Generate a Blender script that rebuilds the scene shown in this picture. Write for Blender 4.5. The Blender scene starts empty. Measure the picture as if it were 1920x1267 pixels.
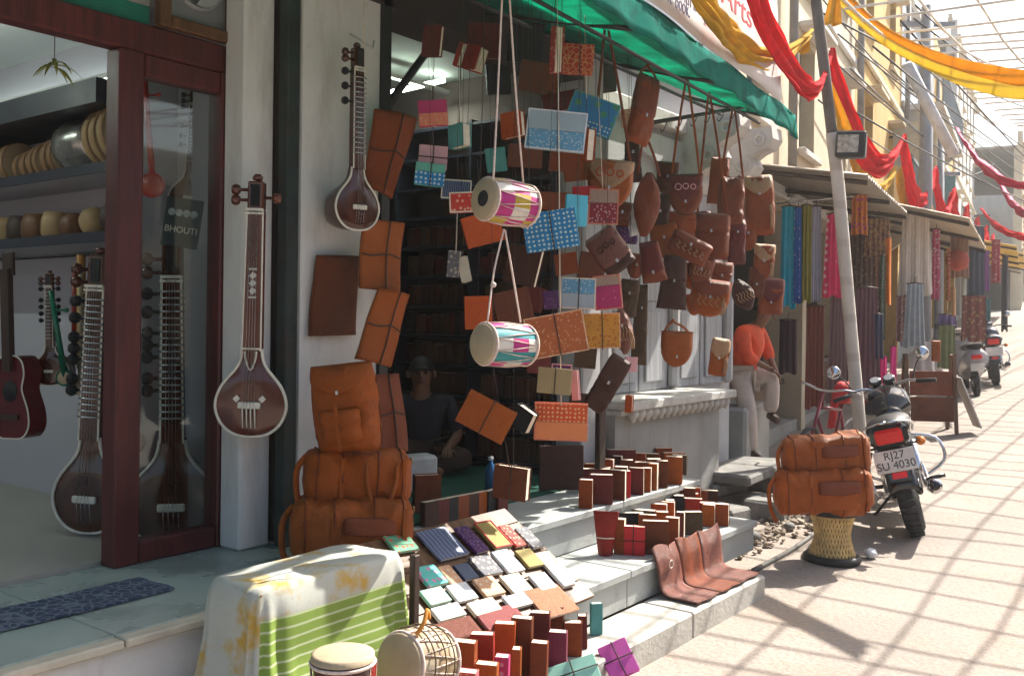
import bpy, bmesh, math, random
from mathutils import Vector, Matrix, Euler, noise
random.seed(11)
R = math.radians
scene = bpy.context.scene
col = scene.collection
# ---------------------------------------------------------------- camera
F_PX, CAM_Z, ROLL, HEAD, V0 = 1800.0, 1.65, .012, R(37.3), 597.0
cam = bpy.data.cameras.new('camera'); camo = bpy.data.objects.new('camera', cam); col.objects.link(camo)
cam.sensor_width = 36; cam.lens = 36*F_PX/1920; cam.shift_y = -(633.5-V0)/1920
cam.clip_start = .05; cam.clip_end = 2000
camo.matrix_world = Matrix.Translation((0, 0, CAM_Z)) @ Matrix.Rotation(HEAD-math.pi/2, 4, 'Z') @ Matrix.Rotation(math.pi/2, 4, 'X') @ Matrix.Rotation(ROLL, 4, 'Z')
scene.camera = camo
# ---------------------------------------------------------------- world, sun, exposure
SUN_AZ, SUN_EL = R(-14), R(47)          # azimuth measured from the +x street axis
w = bpy.data.worlds.new('World'); scene.world = w; w.use_nodes = True
nt = w.node_tree; bg = nt.nodes['Background']
sky = nt.nodes.new('ShaderNodeTexSky'); sky.sky_type = 'NISHITA'; sky.sun_disc = False
sky.sun_elevation = SUN_EL; sky.sun_rotation = math.pi/2-SUN_AZ
sky.dust_density = 4.0; sky.air_density = 1.2; sky.ozone_density = 1.0
nt.links.new(sky.outputs[0], bg.inputs[0]); bg.inputs[1].default_value = .095
sl = bpy.data.lights.new('sun', 'SUN'); sl.energy = 5.0; sl.angle = R(.5); sl.color = (1, .94, .84)
so = bpy.data.objects.new('sun', sl); col.objects.link(so)
sdir = Vector((math.cos(SUN_EL)*math.cos(SUN_AZ), math.cos(SUN_EL)*math.sin(SUN_AZ), math.sin(SUN_EL)))
so.rotation_euler = sdir.to_track_quat('Z', 'Y').to_euler(); so.location = (20, -4, 20)
vs = scene.view_settings; vs.view_transform = 'Standard'; vs.look = 'None'; vs.gamma = 1; vs.exposure = 1.4
vs.use_curve_mapping = False
scene.cycles.max_bounces = 7; scene.cycles.transparent_max_bounces = 16
scene.cycles.use_denoising = True
# ---------------------------------------------------------------- placing
AX = Vector((math.cos(HEAD), math.sin(HEAD), 0)); RX = Vector((math.sin(HEAD), -math.cos(HEAD), 0))
FACE = HEAD-math.pi/2                    # z rotation of a thing whose front looks at the lens
def ray(u, v):
    dx = u-960; dy = v-V0
    p = dx*math.cos(ROLL)+dy*math.sin(ROLL); q = -dx*math.sin(ROLL)+dy*math.cos(ROLL)
    return AX+RX*(p/F_PX)+Vector((0, 0, -q/F_PX))
def atT(u, v, t): return Vector((0, 0, CAM_Z))+ray(u, v)*t
def atY(u, v, Y): d = ray(u, v); return Vector((0, 0, CAM_Z))+d*(Y/d.y)
def atX(u, v, X): d = ray(u, v); return Vector((0, 0, CAM_Z))+d*(X/d.x)
def atZ(u, v, Z): d = ray(u, v); return Vector((0, 0, CAM_Z))+d*((Z-CAM_Z)/d.z)
def tY(u, v, Y): return Y/ray(u, v).y
SLOPE0, SLOPE = 6.8, .05
def road_z(x):
    s = x-SLOPE0
    return SLOPE*s if s > .6 else (0 if s < -.6 else SLOPE*(s+.6)**2/2.4)
def on_road(u, v):
    t = 3.0
    for k in range(4000):
        p = atT(u, v, t)
        if p.z <= road_z(p.x): return p
        t += .02
    return p
def V(*a): return Vector(a)
# ---------------------------------------------------------------- materials
MATS = {}
def N(nt, t, **kw):
    n = nt.nodes.new(t)
    for k, v in kw.items(): setattr(n, k, v)
    return n
def mixc(nt, fac, a, b, mode='MIX'):
    m = N(nt, 'ShaderNodeMix', data_type='RGBA', blend_type=mode)
    for s, v in ((0, fac), (6, a), (7, b)):
        if hasattr(v, 'is_linked'): nt.links.new(v, m.inputs[s])
        else: m.inputs[s].default_value = v if s == 0 else (tuple(v)+(1,) if len(v) == 3 else v)
    return m.outputs[2]
def ramp(nt, fac, lo, hi):
    r = N(nt, 'ShaderNodeMapRange'); r.inputs[1].default_value = lo; r.inputs[2].default_value = hi
    nt.links.new(fac, r.inputs[0]); return r.outputs[0]
def M(name, c, rough=.6, var=.25, scale=6., bump=.15, fine=60., metal=0., kind=None, c2=None, s2=30., rand=.0, spec=.4, emit=0, sheen=0, trans=0):
    if name in MATS: return MATS[name]
    m = bpy.data.materials.new(name); MATS[name] = m; m.use_nodes = True; nt = m.node_tree; L = nt.links
    b = nt.nodes['Principled BSDF']; tc = N(nt, 'ShaderNodeTexCoord'); P = tc.outputs['Object']
    def noi(s, d=4., r=.55):
        n = N(nt, 'ShaderNodeTexNoise'); n.inputs['Scale'].default_value = s; n.inputs['Detail'].default_value = d; n.inputs['Roughness'].default_value = r
        L.new(P, n.inputs['Vector']); return n.outputs[0]
    base = tuple(c)
    n1 = noi(scale)
    dark = tuple(x*(1-var) for x in base); lite = tuple(min(1, x*(1+var*.7)) for x in base)
    colr = mixc(nt, ramp(nt, n1, .3, .7), dark, lite)
    hgt = noi(fine, 3)
    if kind in ('dots', 'flower', 'brocade', 'weave', 'scales'):
        vo = N(nt, 'ShaderNodeTexVoronoi'); vo.inputs['Scale'].default_value = s2; L.new(P, vo.inputs['Vector'])
        if kind == 'dots': vo.inputs['Randomness'].default_value = .25; f = ramp(nt, vo.outputs[0], .30, .22)
        elif kind == 'flower': vo.inputs['Randomness'].default_value = .8; f = ramp(nt, vo.outputs[0], .36, .28)
        elif kind == 'brocade':
            vo.feature = 'DISTANCE_TO_EDGE'; f = ramp(nt, vo.outputs[0], .10, .03)
        elif kind == 'weave':
            wv = N(nt, 'ShaderNodeTexWave'); wv.inputs['Scale'].default_value = s2; wv.inputs['Distortion'].default_value = 2.5; L.new(P, wv.inputs[0]); f = ramp(nt, wv.outputs[1], .45, .7)
        else: vo.feature = 'F1'; f = ramp(nt, vo.outputs[0], .2, .6)
        colr = mixc(nt, f, colr, c2)
    elif kind in ('stripes_x', 'stripes_z', 'stripes_y'):
        wv = N(nt, 'ShaderNodeTexWave', bands_direction=kind[-1].upper()); wv.inputs['Scale'].default_value = s2; wv.inputs['Distortion'].default_value = .4
        L.new(P, wv.inputs[0]); colr = mixc(nt, ramp(nt, wv.outputs[1], .84, .93), colr, c2)
    elif kind in ('wood_z', 'wood_x', 'wood_y'):
        mp = N(nt, 'ShaderNodeMapping'); sc = {'z': (1, 1, .08), 'x': (.08, 1, 1), 'y': (1, .08, 1)}[kind[-1]]; mp.inputs['Scale'].default_value = sc
        L.new(P, mp.inputs[0]); n = N(nt, 'ShaderNodeTexNoise'); n.inputs['Scale'].default_value = s2; n.inputs['Detail'].default_value = 5; n.inputs['Distortion'].default_value = .6
        L.new(mp.outputs[0], n.inputs[0]); f = ramp(nt, n.outputs[0], .35, .65)
        colr = mixc(nt, f, colr, c2 or tuple(x*.55 for x in base)); hgt = n.outputs[0]
    elif kind == 'leather':
        vo = N(nt, 'ShaderNodeTexVoronoi'); vo.inputs['Scale'].default_value = 260; L.new(P, vo.inputs['Vector'])
        n2 = noi(3.2, 6, .65); colr = mixc(nt, ramp(nt, n2, .45, .8), colr, c2 or tuple(x*.45 for x in base))
        n3 = noi(24, 5, .7); colr = mixc(nt, ramp(nt, n3, .62, .85), colr, tuple(min(1, x*1.45+.02) for x in base))
        mx = N(nt, 'ShaderNodeMath', operation='MULTIPLY_ADD'); L.new(noi(15, 7, .62), mx.inputs[0]); mx.inputs[1].default_value = 2.2; L.new(vo.outputs[0], mx.inputs[2]); hgt = mx.outputs[0]
        n5 = noi(9, 7, .75); colr = mixc(nt, ramp(nt, n5, .56, .72), colr, tuple(x*.38 for x in base))
    elif kind == 'bloom':
        n2 = noi(s2, 5, .6); n4 = noi(60, 3, .7); colr = mixc(nt, ramp(nt, n2, .52, .66), colr, c2); colr = mixc(nt, ramp(nt, n4, .60, .75), colr, tuple(x*.75 for x in base))
    elif kind == 'stain':
        n2 = noi(s2, 7, .68); colr = mixc(nt, ramp(nt, n2, .52, .74), colr, c2)
    elif kind == 'plaster':
        mp = N(nt, 'ShaderNodeMapping'); mp.inputs['Scale'].default_value = (1, 1, .22); L.new(P, mp.inputs[0])
        n = N(nt, 'ShaderNodeTexNoise'); n.inputs['Scale'].default_value = s2; n.inputs['Detail'].default_value = 8; n.inputs['Roughness'].default_value = .68; L.new(mp.outputs[0], n.inputs[0])
        colr = mixc(nt, ramp(nt, n.outputs[0], .5, .78), colr, c2)
        n2 = noi(9, 8, .75); colr = mixc(nt, ramp(nt, n2, .66, .74), colr, tuple(x*.7 for x in c2))
    if rand:
        oi = N(nt, 'ShaderNodeObjectInfo'); hs = N(nt, 'ShaderNodeHueSaturation')
        r1 = N(nt, 'ShaderNodeMapRange'); L.new(oi.outputs['Random'], r1.inputs[0]); r1.inputs[3].default_value = 1-rand; r1.inputs[4].default_value = 1+rand
        L.new(r1.outputs[0], hs.inputs['Value']); L.new(colr, hs.inputs['Color']); colr = hs.outputs[0]
    L.new(colr, b.inputs['Base Color'])
    rr = ramp(nt, n1, .2, .8); rm = N(nt, 'ShaderNodeMapRange'); L.new(rr, rm.inputs[0]); rm.inputs[3].default_value = max(.03, rough-.1); rm.inputs[4].default_value = min(1, rough+.1)
    L.new(rm.outputs[0], b.inputs['Roughness'])
    b.inputs['Metallic'].default_value = metal; b.inputs['Specular IOR Level'].default_value = spec
    if sheen: b.inputs['Sheen Weight'].default_value = sheen
    if bump:
        bp = N(nt, 'ShaderNodeBump'); bp.inputs['Strength'].default_value = bump; bp.inputs['Distance'].default_value = .01
        L.new(hgt, bp.inputs['Height']); L.new(bp.outputs[0], b.inputs['Normal'])
    if emit: b.inputs['Emission Color'].default_value = base+(1,); b.inputs['Emission Strength'].default_value = emit
    if trans:
        tr = N(nt, 'ShaderNodeBsdfTranslucent'); L.new(colr, tr.inputs[0]); mx = N(nt, 'ShaderNodeMixShader'); mx.inputs[0].default_value = trans
        L.new(b.outputs[0], mx.inputs[1]); L.new(tr.outputs[0], mx.inputs[2]); L.new(mx.outputs[0], nt.nodes['Material Output'].inputs[0])
    return m
# ---------------------------------------------------------------- mesh building
class MB:
    def __init__(s): s.v = []; s.f = []; s.mi = []; s.cur = 0; s.sm = []; s.smooth = False
    def add(s, vs, fs, M4=None):
        o = len(s.v)
        for p in vs: s.v.append(tuple(M4 @ Vector(p)) if M4 is not None else tuple(p))
        for f in fs: s.f.append(tuple(i+o for i in f)); s.mi.append(s.cur); s.sm.append(s.smooth)
        return s
    def box(s, c, d, M4=None, ch=0):
        x, y, z = d[0]/2, d[1]/2, d[2]/2; c = Vector(c)
        if not ch:
            vs = [c+Vector((a*x, b*y, e*z)) for a in (-1, 1) for b in (-1, 1) for e in (-1, 1)]
            return s.add(vs, [(0, 1, 3, 2), (4, 6, 7, 5), (0, 4, 5, 1), (2, 3, 7, 6), (0, 2, 6, 4), (1, 5, 7, 3)], M4)
        ch = min(ch, x*.9, y*.9, z*.9); vs = []; idx = {}
        for a in (-1, 1):
            for b in (-1, 1):
                for e in (-1, 1):
                    for k in range(3):
                        p = [a*x, b*y, e*z]
                        for j in range(3):
                            if j != k: p[j] -= (a, b, e)[j]*ch
                        idx[a, b, e, k] = len(vs); vs.append(c+Vector(p))
        fs = []
        for k in range(3):
            i, j = (k+1) % 3, (k+2) % 3
            for sg in (-1, 1):
                q = []
                for (a, b) in ((-1, -1), (1, -1), (1, 1), (-1, 1)):
                    t = [0, 0, 0]; t[k] = sg; t[i] = a; t[j] = b; q.append(idx[t[0], t[1], t[2], k])
                fs.append(tuple(q if sg > 0 else q[::-1]))
            for a in (-1, 1):
                for b in (-1, 1):
                    t = [0, 0, 0]; t[i] = a; t[j] = b; t[k] = -1; u = list(t); u[k] = 1
                    q = (idx[t[0], t[1], t[2], i], idx[u[0], u[1], u[2], i], idx[u[0], u[1], u[2], j], idx[t[0], t[1], t[2], j])
                    fs.append(q if a*b > 0 else q[::-1])
        for a in (-1, 1):
            for b in (-1, 1):
                for e in (-1, 1):
                    q = tuple(idx[a, b, e, k] for k in range(3)); fs.append(q if a*b*e > 0 else q[::-1])
        return s.add(vs, fs, M4)
    def tube(s, pts, r, seg=8, caps=True, M4=None, flat=None):
        pts = [Vector(p) for p in pts]; n = len(pts); rs = r if isinstance(r, (list, tuple)) else [r]*n; vs = []; fs = []; up = None
        for i in range(n):
            d = (pts[min(i+1, n-1)]-pts[max(i-1, 0)]); d = d.normalized() if d.length > 1e-9 else Vector((0, 0, 1))
            if up is None: up = d.orthogonal().normalized() if flat is None else (Vector(flat)-d*Vector(flat).dot(d)).normalized()
            else:
                up = up-d*up.dot(d); up = up.normalized() if up.length > 1e-6 else d.orthogonal().normalized()
            sd = d.cross(up)
            for k in range(seg):
                a = 2*math.pi*k/seg
                rr = rs[i] if not isinstance(rs[i], tuple) else None
                if rr is None: vs.append(pts[i]+up*(math.cos(a)*rs[i][0])+sd*(math.sin(a)*rs[i][1]))
                else: vs.append(pts[i]+up*(math.cos(a)*rr)+sd*(math.sin(a)*rr))
        for i in range(n-1):
            for k in range(seg):
                a = i*seg+k; b = i*seg+(k+1) % seg; fs.append((a, b, b+seg, a+seg))
        if caps: fs.append(tuple(range(seg-1, -1, -1))); fs.append(tuple((n-1)*seg+k for k in range(seg)))
        return s.add(vs, fs, M4)
    def lathe(s, prof, seg=20, M4=None, caps=True):
        vs = []; fs = []; n = len(prof)
        for (r, z) in prof:
            for k in range(seg):
                a = 2*math.pi*k/seg; vs.append((r*math.cos(a), r*math.sin(a), z))
        for i in range(n-1):
            for k in range(seg):
                a = i*seg+k; b = i*seg+(k+1) % seg; fs.append((a, b, b+seg, a+seg))
        if caps: fs.append(tuple(range(seg-1, -1, -1))); fs.append(tuple((n-1)*seg+k for k in range(seg)))
        return s.add(vs, fs, M4)
    def prism(s, out, y0, y1, M4=None):
        n = len(out); vs = [(x, y0, z) for x, z in out]+[(x, y1, z) for x, z in out]
        fs = [tuple(range(n)), tuple(range(2*n-1, n-1, -1))]+[(i, i+n, (i+1) % n+n, (i+1) % n) for i in range(n)]
        return s.add(vs, fs, M4)
    def grid(s, fn, nu, nv, M4=None, closed_u=False):
        vs = [fn(i/nu, j/nv) for j in range(nv+1) for i in range(nu+1)]
        fs = [(j*(nu+1)+i, j*(nu+1)+i+1, (j+1)*(nu+1)+i+1, (j+1)*(nu+1)+i) for j in range(nv) for i in range(nu)]
        return s.add(vs, fs, M4)
    def torus(s, R0, r, M4=None, n=32, m=8, rz=None):
        rz = rz or r; vs = []; fs = []
        for i in range(n):
            a = 2*math.pi*i/n
            for j in range(m):
                b = 2*math.pi*j/m; q = R0+r*math.cos(b); vs.append((q*math.cos(a), q*math.sin(a), rz*math.sin(b)))
        for i in range(n):
            for j in range(m): fs.append((i*m+j, ((i+1) % n)*m+j, ((i+1) % n)*m+(j+1) % m, i*m+(j+1) % m))
        return s.add(vs, fs, M4)
    def mesh(s, name, mats, merge=False):
        me = bpy.data.meshes.new(name); me.from_pydata(s.v, [], s.f)
        for m in (mats if isinstance(mats, (list, tuple)) else [mats]): me.materials.append(m)
        me.polygons.foreach_set('material_index', s.mi); me.polygons.foreach_set('use_smooth', s.sm)
        bm = bmesh.new(); bm.from_mesh(me)
        if merge: bmesh.ops.remove_doubles(bm, verts=bm.verts, dist=1e-5)
        bmesh.ops.recalc_face_normals(bm, faces=bm.faces); bm.to_mesh(me); bm.free(); me.update(); return me
    def build(s, name, mats, parent=None, loc=None, rot=None, merge=False):
        return put(name, s.mesh(name, mats, merge), parent, loc, rot)
def put(name, me, parent=None, loc=None, rot=None):
    o = bpy.data.objects.new(name, me); col.objects.link(o)
    if parent is not None: o.parent = parent
    if loc is not None: o.location = loc
    if rot is not None: o.rotation_euler = rot
    return o
def S(): m = MB(); m.smooth = True; return m
def tag(o, label=None, cat=None, group=None, kind=None):
    for k, v in (('label', label), ('category', cat), ('group', group), ('kind', kind)):
        if v: o[k] = v
    return o
def thing(name, label, cat, loc=(0, 0, 0), rot=(0, 0, 0), group=None):
    o = bpy.data.objects.new(name, None); o.empty_display_size = .1; col.objects.link(o); o.location = loc; o.rotation_euler = rot
    return tag(o, label, cat, group)
def solid(o, t, off=0):
    m = o.modifiers.new('thickness', 'SOLIDIFY'); m.thickness = t; m.offset = off; return o
def copy_tree(o, parent=None):
    c = o.copy(); col.objects.link(c); c.parent = parent
    for ch in o.children: copy_tree(ch, c)
    return c
def structure(name, mb, mat, parent=None):
    o = mb.build(name, mat, parent)
    if parent is None: o['kind'] = 'structure'
    return o
def text(name, s, size, mat, parent, loc, rot, ext=.001, align='CENTER'):
    cu = bpy.data.curves.new(name, 'FONT'); cu.body = s; cu.size = size; cu.extrude = ext; cu.align_x = align; cu.align_y = 'CENTER'
    tmp = bpy.data.objects.new(name, cu); col.objects.link(tmp); bpy.context.view_layer.update()
    me = bpy.data.meshes.new_from_object(tmp.evaluated_get(bpy.context.evaluated_depsgraph_get())); bpy.data.objects.remove(tmp)
    me.materials.clear(); me.materials.append(mat); return put(name, me, parent, loc, rot)
def pts_bez(p, n=12):
    """catmull-rom through points"""
    p = [Vector(q) for q in p]; out = []
    for i in range(len(p)-1):
        a, b, c, d = p[max(i-1, 0)], p[i], p[i+1], p[min(i+2, len(p)-1)]
        for k in range(n):
            t = k/n; out.append(.5*((2*b)+(c-a)*t+(2*a-5*b+4*c-d)*t*t+(3*b-a-3*c+d)*t**3))
    out.append(p[-1]); return out
def RZ(a): return Matrix.Rotation(a, 4, 'Z')
def RY(a): return Matrix.Rotation(a, 4, 'Y')
def RXm(a): return Matrix.Rotation(a, 4, 'X')
def T(*p): return Matrix.Translation(Vector(p) if len(p) == 3 else p[0])
# ================================================================ materials in use
white_wall = M('whitewash', (.62, .61, .60), .85, .10, 1.5, .25, 30, kind='plaster', c2=(.36, .325, .30), s2=3.4)
grey_wall = M('grey_plaster', (.30, .30, .285), .9, .18, 2, .4, 22, kind='plaster', c2=(.22, .20, .18), s2=3)
old_white = M('old_white_paint', (.45, .45, .46), .8, .12, 2, .3, 40, kind='plaster', c2=(.33, .32, .30), s2=4)
inside_wall = M('indoor_paint', (.40, .39, .43), .8, .06, 1, .05, 20)
marble = M('green_grey_marble', (.27, .33, .31), .28, .25, 3, .03, 40, kind='stain', c2=(.36, .40, .38), s2=2.5)
slab_mat = M('grey_stone_slab', (.36, .38, .37), .5, .18, 3, .15, 50, kind='stain', c2=(.24, .25, .24), s2=3, rand=.06)
cream_edge = M('cream_nosing', (.50, .46, .38), .6, .2, 8, .2, 40)
red_wood = M('maroon_painted_wood', (.105, .020, .020), .45, .3, 4, .12, 50, kind='wood_z', c2=(.06, .012, .013), s2=40)
dark_wood = M('dark_wood', (.05, .028, .02), .6, .3, 5, .2, 50, kind='wood_z', s2=40)
brown_wood = M('brown_wood', (.16, .075, .035), .5, .3, 5, .15, 50, kind='wood_z', s2=30)
black_metal = M('black_iron', (.02, .02, .022), .5, .3, 12, .15, 80)
steel = M('steel', (.45, .45, .47), .3, .1, 10, .05, 80, metal=.9)
rust_pole = M('green_black_post', (.022, .035, .032), .65, .5, 7, .3, 50, kind='stain', c2=(.07, .03, .02), s2=4)
dark_ceiling = M('dark_boards', (.035, .028, .025), .8, .3, 4, .2, 30)
ceiling_white = M('ceiling_paint', (.6, .62, .58), .8, .06, 1, .05, 20)
carpet_green = M('green_carpet', (.008, .075, .050), .95, .25, 20, .5, 400)
loft_dark = M('dark_navy_laminate', (.018, .022, .035), .4, .2, 4, .05, 40)
cord_mat = M('white_cotton_cord', (.62, .55, .46), .9, .15, 60, .3, 300)
dark_cord = M('dark_cord', (.06, .045, .04), .9, .2, 60, .2, 300)
paper = M('book_pages', (.66, .58, .46), .9, .12, 40, .15, 240)
tube_mat = M('lit_tube', (.85, 1., .90), .5, 0, 1, 0, emit=9)
bone = M('bone_inlay', (.66, .62, .54), .4, .12, 30, .05, 100)
def glass_material():
    m = bpy.data.materials.new('clear_glass'); m.use_nodes = True; nt = m.node_tree; n = nt.nodes; n.remove(n['Principled BSDF'])
    t = N(nt, 'ShaderNodeBsdfTransparent'); t.inputs[0].default_value = (.9, .95, .94, 1); g = N(nt, 'ShaderNodeBsdfGlossy'); g.inputs[1].default_value = .03
    fr = N(nt, 'ShaderNodeFresnel'); fr.inputs[0].default_value = 1.5; mx = N(nt, 'ShaderNodeMixShader')
    nt.links.new(fr.outputs[0], mx.inputs[0]); nt.links.new(t.outputs[0], mx.inputs[1]); nt.links.new(g.outputs[0], mx.inputs[2]); nt.links.new(mx.outputs[0], n['Material Output'].inputs[0]); return m
glass = glass_material()
# ================================================================ ground
def road_material():
    m = M('dusty_road', (.285, .243, .212), .92, .22, .9, .8, 30, kind='stain', c2=(.27, .21, .165), s2=1.6)
    nt = m.node_tree; b = nt.nodes['Principled BSDF']; P = [n for n in nt.nodes if n.type == 'TEX_COORD'][0].outputs['Object']
    src = b.inputs['Base Color'].links[0].from_socket
    n = N(nt, 'ShaderNodeTexNoise'); n.inputs['Scale'].default_value = 38; n.inputs['Detail'].default_value = 6; n.inputs['Roughness'].default_value = .8; nt.links.new(P, n.inputs[0])
    c1 = mixc(nt, ramp(nt, n.outputs[0], .48, .72), src, (.17, .14, .115))
    v = N(nt, 'ShaderNodeTexVoronoi'); v.inputs['Scale'].default_value = 55; nt.links.new(P, v.inputs['Vector'])
    c2 = mixc(nt, ramp(nt, v.outputs[0], .16, .1), c1, (.42, .37, .32))
    vc = N(nt, 'ShaderNodeTexVoronoi', feature='DISTANCE_TO_EDGE'); vc.inputs['Scale'].default_value = .55
    ad = N(nt, 'ShaderNodeVectorMath', operation='ADD'); nw = N(nt, 'ShaderNodeTexNoise'); nw.inputs['Scale'].default_value = 2.2; nw.inputs['Detail'].default_value = 6
    nt.links.new(P, nw.inputs[0]); nt.links.new(P, ad.inputs[0]); nt.links.new(nw.outputs[1], ad.inputs[1]); nt.links.new(ad.outputs[0], vc.inputs['Vector'])
    c3 = mixc(nt, ramp(nt, vc.outputs[0], .004, .001), c2, (.3, .235, .18))
    nt.links.new(c3, b.inputs['Base Color']); return m
def ground():
    mb = S()
    xs = [-40, -10, -2]+[x*.25 for x in range(0, 60)]+[15+k*2 for k in range(20)]+[60, 90, 140, 400]
    ys = [-200, -60, -20, -8, -4]+[-2+.25*k for k in range(18)]+[3.5, 6, 15, 60, 200]
    vs = []
    for x in xs:
        for y in ys:
            z = road_z(x)+.012*noise.noise((x*1.3, y*1.3, 0))
            if y > 2.0 and 5.0 < x < 12: z += .05*min(1, (y-2.0)*1.2)*max(0, min(1, (x-5)*1.0))*(.6+.6*noise.noise((x*2, y*2, 3)))
            vs.append((x, y, z))
    ny = len(ys); mb.add(vs, [(i*ny+j, (i+1)*ny+j, (i+1)*ny+j+1, i*ny+j+1) for i in range(len(xs)-1) for j in range(ny-1)])
    structure('road', mb, road_material())
ground()
# ================================================================ music shop (left)
ms = thing('music_shop', 'whitewashed music shop with maroon glazed doorway, white column and raised marble floor', 'building', (0, 3, 0))
def part(name, mat, par, *boxes, ch=0, off=(0, -3, 0), sm=False):
    mb = MB()
    for c, d in boxes: mb.box((c[0]+off[0], c[1]+off[1], c[2]+off[2]), d, ch=ch)
    return mb.build(name, mat, par)
def span(x0, x1, y0, y1, z0, z1): return ((x0+x1)/2, (y0+y1)/2, (z0+z1)/2), (x1-x0, y1-y0, z1-z0)
FZ = .55
part('riser_wall', white_wall, ms, span(-3, 3.005, 3.03, 3.3, -.1, FZ-.035))
for k in range(5):
    part('nosing', cream_edge, ms, span(-3+1.2*k+.004, -1.8+1.2*k-.004 if k < 4 else 3.0, 2.995, 3.06, FZ-.034, FZ-.002), ch=.006)
    part('floor_slab', marble, ms, span(-3+1.2*k+.002, -1.8+1.2*k-.002 if k < 4 else 3.0, 3.0625, 3.96, FZ-.1, FZ), ch=.003)
part('indoor_floor', M('cream_tiles', (.36, .34, .30), .35, .12, 2, .02, 30), ms, span(-3, 2.9, 3.965, 9.0, FZ-.1, FZ+.02))
part('side_wall', inside_wall, ms, span(2.9, 2.99, 3.97, 9.0, FZ-.1, 3.35))
part('display_partition', inside_wall, ms, span(2.53, 2.898, 4.40, 4.44, FZ+.022, 3.199))
part('back_wall', inside_wall, ms, span(-3, 2.898, 7.4, 7.5, FZ+.022, 3.35))
part('ceiling', ceiling_white, ms, span(-3, 2.898, 3.97, 7.398, 3.2, 3.35))
part('column', white_wall, ms, span(2.785, 2.962, 3.70, 3.853, FZ+.001, 3.6), ch=.012)
part('upper_wall', white_wall, ms, span(-3, 3.0, 3.62, 4.0, 3.6, 8.0))
# door frame: lintel, stiles, fixed glazed leaf
part('lintel', red_wood, ms, span(-2, 2.86, 3.86, 3.96, 2.80, 2.93), ch=.01)
part('door_stile', red_wood, ms, span(2.255, 2.375, 3.855, 3.965, FZ+.001, 2.80), ch=.008)
part('door_stile', red_wood, ms, span(2.775, 2.87, 3.855, 3.965, FZ+.001, 2.80), ch=.008)
part('bottom_rail', red_wood, ms, span(2.376, 2.774, 3.86, 3.955, FZ+.002, FZ+.10), ch=.008)
part('top_rail', red_wood, ms, span(2.376, 2.774, 3.86, 3.955, 2.70, 2.798), ch=.008)
part('pane', glass, ms, span(2.37, 2.78, 3.905, 3.911, FZ+.095, 2.705))
part('fanlight_frame', brown_wood, ms, span(2.43, 2.49, 3.83, 3.88, 2.935, 3.6), span(2.80, 2.868, 3.83, 3.88, 2.935, 3.6), span(2.491, 2.799, 3.83, 3.88, 2.935, 2.99), ch=.006)
part('fanlight_board', M('grey_louvre_paint', (.2, .21, .22), .6, .15, 5), ms, span(2.49, 2.80, 3.875, 3.885, 2.98, 3.6))
part('transom_panel', M('teal_tarp', (.012, .16, .12), .55, .3, 5, .3, 20), ms, span(-2, 2.42, 3.9, 3.93, 2.932, 3.02))
part('transom_board', M('grey_board', (.26, .26, .25), .7, .15, 3), ms, span(-2, 2.42, 3.9, 3.93, 3.022, 3.6))
# wall fan in the fanlight
fan = thing('exhaust_fan', 'grey exhaust fan with broad blades in the frame above the glass panel', 'fan', (2.645, 3.862, 3.2))
m = S(); m.torus(.135, .012, RXm(math.pi/2), 28, 6); m.build('ring', M('fan_grey', (.25, .26, .27), .4), fan)
for k in range(4):
    m = MB(); a = k*math.pi/2+.5
    m.grid(lambda u, v: V((.03+.10*u)*math.cos(a+(v-.5)*(.5+.9*u)), -.012+.02*(v-.5), (.03+.10*u)*math.sin(a+(v-.5)*(.5+.9*u))), 4, 4)
    solid(m.build('blade', M('fan_blade', (.34, .35, .36), .4), fan), .003)
m = S(); m.lathe([(.0, -.03), (.03, -.025), (.035, .01)], 14, RXm(math.pi/2)); m.build('hub', M('fan_grey', (1, 1, 1)), fan)
# old door post left of the book shop: green-black iron with flaking edge
dp = MB(); dp.box((0, 0, 1.55), (.075, .07, 3.1), ch=.006)
tag(dp.build('door_post', rust_pole, None, (3.004, 3.645, FZ)), 'dark green and maroon iron post between white column and plaster wall', 'post')
# shelves on the side wall
ls = thing('wall_shelves', 'dark edged shelves along the wall inside the music shop', 'shelf', (2.7, 5.5, 2.4))
for z, d, mat, th in ((2.80, .42, loft_dark, .12), (2.40, .34, inside_wall, .045), (2.055, .34, inside_wall, .045)):
    part('shelf_board', mat, ls, span(2.9-d, 2.896, 4.45, 7.3, z-th, z), off=(-2.7, -5.5, -2.4))
    if th < .1: part('shelf_edge', loft_dark, ls, span(2.9-d-.012, 2.9-d-.001, 4.45, 7.3, z-th-.004, z+.004), off=(-2.7, -5.5, -2.4))
rl = S(); rl.tube([(2.60, 4.45, 1.955), (2.60, 7.3, 1.955)], .011, 8); tag(rl.build('hanging_rail', black_metal), 'black rail under the lowest shelf in the music shop', 'rail')
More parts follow.
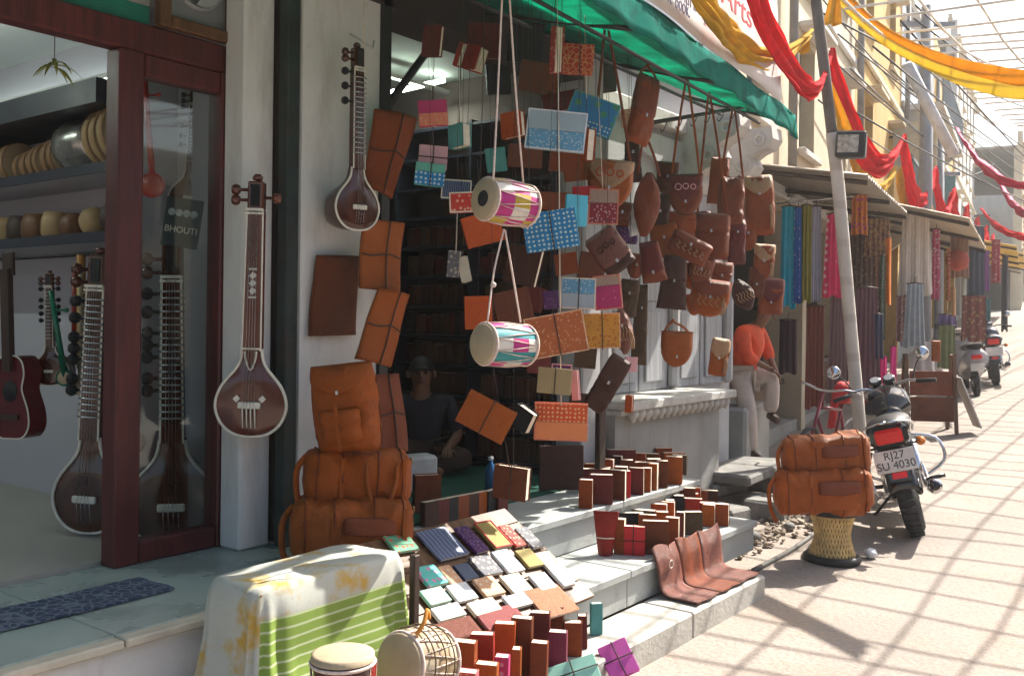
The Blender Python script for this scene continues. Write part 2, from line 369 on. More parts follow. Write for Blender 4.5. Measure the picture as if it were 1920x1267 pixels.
# cove light behind the loft
def tube_light(name, label, a, b, power, col_=(.85, 1, .9), size=.02):
    a = Vector(a); b = Vector(b); t = thing(name, label, 'light', (a+b)/2); d = (b-a); m = S(); m.tube([-d/2, d/2], .018, 10); o = m.build('glass_tube', tube_mat, t)
    m = MB(); L = d.length; ang = math.atan2(d.y, d.x); m.box((0, 0, .035), (L+.06, .05, .028), RZ(ang)); m.build('batten', ceiling_white, t)
    ld = bpy.data.lights.new(name+'_glow', 'AREA'); ld.shape = 'RECTANGLE'; ld.size = L; ld.size_y = size; ld.energy = power; ld.color = col_
    lo = bpy.data.objects.new('glow', ld); col.objects.link(lo); lo.parent = t; lo.location = (0, 0, -.03); lo.rotation_euler = (0, 0, ang)
    return t
tube_light('cove_tube_light', 'lit white tube above the dark loft shelf in the music shop', (2.72, 4.5, 2.86), (2.72, 6.6, 2.86), 6)
tube_light('unseen_tube_light', 'unseen lit tube under the ceiling deep inside the music shop', (1.4, 5.0, 3.14), (1.4, 6.6, 3.14), 3)  # unseen second tube, out of view, that fills the shop with light
# doormat
mt = MB(); mt.grid(lambda u, v: V((u-.5)*.95+.004*math.sin(v*9), (v-.5)*.25+.005*math.sin(u*7), .004+.003*math.sin(u*13)*math.sin(v*6)), 24, 10)
o = mt.build('doormat', M('blue_rug', (.035, .05, .10), .95, .3, 12, .4, 300, kind='brocade', c2=(.13, .16, .21), s2=22), None, (1.76, 3.50, FZ+.006), (0, 0, R(0)))
solid(o, .008); tag(o, 'long blue patterned mat on the marble step of the music shop', 'doormat')
# ================================================================ book shop
bs = thing('book_shop', 'open book and leather shop with white plaster walls, dark ceiling and green carpeted floor', 'building', (3.0, 3, 0))
O3 = (-3.0, -3, 0)
def bpart(name, mat, *b, ch=0): return part(name, mat, bs, *b, ch=ch, off=O3)
bpart('front_wall', white_wall, span(3.045, 3.56, 3.6, 3.75, FZ+.001, 3.6))
bpart('inner_side_wall', M('shade_toned_wall', (.13, .10, .085), .85, .15, 2), span(3.015, 3.1, 3.752, 6.6, FZ+.001, 3.6))
bpart('door_jamb', black_metal, span(3.562, 3.63, 3.58, 3.70, FZ+.001, 3.6), ch=.005)
bpart('pillar', old_white, span(5.47, 5.70, 3.56, 3.78, FZ+.001, 3.6), ch=.01)
dim_wall = M('shade_toned_wall', (.13, .10, .085), .85, .15, 2)  # darker brown puts the shop's interior dimness into the wall colour
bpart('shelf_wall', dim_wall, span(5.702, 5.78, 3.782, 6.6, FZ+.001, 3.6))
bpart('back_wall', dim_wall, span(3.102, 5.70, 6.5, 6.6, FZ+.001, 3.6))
bpart('ceiling', M('greenish_ceiling', (.42, .45, .40), .8, .08, 1), span(3.102, 5.70, 3.9, 6.498, 3.5, 3.6))
bpart('beam', dark_ceiling, span(3.0, 5.9, 3.58, 3.898, 3.28, 3.62))
bpart('carpet', carpet_green, span(3.102, 5.698, 3.46, 6.498, FZ+.001, FZ+.012))
bpart('upper_wall', grey_wall, span(3.005, 5.9, 3.72, 4.0, 3.622, 8.0))
brace = S(); brace.tube([(3.6-3, .62, 2.72), (4.05-3, .62, 3.25)], .022, 6); brace.build('brace', black_metal, bs)
# stone floor and steps, slab by slab
st = thing('stone_steps', 'grey stone steps and shop floor of jointed slabs leading up from the road', 'steps', (4, 2.8, 0))
def sp(name, *b, ch=.004, mat=slab_mat): return part(name, mat, st, *b, ch=ch, off=(-4, -2.8, 0))
for x0, x1 in ((3.005, 4.04), (4.045, 5.06), (5.065, 6.10)):
    sp('floor_slab', span(x0, x1, 2.985, 3.72, FZ-.04, FZ)); sp('riser', span(x0, x1, 3.01, 3.1, .335, FZ-.042), mat=slab_mat)
for x0, x1 in ((2.95, 3.6), (3.605, 4.40), (4.405, 5.2), (5.205, 6.05)):
    sp('tread', span(x0, x1, 2.545, 3.008, .295, .335)); sp('riser', span(x0, x1, 2.57, 2.66, .135, .293), mat=slab_mat)
for x0, x1 in ((1.2, 2.4), (2.405, 3.5), (3.505, 4.55), (4.555, 5.5)):
    sp('tread', span(x0, x1, 2.26, 2.568, -.1, .132), ch=.01, mat=M('dusty_slab', (.40, .385, .35), .75, .2, 3, .35, 40, kind='stain', c2=(.30, .25, .20), s2=4))
# bookshelves inside, facing the doorway
shf = thing('bookcase', 'tall dark bookcase full of leather books covering the inner wall', 'bookcase', (5.6, 4.9, FZ))
XS, YS0, YS1 = 5.45, 3.80, 6.1
def shp(name, *b): return part(name, loft_dark, shf, *b, off=(-5.6, -4.9, -FZ))
for k in range(12): shp('shelf_board', span(XS, 5.70, YS0, YS1, .62+.225*k-.02, .62+.225*k))
for k in range(4): shp('upright', span(XS-.006, 5.70, YS0+k*.755-.012, YS0+k*.755+.012, FZ+.013, 3.115))
bcols = [(.10, .035, .02), (.13, .05, .022), (.07, .025, .02), (.16, .03, .025), (.09, .05, .03), (.05, .03, .03), (.12, .07, .03)]
shelf_mats = [M('shelf_book_%d' % i, c, .6, .3, 12, .1, rand=.25) for i, c in enumerate(bcols)]
bmesh_lib = []
for i in range(14):
    mb = MB(); wd = random.uniform(.045, .07); h = random.uniform(.13, .175); d = random.uniform(.11, .15)
    mb.box((-d/2, 0, h/2), (d, wd, h), ch=.004); mb.cur = 1; mb.box((-d/2+.006, 0, h-.001), (d-.012, wd-.012, .006))
    me = mb.mesh('shelved_book', [shelf_mats[i % 7], paper]); me['hue'] = ('brown', 'tan', 'maroon', 'red', 'olive brown', 'black', 'ginger')[i % 7]+(' slim' if wd < .057 else ' thick'); bmesh_lib.append((me, wd))
cnt = 0
for row in range(11):
    z = .62+.225*row+.001; y = YS0+.02
    while y < YS1-.1 and cnt < 297:
        me, wd = random.choice(bmesh_lib)
        k = int((y-YS0)/.755); nx = YS0+(k+1)*.755
        if y+wd > nx-.015: y = nx+.016; continue
        o = put('shelved_book', me, None, (5.67, y+wd/2, z), (0, 0, random.uniform(-.03, .03)))
        tag(o, '%s leather book on the %s shelf from the floor in the dark bookcase' % (me['hue'], ('lowest', 'second', 'third', 'fourth', 'fifth', 'sixth', 'seventh', 'eighth', 'ninth', 'tenth', 'eleventh')[row]), 'book', 'books in the dark bookcase'); y += wd+.004; cnt += 1
tube_light('shop_tube_light', 'lit white tube under the ceiling of the book shop', atY(715, 178, 4.9), atY(832, 151, 4.9), 4)
# ================================================================ old white house with carved ledge
oh = thing('old_white_house', 'old white painted house with shuttered windows, carved ledge and scroll brackets', 'house', (7.3, 3.75, 0))
def op(name, mat, *b, ch=0): return part(name, mat, oh, *b, ch=ch, off=(-7.3, -3.75, 0))
op('wall', old_white, span(5.71, 8.34, 3.80, 4.2, 0, 3.6))
op('upper_wall', M('blue_grey_plaster', (.34, .37, .42), .9, .2, 2, .3, 20, kind='plaster', c2=(.2, .2, .22), s2=3), span(5.905, 8.34, 3.74, 4.1, 3.602, 9))
op('plinth', grey_wall, span(5.72, 7.05, 3.45, 3.798, -.05, .985)); op('plinth', grey_wall, span(7.058, 7.40, 3.46, 3.798, -.05, .985))
op('ledge', M('carved_stone', (.46, .45, .42), .85, .2, 5, .35, 30, kind='stain', c2=(.28, .26, .23), s2=6), span(5.72, 7.46, 3.33, 3.799, 1.02, 1.085), ch=.01)
me = None
for k in range(16):
    x = 5.85+k*.10
    if me is None:
        mb = S(); mb.lathe([(.0, -.055), (.018, -.045), (.034, -.015), (.042, .0), (.042, .034)], 8); me = mb.mesh('petal', MATS['carved_stone'])
    put('petal', me, oh, (x-7.3, 3.385-3.75, .985))
op('ledge_moulding', MATS['carved_stone'], span(5.72, 7.44, 3.40, 3.798, .986, 1.018))
shut = M('white_shutter', (.40, .42, .45), .7, .12, 4, .25, 40, kind='wood_z', c2=(.27, .27, .27), s2=22)
for i, (x0, x1) in enumerate(((6.12, 6.58), (6.60, 7.06), (7.20, 7.64), (7.66, 8.10))):
    s_ = op('shutter', shut, span(x0, x1, 3.765, 3.797, 1.09, 2.52), ch=.006)
    for (za, zb) in ((1.16, 1.72), (1.80, 2.44)):
        part('panel', shut, s_, span(x0+.07, x1-.07, 3.745, 3.764, za, zb), ch=.012, off=(-7.3, -3.75, 0))
for x in (6.05, 7.13, 8.17): op('half_column', old_white, span(x-.05, x+.05, 3.70, 3.798, 1.09, 2.5), ch=.03)
for xc in (6.59, 7.65):
    m = MB(); pts = []
    for k in range(33):
        a = math.pi*k/32; rr = .43+.035*abs(math.sin(a*4.5)); pts.append((rr*math.cos(a), .38*rr/.43*math.sin(a)*1.15))
    out = [(.52, -.02), (.52, .62), (-.52, .62), (-.52, -.02)]+[(p[0], p[1]) for p in reversed(pts)]
    m.prism(out, -.045, .0, T(xc-7.3, 3.797-3.75, 2.52)); m.build('cusped_arch', old_white, oh)
br = M('bracket_plaster', (.50, .48, .45), .85, .12, 5, .25, 30, kind='stain', c2=(.34, .31, .28), s2=6)
def bracket(x):
    K = .74; ZB = 3.33
    m = MB(); o = [(0, 0), (0, -1.05), (-.07, -1.10), (-.13, -1.02), (-.11, -.92), (-.17, -.86), (-.25, -.84), (-.29, -.74), (-.26, -.64), (-.33, -.58), (-.43, -.55), (-.49, -.44), (-.45, -.34), (-.53, -.28), (-.64, -.24), (-.70, -.14), (-.68, 0)]
    m.prism([(-a*K*1.1, b*K) for a, b in o], -.11, .11, T(x-7.3, 3.80-3.75, ZB) @ RZ(-math.pi/2)); b_ = m.build('bracket', br, oh)
    for (yy, zz, r) in ((-.2, -.72, .06), (-.4, -.45, .06), (-.6, -.16, .06)):
        m = S(); m.torus(r*.7, .02, T(x-7.3-.112, 3.80-3.75+yy*K*1.1+.04, ZB+zz*K+.015) @ RY(math.pi/2), 18, 6); m.build('scroll', br, b_)
for x in (7.35, 8.02): bracket(x)
op('lintel_band', br, span(5.72, 8.34, 3.70, 3.798, 3.20, 3.34), ch=.012)
# stone blocks below the ledge
for i, (u, v, z, d, lab) in enumerate(((1395, 872, .40, (1.15, .5, .09), 'long thick grey slab laid on blocks below the seated man'), (1335, 900, .30, (.55, .4, .10), 'short dark slab under the long stone bench by the books'), (1440, 930, .22, (.42, .34, .22), 'dark stone block under the bench behind the leather bags'), (1360, 950, .2, (.3, .3, .2), 'squat dark stone block at the left under the bench'))):
    p = atZ(u, v, z); m = MB()
    m.box((0, 0, -d[2]/2), d, ch=.02)
    for j in range(len(m.v)):
        q = Vector(m.v[j]); m.v[j] = tuple(q+Vector((noise.noise(q*3+V(i, 0, 0)), noise.noise(q*3+V(0, i, 5)), noise.noise(q*3+V(7, 0, i))))*.025)
    tag(m.build('stone_block', M('dark_stone', (.17, .165, .155), .85, .25, 5, .5, 25, kind='stain', c2=(.27, .25, .22), s2=5), None, p, (0, 0, R((4, -6, 12, -9)[i]))), lab, 'stone', 'stone blocks below the ledge')
# ================================================================ leather, cloth and paper covers
def leather(name, c, **k): return M(name, c, k.pop('rough', .38), k.pop('var', .35), k.pop('scale', 7), k.pop('bump', .55), kind='leather', spec=.25, **k)
TAN = leather('tan_leather', (.36, .090, .015)); RUST = leather('rust_leather', (.29, .060, .012)); BROWN = leather('brown_leather', (.15, .040, .014))
DARKB = leather('dark_brown_leather', (.065, .024, .016)); MAROON = leather('maroon_leather', (.15, .024, .02)); GINGER = leather('ginger_leather', (.38, .086, .010))
PINKSHEEN = leather('pink_sheen_leather', (.22, .085, .065), rough=.32); REDL = leather('red_leather', (.36, .03, .018)); BLACKL = leather('black_leather', (.018, .018, .022))  # pink cast of the panels' sheen is put into the base colour
CHEST = leather('chestnut_leather', (.22, .052, .020), rough=.4); PALEL = leather('pale_leather', (.45, .27, .15))
ORANGE = leather('orange_leather', (.52, .085, .012)); OLIVE = leather('olive_leather', (.10, .06, .03))
def cloth(name, c, kind=None, c2=None, s2=60, **k): return M(name, c, k.pop('rough', .7), .15, 10, .2, 300, kind=kind, c2=c2, s2=s2, **k)
COV = dict(
 blue_dots=cloth('blue_dots', (.012, .17, .38), 'dots', (.45, .55, .5), 45), cyan=cloth('cyan_silk', (.10, .50, .66), rough=.4), pale_blue=cloth('pale_blue_scales', (.10, .27, .42), 'flower', (.35, .45, .5), 75),
 grey_blue=cloth('grey_blue_silk', (.23, .32, .38), 'weave', (.33, .40, .44), 60), patch_blue=cloth('blue_patchwork', (.02, .17, .36), 'flower', (.05, .22, .12), 18), green_patch=cloth('green_patch', (.03, .16, .07), 'flower', (.5, .5, .3), 55),
 magenta=cloth('magenta_silk', (.40, .03, .12), 'dots', (.5, .2, .3), 30), pink_br=cloth('pink_brocade', (.48, .09, .12), 'flower', (.55, .22, .12), 60), coral=cloth('coral_brocade', (.55, .16, .10), 'flower', (.6, .3, .16), 60),
 rose=cloth('rose_silk', (.55, .30, .32)), green=cloth('sea_green_silk', (.10, .34, .26)), red_gold=cloth('red_gold_brocade', (.40, .035, .02), 'brocade', (.55, .25, .1), 38), red_pat=cloth('red_pattern', (.42, .03, .02), 'flower', (.6, .30, .2), 48),
 maroon_dots=cloth('maroon_dots', (.22, .015, .03), 'flower', (.5, .3, .3), 70), ivory_br=cloth('ivory_brocade', (.42, .33, .25), 'weave', (.25, .1, .08), 50), rust_br=cloth('rust_brocade', (.36, .095, .028), 'flower', (.5, .22, .10), 60),
 mustard=cloth('mustard_brocade', (.46, .22, .03), 'flower', (.35, .11, .02), 50), orange_dots=cloth('orange_dots', (.55, .07, .015), 'dots', (.65, .4, .2), 48), orange_plain=cloth('orange_brocade', (.58, .16, .05), 'weave', (.62, .24, .1), 60),
 khaki=cloth('khaki_brocade', (.33, .25, .13), 'weave', (.24, .18, .09), 45), navy=cloth('navy_silk', (.02, .03, .08), 'weave', (.12, .16, .22), 35), purple=cloth('purple_silk', (.075, .02, .11), 'flower', (.2, .1, .2), 60), pinkc=cloth('pale_pink', (.60, .32, .34)),
 teal=cloth('teal_silk', (.08, .28, .27)), ivory=cloth('ivory_cloth', (.60, .54, .44)), white=cloth('white_print', (.66, .66, .66), 'weave', (.5, .55, .6), 20), jean=cloth('slate_blue_silk', (.07, .095, .19), 'weave', (.16, .2, .3), 12, rough=.35), olive_gold=cloth('olive_gold', (.30, .22, .06), 'flower', (.2, .2, .05), 70),
 hot_pink=cloth('hot_pink_silk', (.62, .10, .42)), mint=cloth('mint_silk', (.30, .62, .50)), red=cloth('red_silk', (.50, .02, .025)), grey=cloth('grey_print', (.12, .12, .14), 'flower', (.4, .35, .3), 40), tealpink=cloth('teal_pink_print', (.10, .48, .44), 'flower', (.6, .25, .4), 30), greenprint=cloth('green_print', (.12, .34, .2), 'flower', (.55, .12, .06), 34), peach=cloth('peach_print', (.60, .34, .2), 'flower', (.66, .5, .36), 40))
USED = set()
def place(u, v, Y, yaw=0, roll=0, tilt=0):
    t = tY(u, v, Y); return atT(u, v, t), t/F_PX, (R(tilt), R(roll), FACE+R(yaw))
def book_parts(t, w, h, d, cov, cov2=None, split=.5, strap=None, border=None, inset=.012, fan=0, fb=0, spine_right=False):
    sx = -1 if not spine_right else 1
    m = MB(); b = .0035
    for s in (-1, 1):
        A = T(sx*w/2, s*d/2, 0) @ RZ(s*R(fan)*sx) @ T(-sx*w/2, 0, 0)
        if s < 0 and cov2:
            m.box((0, 0, h/2-h*(1-split)/2), (w, b, h*(1-split)), A, ch=.0012)
        else: m.box((0, 0, 0), (w, b, h), A, ch=.0012)
    m.box((sx*(w/2-.0), 0, 0), (b, d, h-.002), ch=.0012)
    c = m.build('cover', cov, t)
    if cov2: m = MB(); m.box((0, -d/2-.001, -h/2+h*split/2), (w+.002, b+.002, h*split-.002), ch=.0012); m.build('cover_band', cov2, t)
    m = MB()
    n = 3 if fan else 1
    for k in range(n):
        a = 0 if n == 1 else (k-1)*R(fan)*.6*sx
        A = T(sx*w/2, 0, 0) @ RZ(a) @ T(-sx*w/2, 0, 0); dd = (d-b*1.6)/n
        m.box((-sx*.001, (k-(n-1)/2)*dd, 0), (w-inset, dd*.96, h-min(inset, .012)*(.25 if inset < .01 else 1)), A, ch=.001)
    m.build('pages', paper, t)
    if border:
        m = MB(); y = -d/2-.0035; e = .006
        for cx, cz, dx, dz in ((0, h/2-e/2, w, e), (0, -h/2+e/2, w, e), (-w/2+e/2, 0, e, h-2*e-.001), (w/2-e/2, 0, e, h-2*e-.001)): m.box((cx, y, cz), (dx, .003, dz))
        m.build('border', border, t)
    if strap:
        m = S(); e = d/2+.005
        for (x, vert) in (((0, 1), (0, 0)) if strap == 2 else ((.02*w, 1),)):
            if vert: P = [(x, -e, -h/2-.003), (x, -e-.001, 0), (x, -e, h/2+.003), (x, e, h/2+.003), (x, e, -h/2-.003), (x, -e, -h/2-.003)]
            else: P = [(-w/2-.003, -e, 0), (w/2+.003, -e, 0), (w/2+.003, e, 0), (-w/2-.003, e, 0), (-w/2-.003, -e, 0)]
            m.tube(P, .0028, 5)
        m.build('tie', dark_cord, t)
HANG = 'books hanging on cords in the shop front'
def hung(label, u, v, w, h, Y, cov, yaw=0, roll=0, d=.03, tilt=0, group=HANG, **k):
    if yaw >= 20: yaw = -yaw
    p, s, rot = place(u, v, Y, yaw, roll, tilt); cy = max(.35, math.cos(R(yaw)))
    t = thing('hanging_book', label, 'book', p, rot, group)
    g = lambda c: COV[c] if isinstance(c, str) else c
    for q in ('cov2', 'border'):
        if k.get(q) is not None: k[q] = g(k[q])
    book_parts(t, max(.03, (w*s-abs(math.sin(R(yaw)))*d)/cy), h*s, d, g(cov), **k)
    up = Matrix.LocRotScale(p, Euler(rot), None).inverted(); q0 = V(0, 0, h*s/2-.004); q1 = up @ (p+V(random.uniform(-.03, .03), random.uniform(-.02, .03), max(.15, 3.30-p.z))); m = S(); m.tube([q0, q0.lerp(q1, .5), q1], .0014, 4); m.build('hanging_thread', dark_cord, t); return t
def cord(label, pts, r=.0025, mat=None, name='string', cat='string'):
    m = S(); m.tube(pts, r, 6); return tag(m.build(name, mat or cord_mat), label, cat)
HI = 'book'
hung('dark red book with pale page edge below the ceiling beam beside an open book', 812, 78, 40, 58, 3.3, MAROON, 25, 6)
hung('open red book with green inside and spread white pages hung under the beam', 882, 108, 58, 46, 3.3, REDL, -20, 18, .03, fan=24)
hung('large maroon book in the shade beside the left drum rope', 908, 78, 62, 66, 3.35, MAROON, -5, 2)
hung('black book right of the drum ropes under the green awning', 986, 82, 66, 76, 3.2, BLACKL, 0, 4)
hung('plain brown book hanging below the black book', 1002, 145, 56, 56, 3.1, BROWN, 5, 8)
hung('magenta and coral brocade book in front of the ceiling tube light', 812, 213, 54, 48, 3.1, 'magenta', 5, -5, cov2='coral')
hung('pale rose silk book tied crosswise with brown cord', 812, 296, 54, 44, 3.12, 'rose', 8, 3, strap=2)
hung('green and blue dotted small book tied with cord below the rose one', 806, 328, 56, 42, 3.08, 'green', 8, 5, cov2='blue_dots', split=.62, strap=1)
hung('teal book with thick ivory pages turned to the side near the drum', 862, 256, 44, 44, 3.05, 'teal', 42, -4, .055)
hung('navy brocade book with ivory border left of the upper drum', 856, 356, 56, 36, 3.0, 'navy', 0, 3, border='ivory')
hung('small red book with wide ivory border tucked behind the upper drum', 866, 380, 46, 38, 2.9, 'red_pat', 0, -3, border='ivory')
hung('orange leather book hanging skewed under the upper drum', 905, 430, 72, 58, 2.85, ORANGE, 10, -16)
hung('orange book with thick pages beside the right drum rope', 962, 235, 46, 48, 2.95, ORANGE, 30, -6, .04)
hung('flat brown leather book behind the right drum rope', 985, 293, 64, 42, 2.9, BROWN, 5, 2)
hung('red and gold patterned book at the top near the green awning', 1084, 112, 58, 56, 2.75, 'red_gold', -6, 4)
hung('narrow red journal with pale fore edge turned sideways near the awning', 1044, 94, 24, 86, 2.72, 'red_pat', 62, 4, .045)
hung('blue patchwork book with green centre tilted on its corner', 1110, 216, 92, 66, 2.78, 'patch_blue', -4, 20, .035, cov2='blue_dots', split=.3, border='teal')
hung('wide pale blue two tone book hanging in the centre', 1043, 246, 112, 74, 2.62, 'grey_blue', -5, 6, .03, cov2='pale_blue', border='white')
hung('orange book standing sideways behind the wide pale blue one', 1098, 272, 34, 60, 2.78, ORANGE, 52, 6, .05)
hung('brown book half hidden under the wide pale blue one', 1060, 300, 60, 44, 2.95, RUST, 0, 4)
hung('large bright blue book with white dots below the upper drum', 1033, 432, 100, 72, 2.6, 'blue_dots', -6, -9, .035, strap=1)
hung('glossy cyan book right of the blue dotted one', 1080, 395, 42, 58, 2.72, 'cyan', 8, 3, .03)
hung('ivory and maroon dotted book with pale border', 1132, 388, 56, 66, 2.72, 'ivory_br', -8, 2, .03, cov2='maroon_dots', split=.6, border='coral')
hung('small red book behind the cyan book', 1096, 366, 44, 32, 2.84, 'red', 0, -2)
hung('brown leather book behind the blue dotted book', 1040, 378, 60, 34, 2.9, RUST, 0, 2)
hung('dark maroon book with cream fore edge right of the inner drum cord', 982, 498, 66, 72, 2.8, DARKB, 22, 14, .04)
hung('small grey book hanging with cream pages between the shelves and drum', 852, 495, 26, 50, 3.1, 'grey', 20, 4, .03)
hung('small cream book hanging open beside the small grey one', 872, 505, 22, 48, 3.05, 'ivory', 30, -14, .03, fan=10)
hung('brown book with pale edge leaning behind the right lower drum cord', 962, 580, 72, 74, 2.9, BROWN, 14, -14, .035)
hung('orange red leather book left of the lower drum cords', 897, 586, 52, 62, 2.9, ORANGE, 6, -2)
hung('small purple book left of the rust brocade book', 1033, 562, 28, 34, 2.8, 'purple', 0, -6)
hung('blue dotted half of a pair of silk books on the long cord', 1084, 550, 66, 58, 2.62, 'pale_blue', -4, 2, .03, cov2='grey_blue', strap=1, border='ivory')
hung('magenta silk book with ivory top beside the blue pair', 1140, 548, 52, 64, 2.66, 'ivory_br', -12, -6, .03, cov2='magenta', split=.7, border='coral')
hung('large rust brocade book tilted beside the lower drum', 1043, 627, 112, 78, 2.58, 'rust_br', -4, -11, .035, strap=1, border='peach')
hung('mustard brocade book with dark tie behind the rust one', 1128, 620, 70, 66, 2.75, 'mustard', -4, -2, .03, strap=1, border='peach')
hung('small khaki book with loose tie at the bottom of the long cord', 1040, 714, 64, 48, 2.6, 'khaki', -8, 4, .03, strap=1)
hung('small purple book with pale rim behind the khaki one', 1052, 700, 38, 36, 2.7, 'purple', 0, 4, border='rose')
hung('thin pink booklet beside the khaki book', 1079, 722, 16, 56, 2.64, 'pinkc', 30, -5, .02)
hung('orange dotted book at the lowest end of the long cord', 1052, 790, 100, 70, 2.6, 'orange_dots', -4, 1, .035, cov2='orange_plain', split=.5, border='coral')
hung('ginger leather book with dark tie tilted by the doorway', 912, 781, 98, 66, 2.75, GINGER, -4, 27, .03, strap=1)
hung('black book with cream pages hanging beside the ginger one', 982, 785, 44, 44, 2.72, BLACKL, 35, 28, .045)
hung('brown strapped book with thick pages hanging lowest over the doorway', 960, 904, 70, 62, 2.8, BROWN, 24, 4, .05, strap=1)
hung('small pale pink booklet on the grey post right of the mustard book', 1183, 683, 24, 28, 3.0, 'pinkc', 10, 3, .02)
hung('tiny orange notebook hanging below the pink booklet by the ledge', 1180, 757, 16, 32, 3.0, ORANGE, 30, 2, .025)
hung('cream notebook behind the long leather pouch', 1180, 222, 30, 34, 2.85, 'peach', 20, -4, .025)
hung('maroon booklet beside the patchwork book in the shade', 1052, 190, 70, 34, 3.2, MAROON, 0, -12, .02)
for lab, a, b, Y in (('long pale cord carrying the blue, rust and orange brocade books', (1045, -40), (1052, 760), 2.585), ('thin dark cord carrying the magenta brocade book', (815, 60), (812, 192), 3.1), ('thin cord carrying the small grey book', (858, 380), (855, 472), 3.08), ('dark cord between the rose book and the ceiling', (812, 236), (812, 276), 3.12), ('thin cord over the ivory and maroon dotted book', (1122, 180), (1130, 356), 2.72), ('thin cord over the patchwork book', (1096, 20), (1100, 185), 2.76), ('dark cord down to the orange leather book', (895, 300), (903, 402), 2.86), ('dark cord down to the lowest brown book', (925, 690), (955, 874), 2.8), ('cord over the teal book with ivory pages', (862, 150), (862, 236), 3.05)):
    cord(lab, [atY(a[0], a[1], Y), atY(b[0], b[1], Y)], .0022, dark_cord if 'dark' in lab else cord_mat)
# ================================================================ drums
drum_skin = M('drum_skin', (.42, .33, .22), .7, .2, 6, .15, 40, kind='stain', c2=(.42, .33, .22), s2=5)
rope_w = M('drum_rope', (.66, .52, .46), .85, .2, 60, .3, 200)
DC = [M('drum_'+n, c, .6, .15, 10) for n, c in (('magenta', (.42, .02, .18)), ('teal', (.02, .22, .25)), ('yellow', (.42, .30, .03)), ('white', (.62, .58, .52)))]
def drum(name, label, p, rot, L, Dm, cols, skin_spot=None, nlace=10, wall=None):
    t = thing(name, label, 'drum', p, rot); seg = 20; prof = [(Dm/2*(.90+.10*math.sin(math.pi*i/8)), -L/2+L*i/8) for i in range(9)]
    A = RY(math.pi/2); m = S(); vs = [];
    for r, z in prof:
        for k in range(seg): a = 2*math.pi*k/seg; vs.append(A @ Vector((r*math.cos(a), r*math.sin(a), z)))
    m.add(vs, [])
    for i in range(8):
        for k in range(seg):
            m.f.append((i*seg+k, i*seg+(k+1) % seg, (i+1)*seg+(k+1) % seg, (i+1)*seg+k)); m.mi.append((k//2+(i//3)*2) % len(cols)); m.sm.append(True)
    m.build('shell', cols, t)
    for s in (-1, 1):
        m = S(); m.lathe([(0, .0), (Dm*.43, .0), (Dm*.455, -.004), (Dm*.46, -.02)], 24, T(s*(L/2+.010), 0, 0) @ RY(s*math.pi/2), caps=False); h = m.build('drum_head', drum_skin, t)
        if skin_spot and s < 0: m = S(); m.lathe([(0, .003), (Dm*.17, .0025), (Dm*.18, 0)], 18, T(s*(L/2+.011), 0, 0) @ RY(s*math.pi/2), caps=False); m.build('tuning_paste', BLACKL, h)
        m = S(); m.torus(Dm*.47, .006, T(s*(L/2-.006), 0, 0) @ RY(math.pi/2), 28, 6); m.build('hoop', rope_w, t)
    m = S(); pts = []
    for k in range(nlace*2+1):
        a = 2*math.pi*k/(nlace*2); s = -1 if k % 2 else 1
        r0 = Dm*.475
        if pts:
            q = pts[-1]; am = a-math.pi/(nlace*2); pts.append(Vector((0, Dm*.512*math.cos(am), Dm*.512*math.sin(am))))
        pts.append(Vector((s*(L/2-.006), r0*math.cos(a), r0*math.sin(a))))
    m.tube(pts, .003, 5); m.build('lacing', rope_w, t)
    return t
p1, s1, r1 = place(950, 380, 2.45, 40, 3); drum('hanging_drum', 'upper hanging drum with dark spotted head and magenta, yellow, white panels', p1, r1, 104*s1, 84*s1, [DC[0], DC[2], DC[3], DC[0]], True)
p2, s2_, r2 = place(947, 646, 2.45, 40, 2); drum('hanging_drum', 'lower hanging drum with plain pale head and teal and magenta panels', p2, r2, 104*s2_, 82*s2_, [DC[1], DC[0], DC[1], DC[3]])
Yd = 2.44
cord('two white ropes running up from the upper drum to the ceiling', pts_bez([atY(925, 338, Yd-.03), atY(933, 180, Yd), atY(944, -60, Yd)], 4)+pts_bez([atY(952, -60, Yd), atY(966, 160, Yd), atY(981, 342, Yd+.06)], 4), .0045, rope_w, 'drum_rope', 'rope')
cord('inverted V of white rope joining the two hanging drums', pts_bez([atY(914, 604, Yd-.03), atY(926, 510, Yd), atY(945, 430, Yd)], 4)+pts_bez([atY(947, 432, Yd), atY(962, 520, Yd), atY(976, 604, Yd+.06)], 4), .0045, rope_w, 'drum_rope', 'rope')
m = S(); q = atY(925, 534, Yd-.01); m.lathe([(0, -.012), (.01, -.008), (.013, 0), (.01, .008), (0, .012)], 10); tag(m.build('rope_knot', rope_w, None, q), 'small white knot on the left cord above the lower drum', 'knot')
# floor drums in front
tt = thing('floor_drum', 'upright brown drum with pale skin and zigzag cords in front of the table', 'drum', atY(643, 1222, 2.3)-V(0, 0, .46))
m = S(); m.lathe([(.10, 0), (.095, .1), (.085, .22), (.09, .36), (.098, .44)], 24); m.cur = 1; m.build('shell', [M('drum_brown', (.10, .035, .022), .35, .3, 8), REDL], tt)
m = MB(); m.box((.062, -.072, .22), (.03, .012, .42), RZ(0), ch=.003); m.build('painted_stripe', REDL, tt)
m = S(); m.lathe([(0, .462), (.09, .462), (.101, .458), (.104, .44)], 28, caps=False); m.build('drum_head', drum_skin, tt)
m = S(); m.torus(.103, .006, T(0, 0, .43), 28, 6); m.build('hoop', rope_w, tt)
m = S(); pts = [V(.108*math.cos(a), .108*math.sin(a), .43) if k % 2 == 0 else V(.097*math.cos(a), .097*math.sin(a), .08) for k, a in ((k, 2*math.pi*k/18) for k in range(19))]; m.tube(pts, .003, 5); m.build('lacing', rope_w, tt)
pd, sd, rd = place(786, 1240, 2.30, 52, 10)
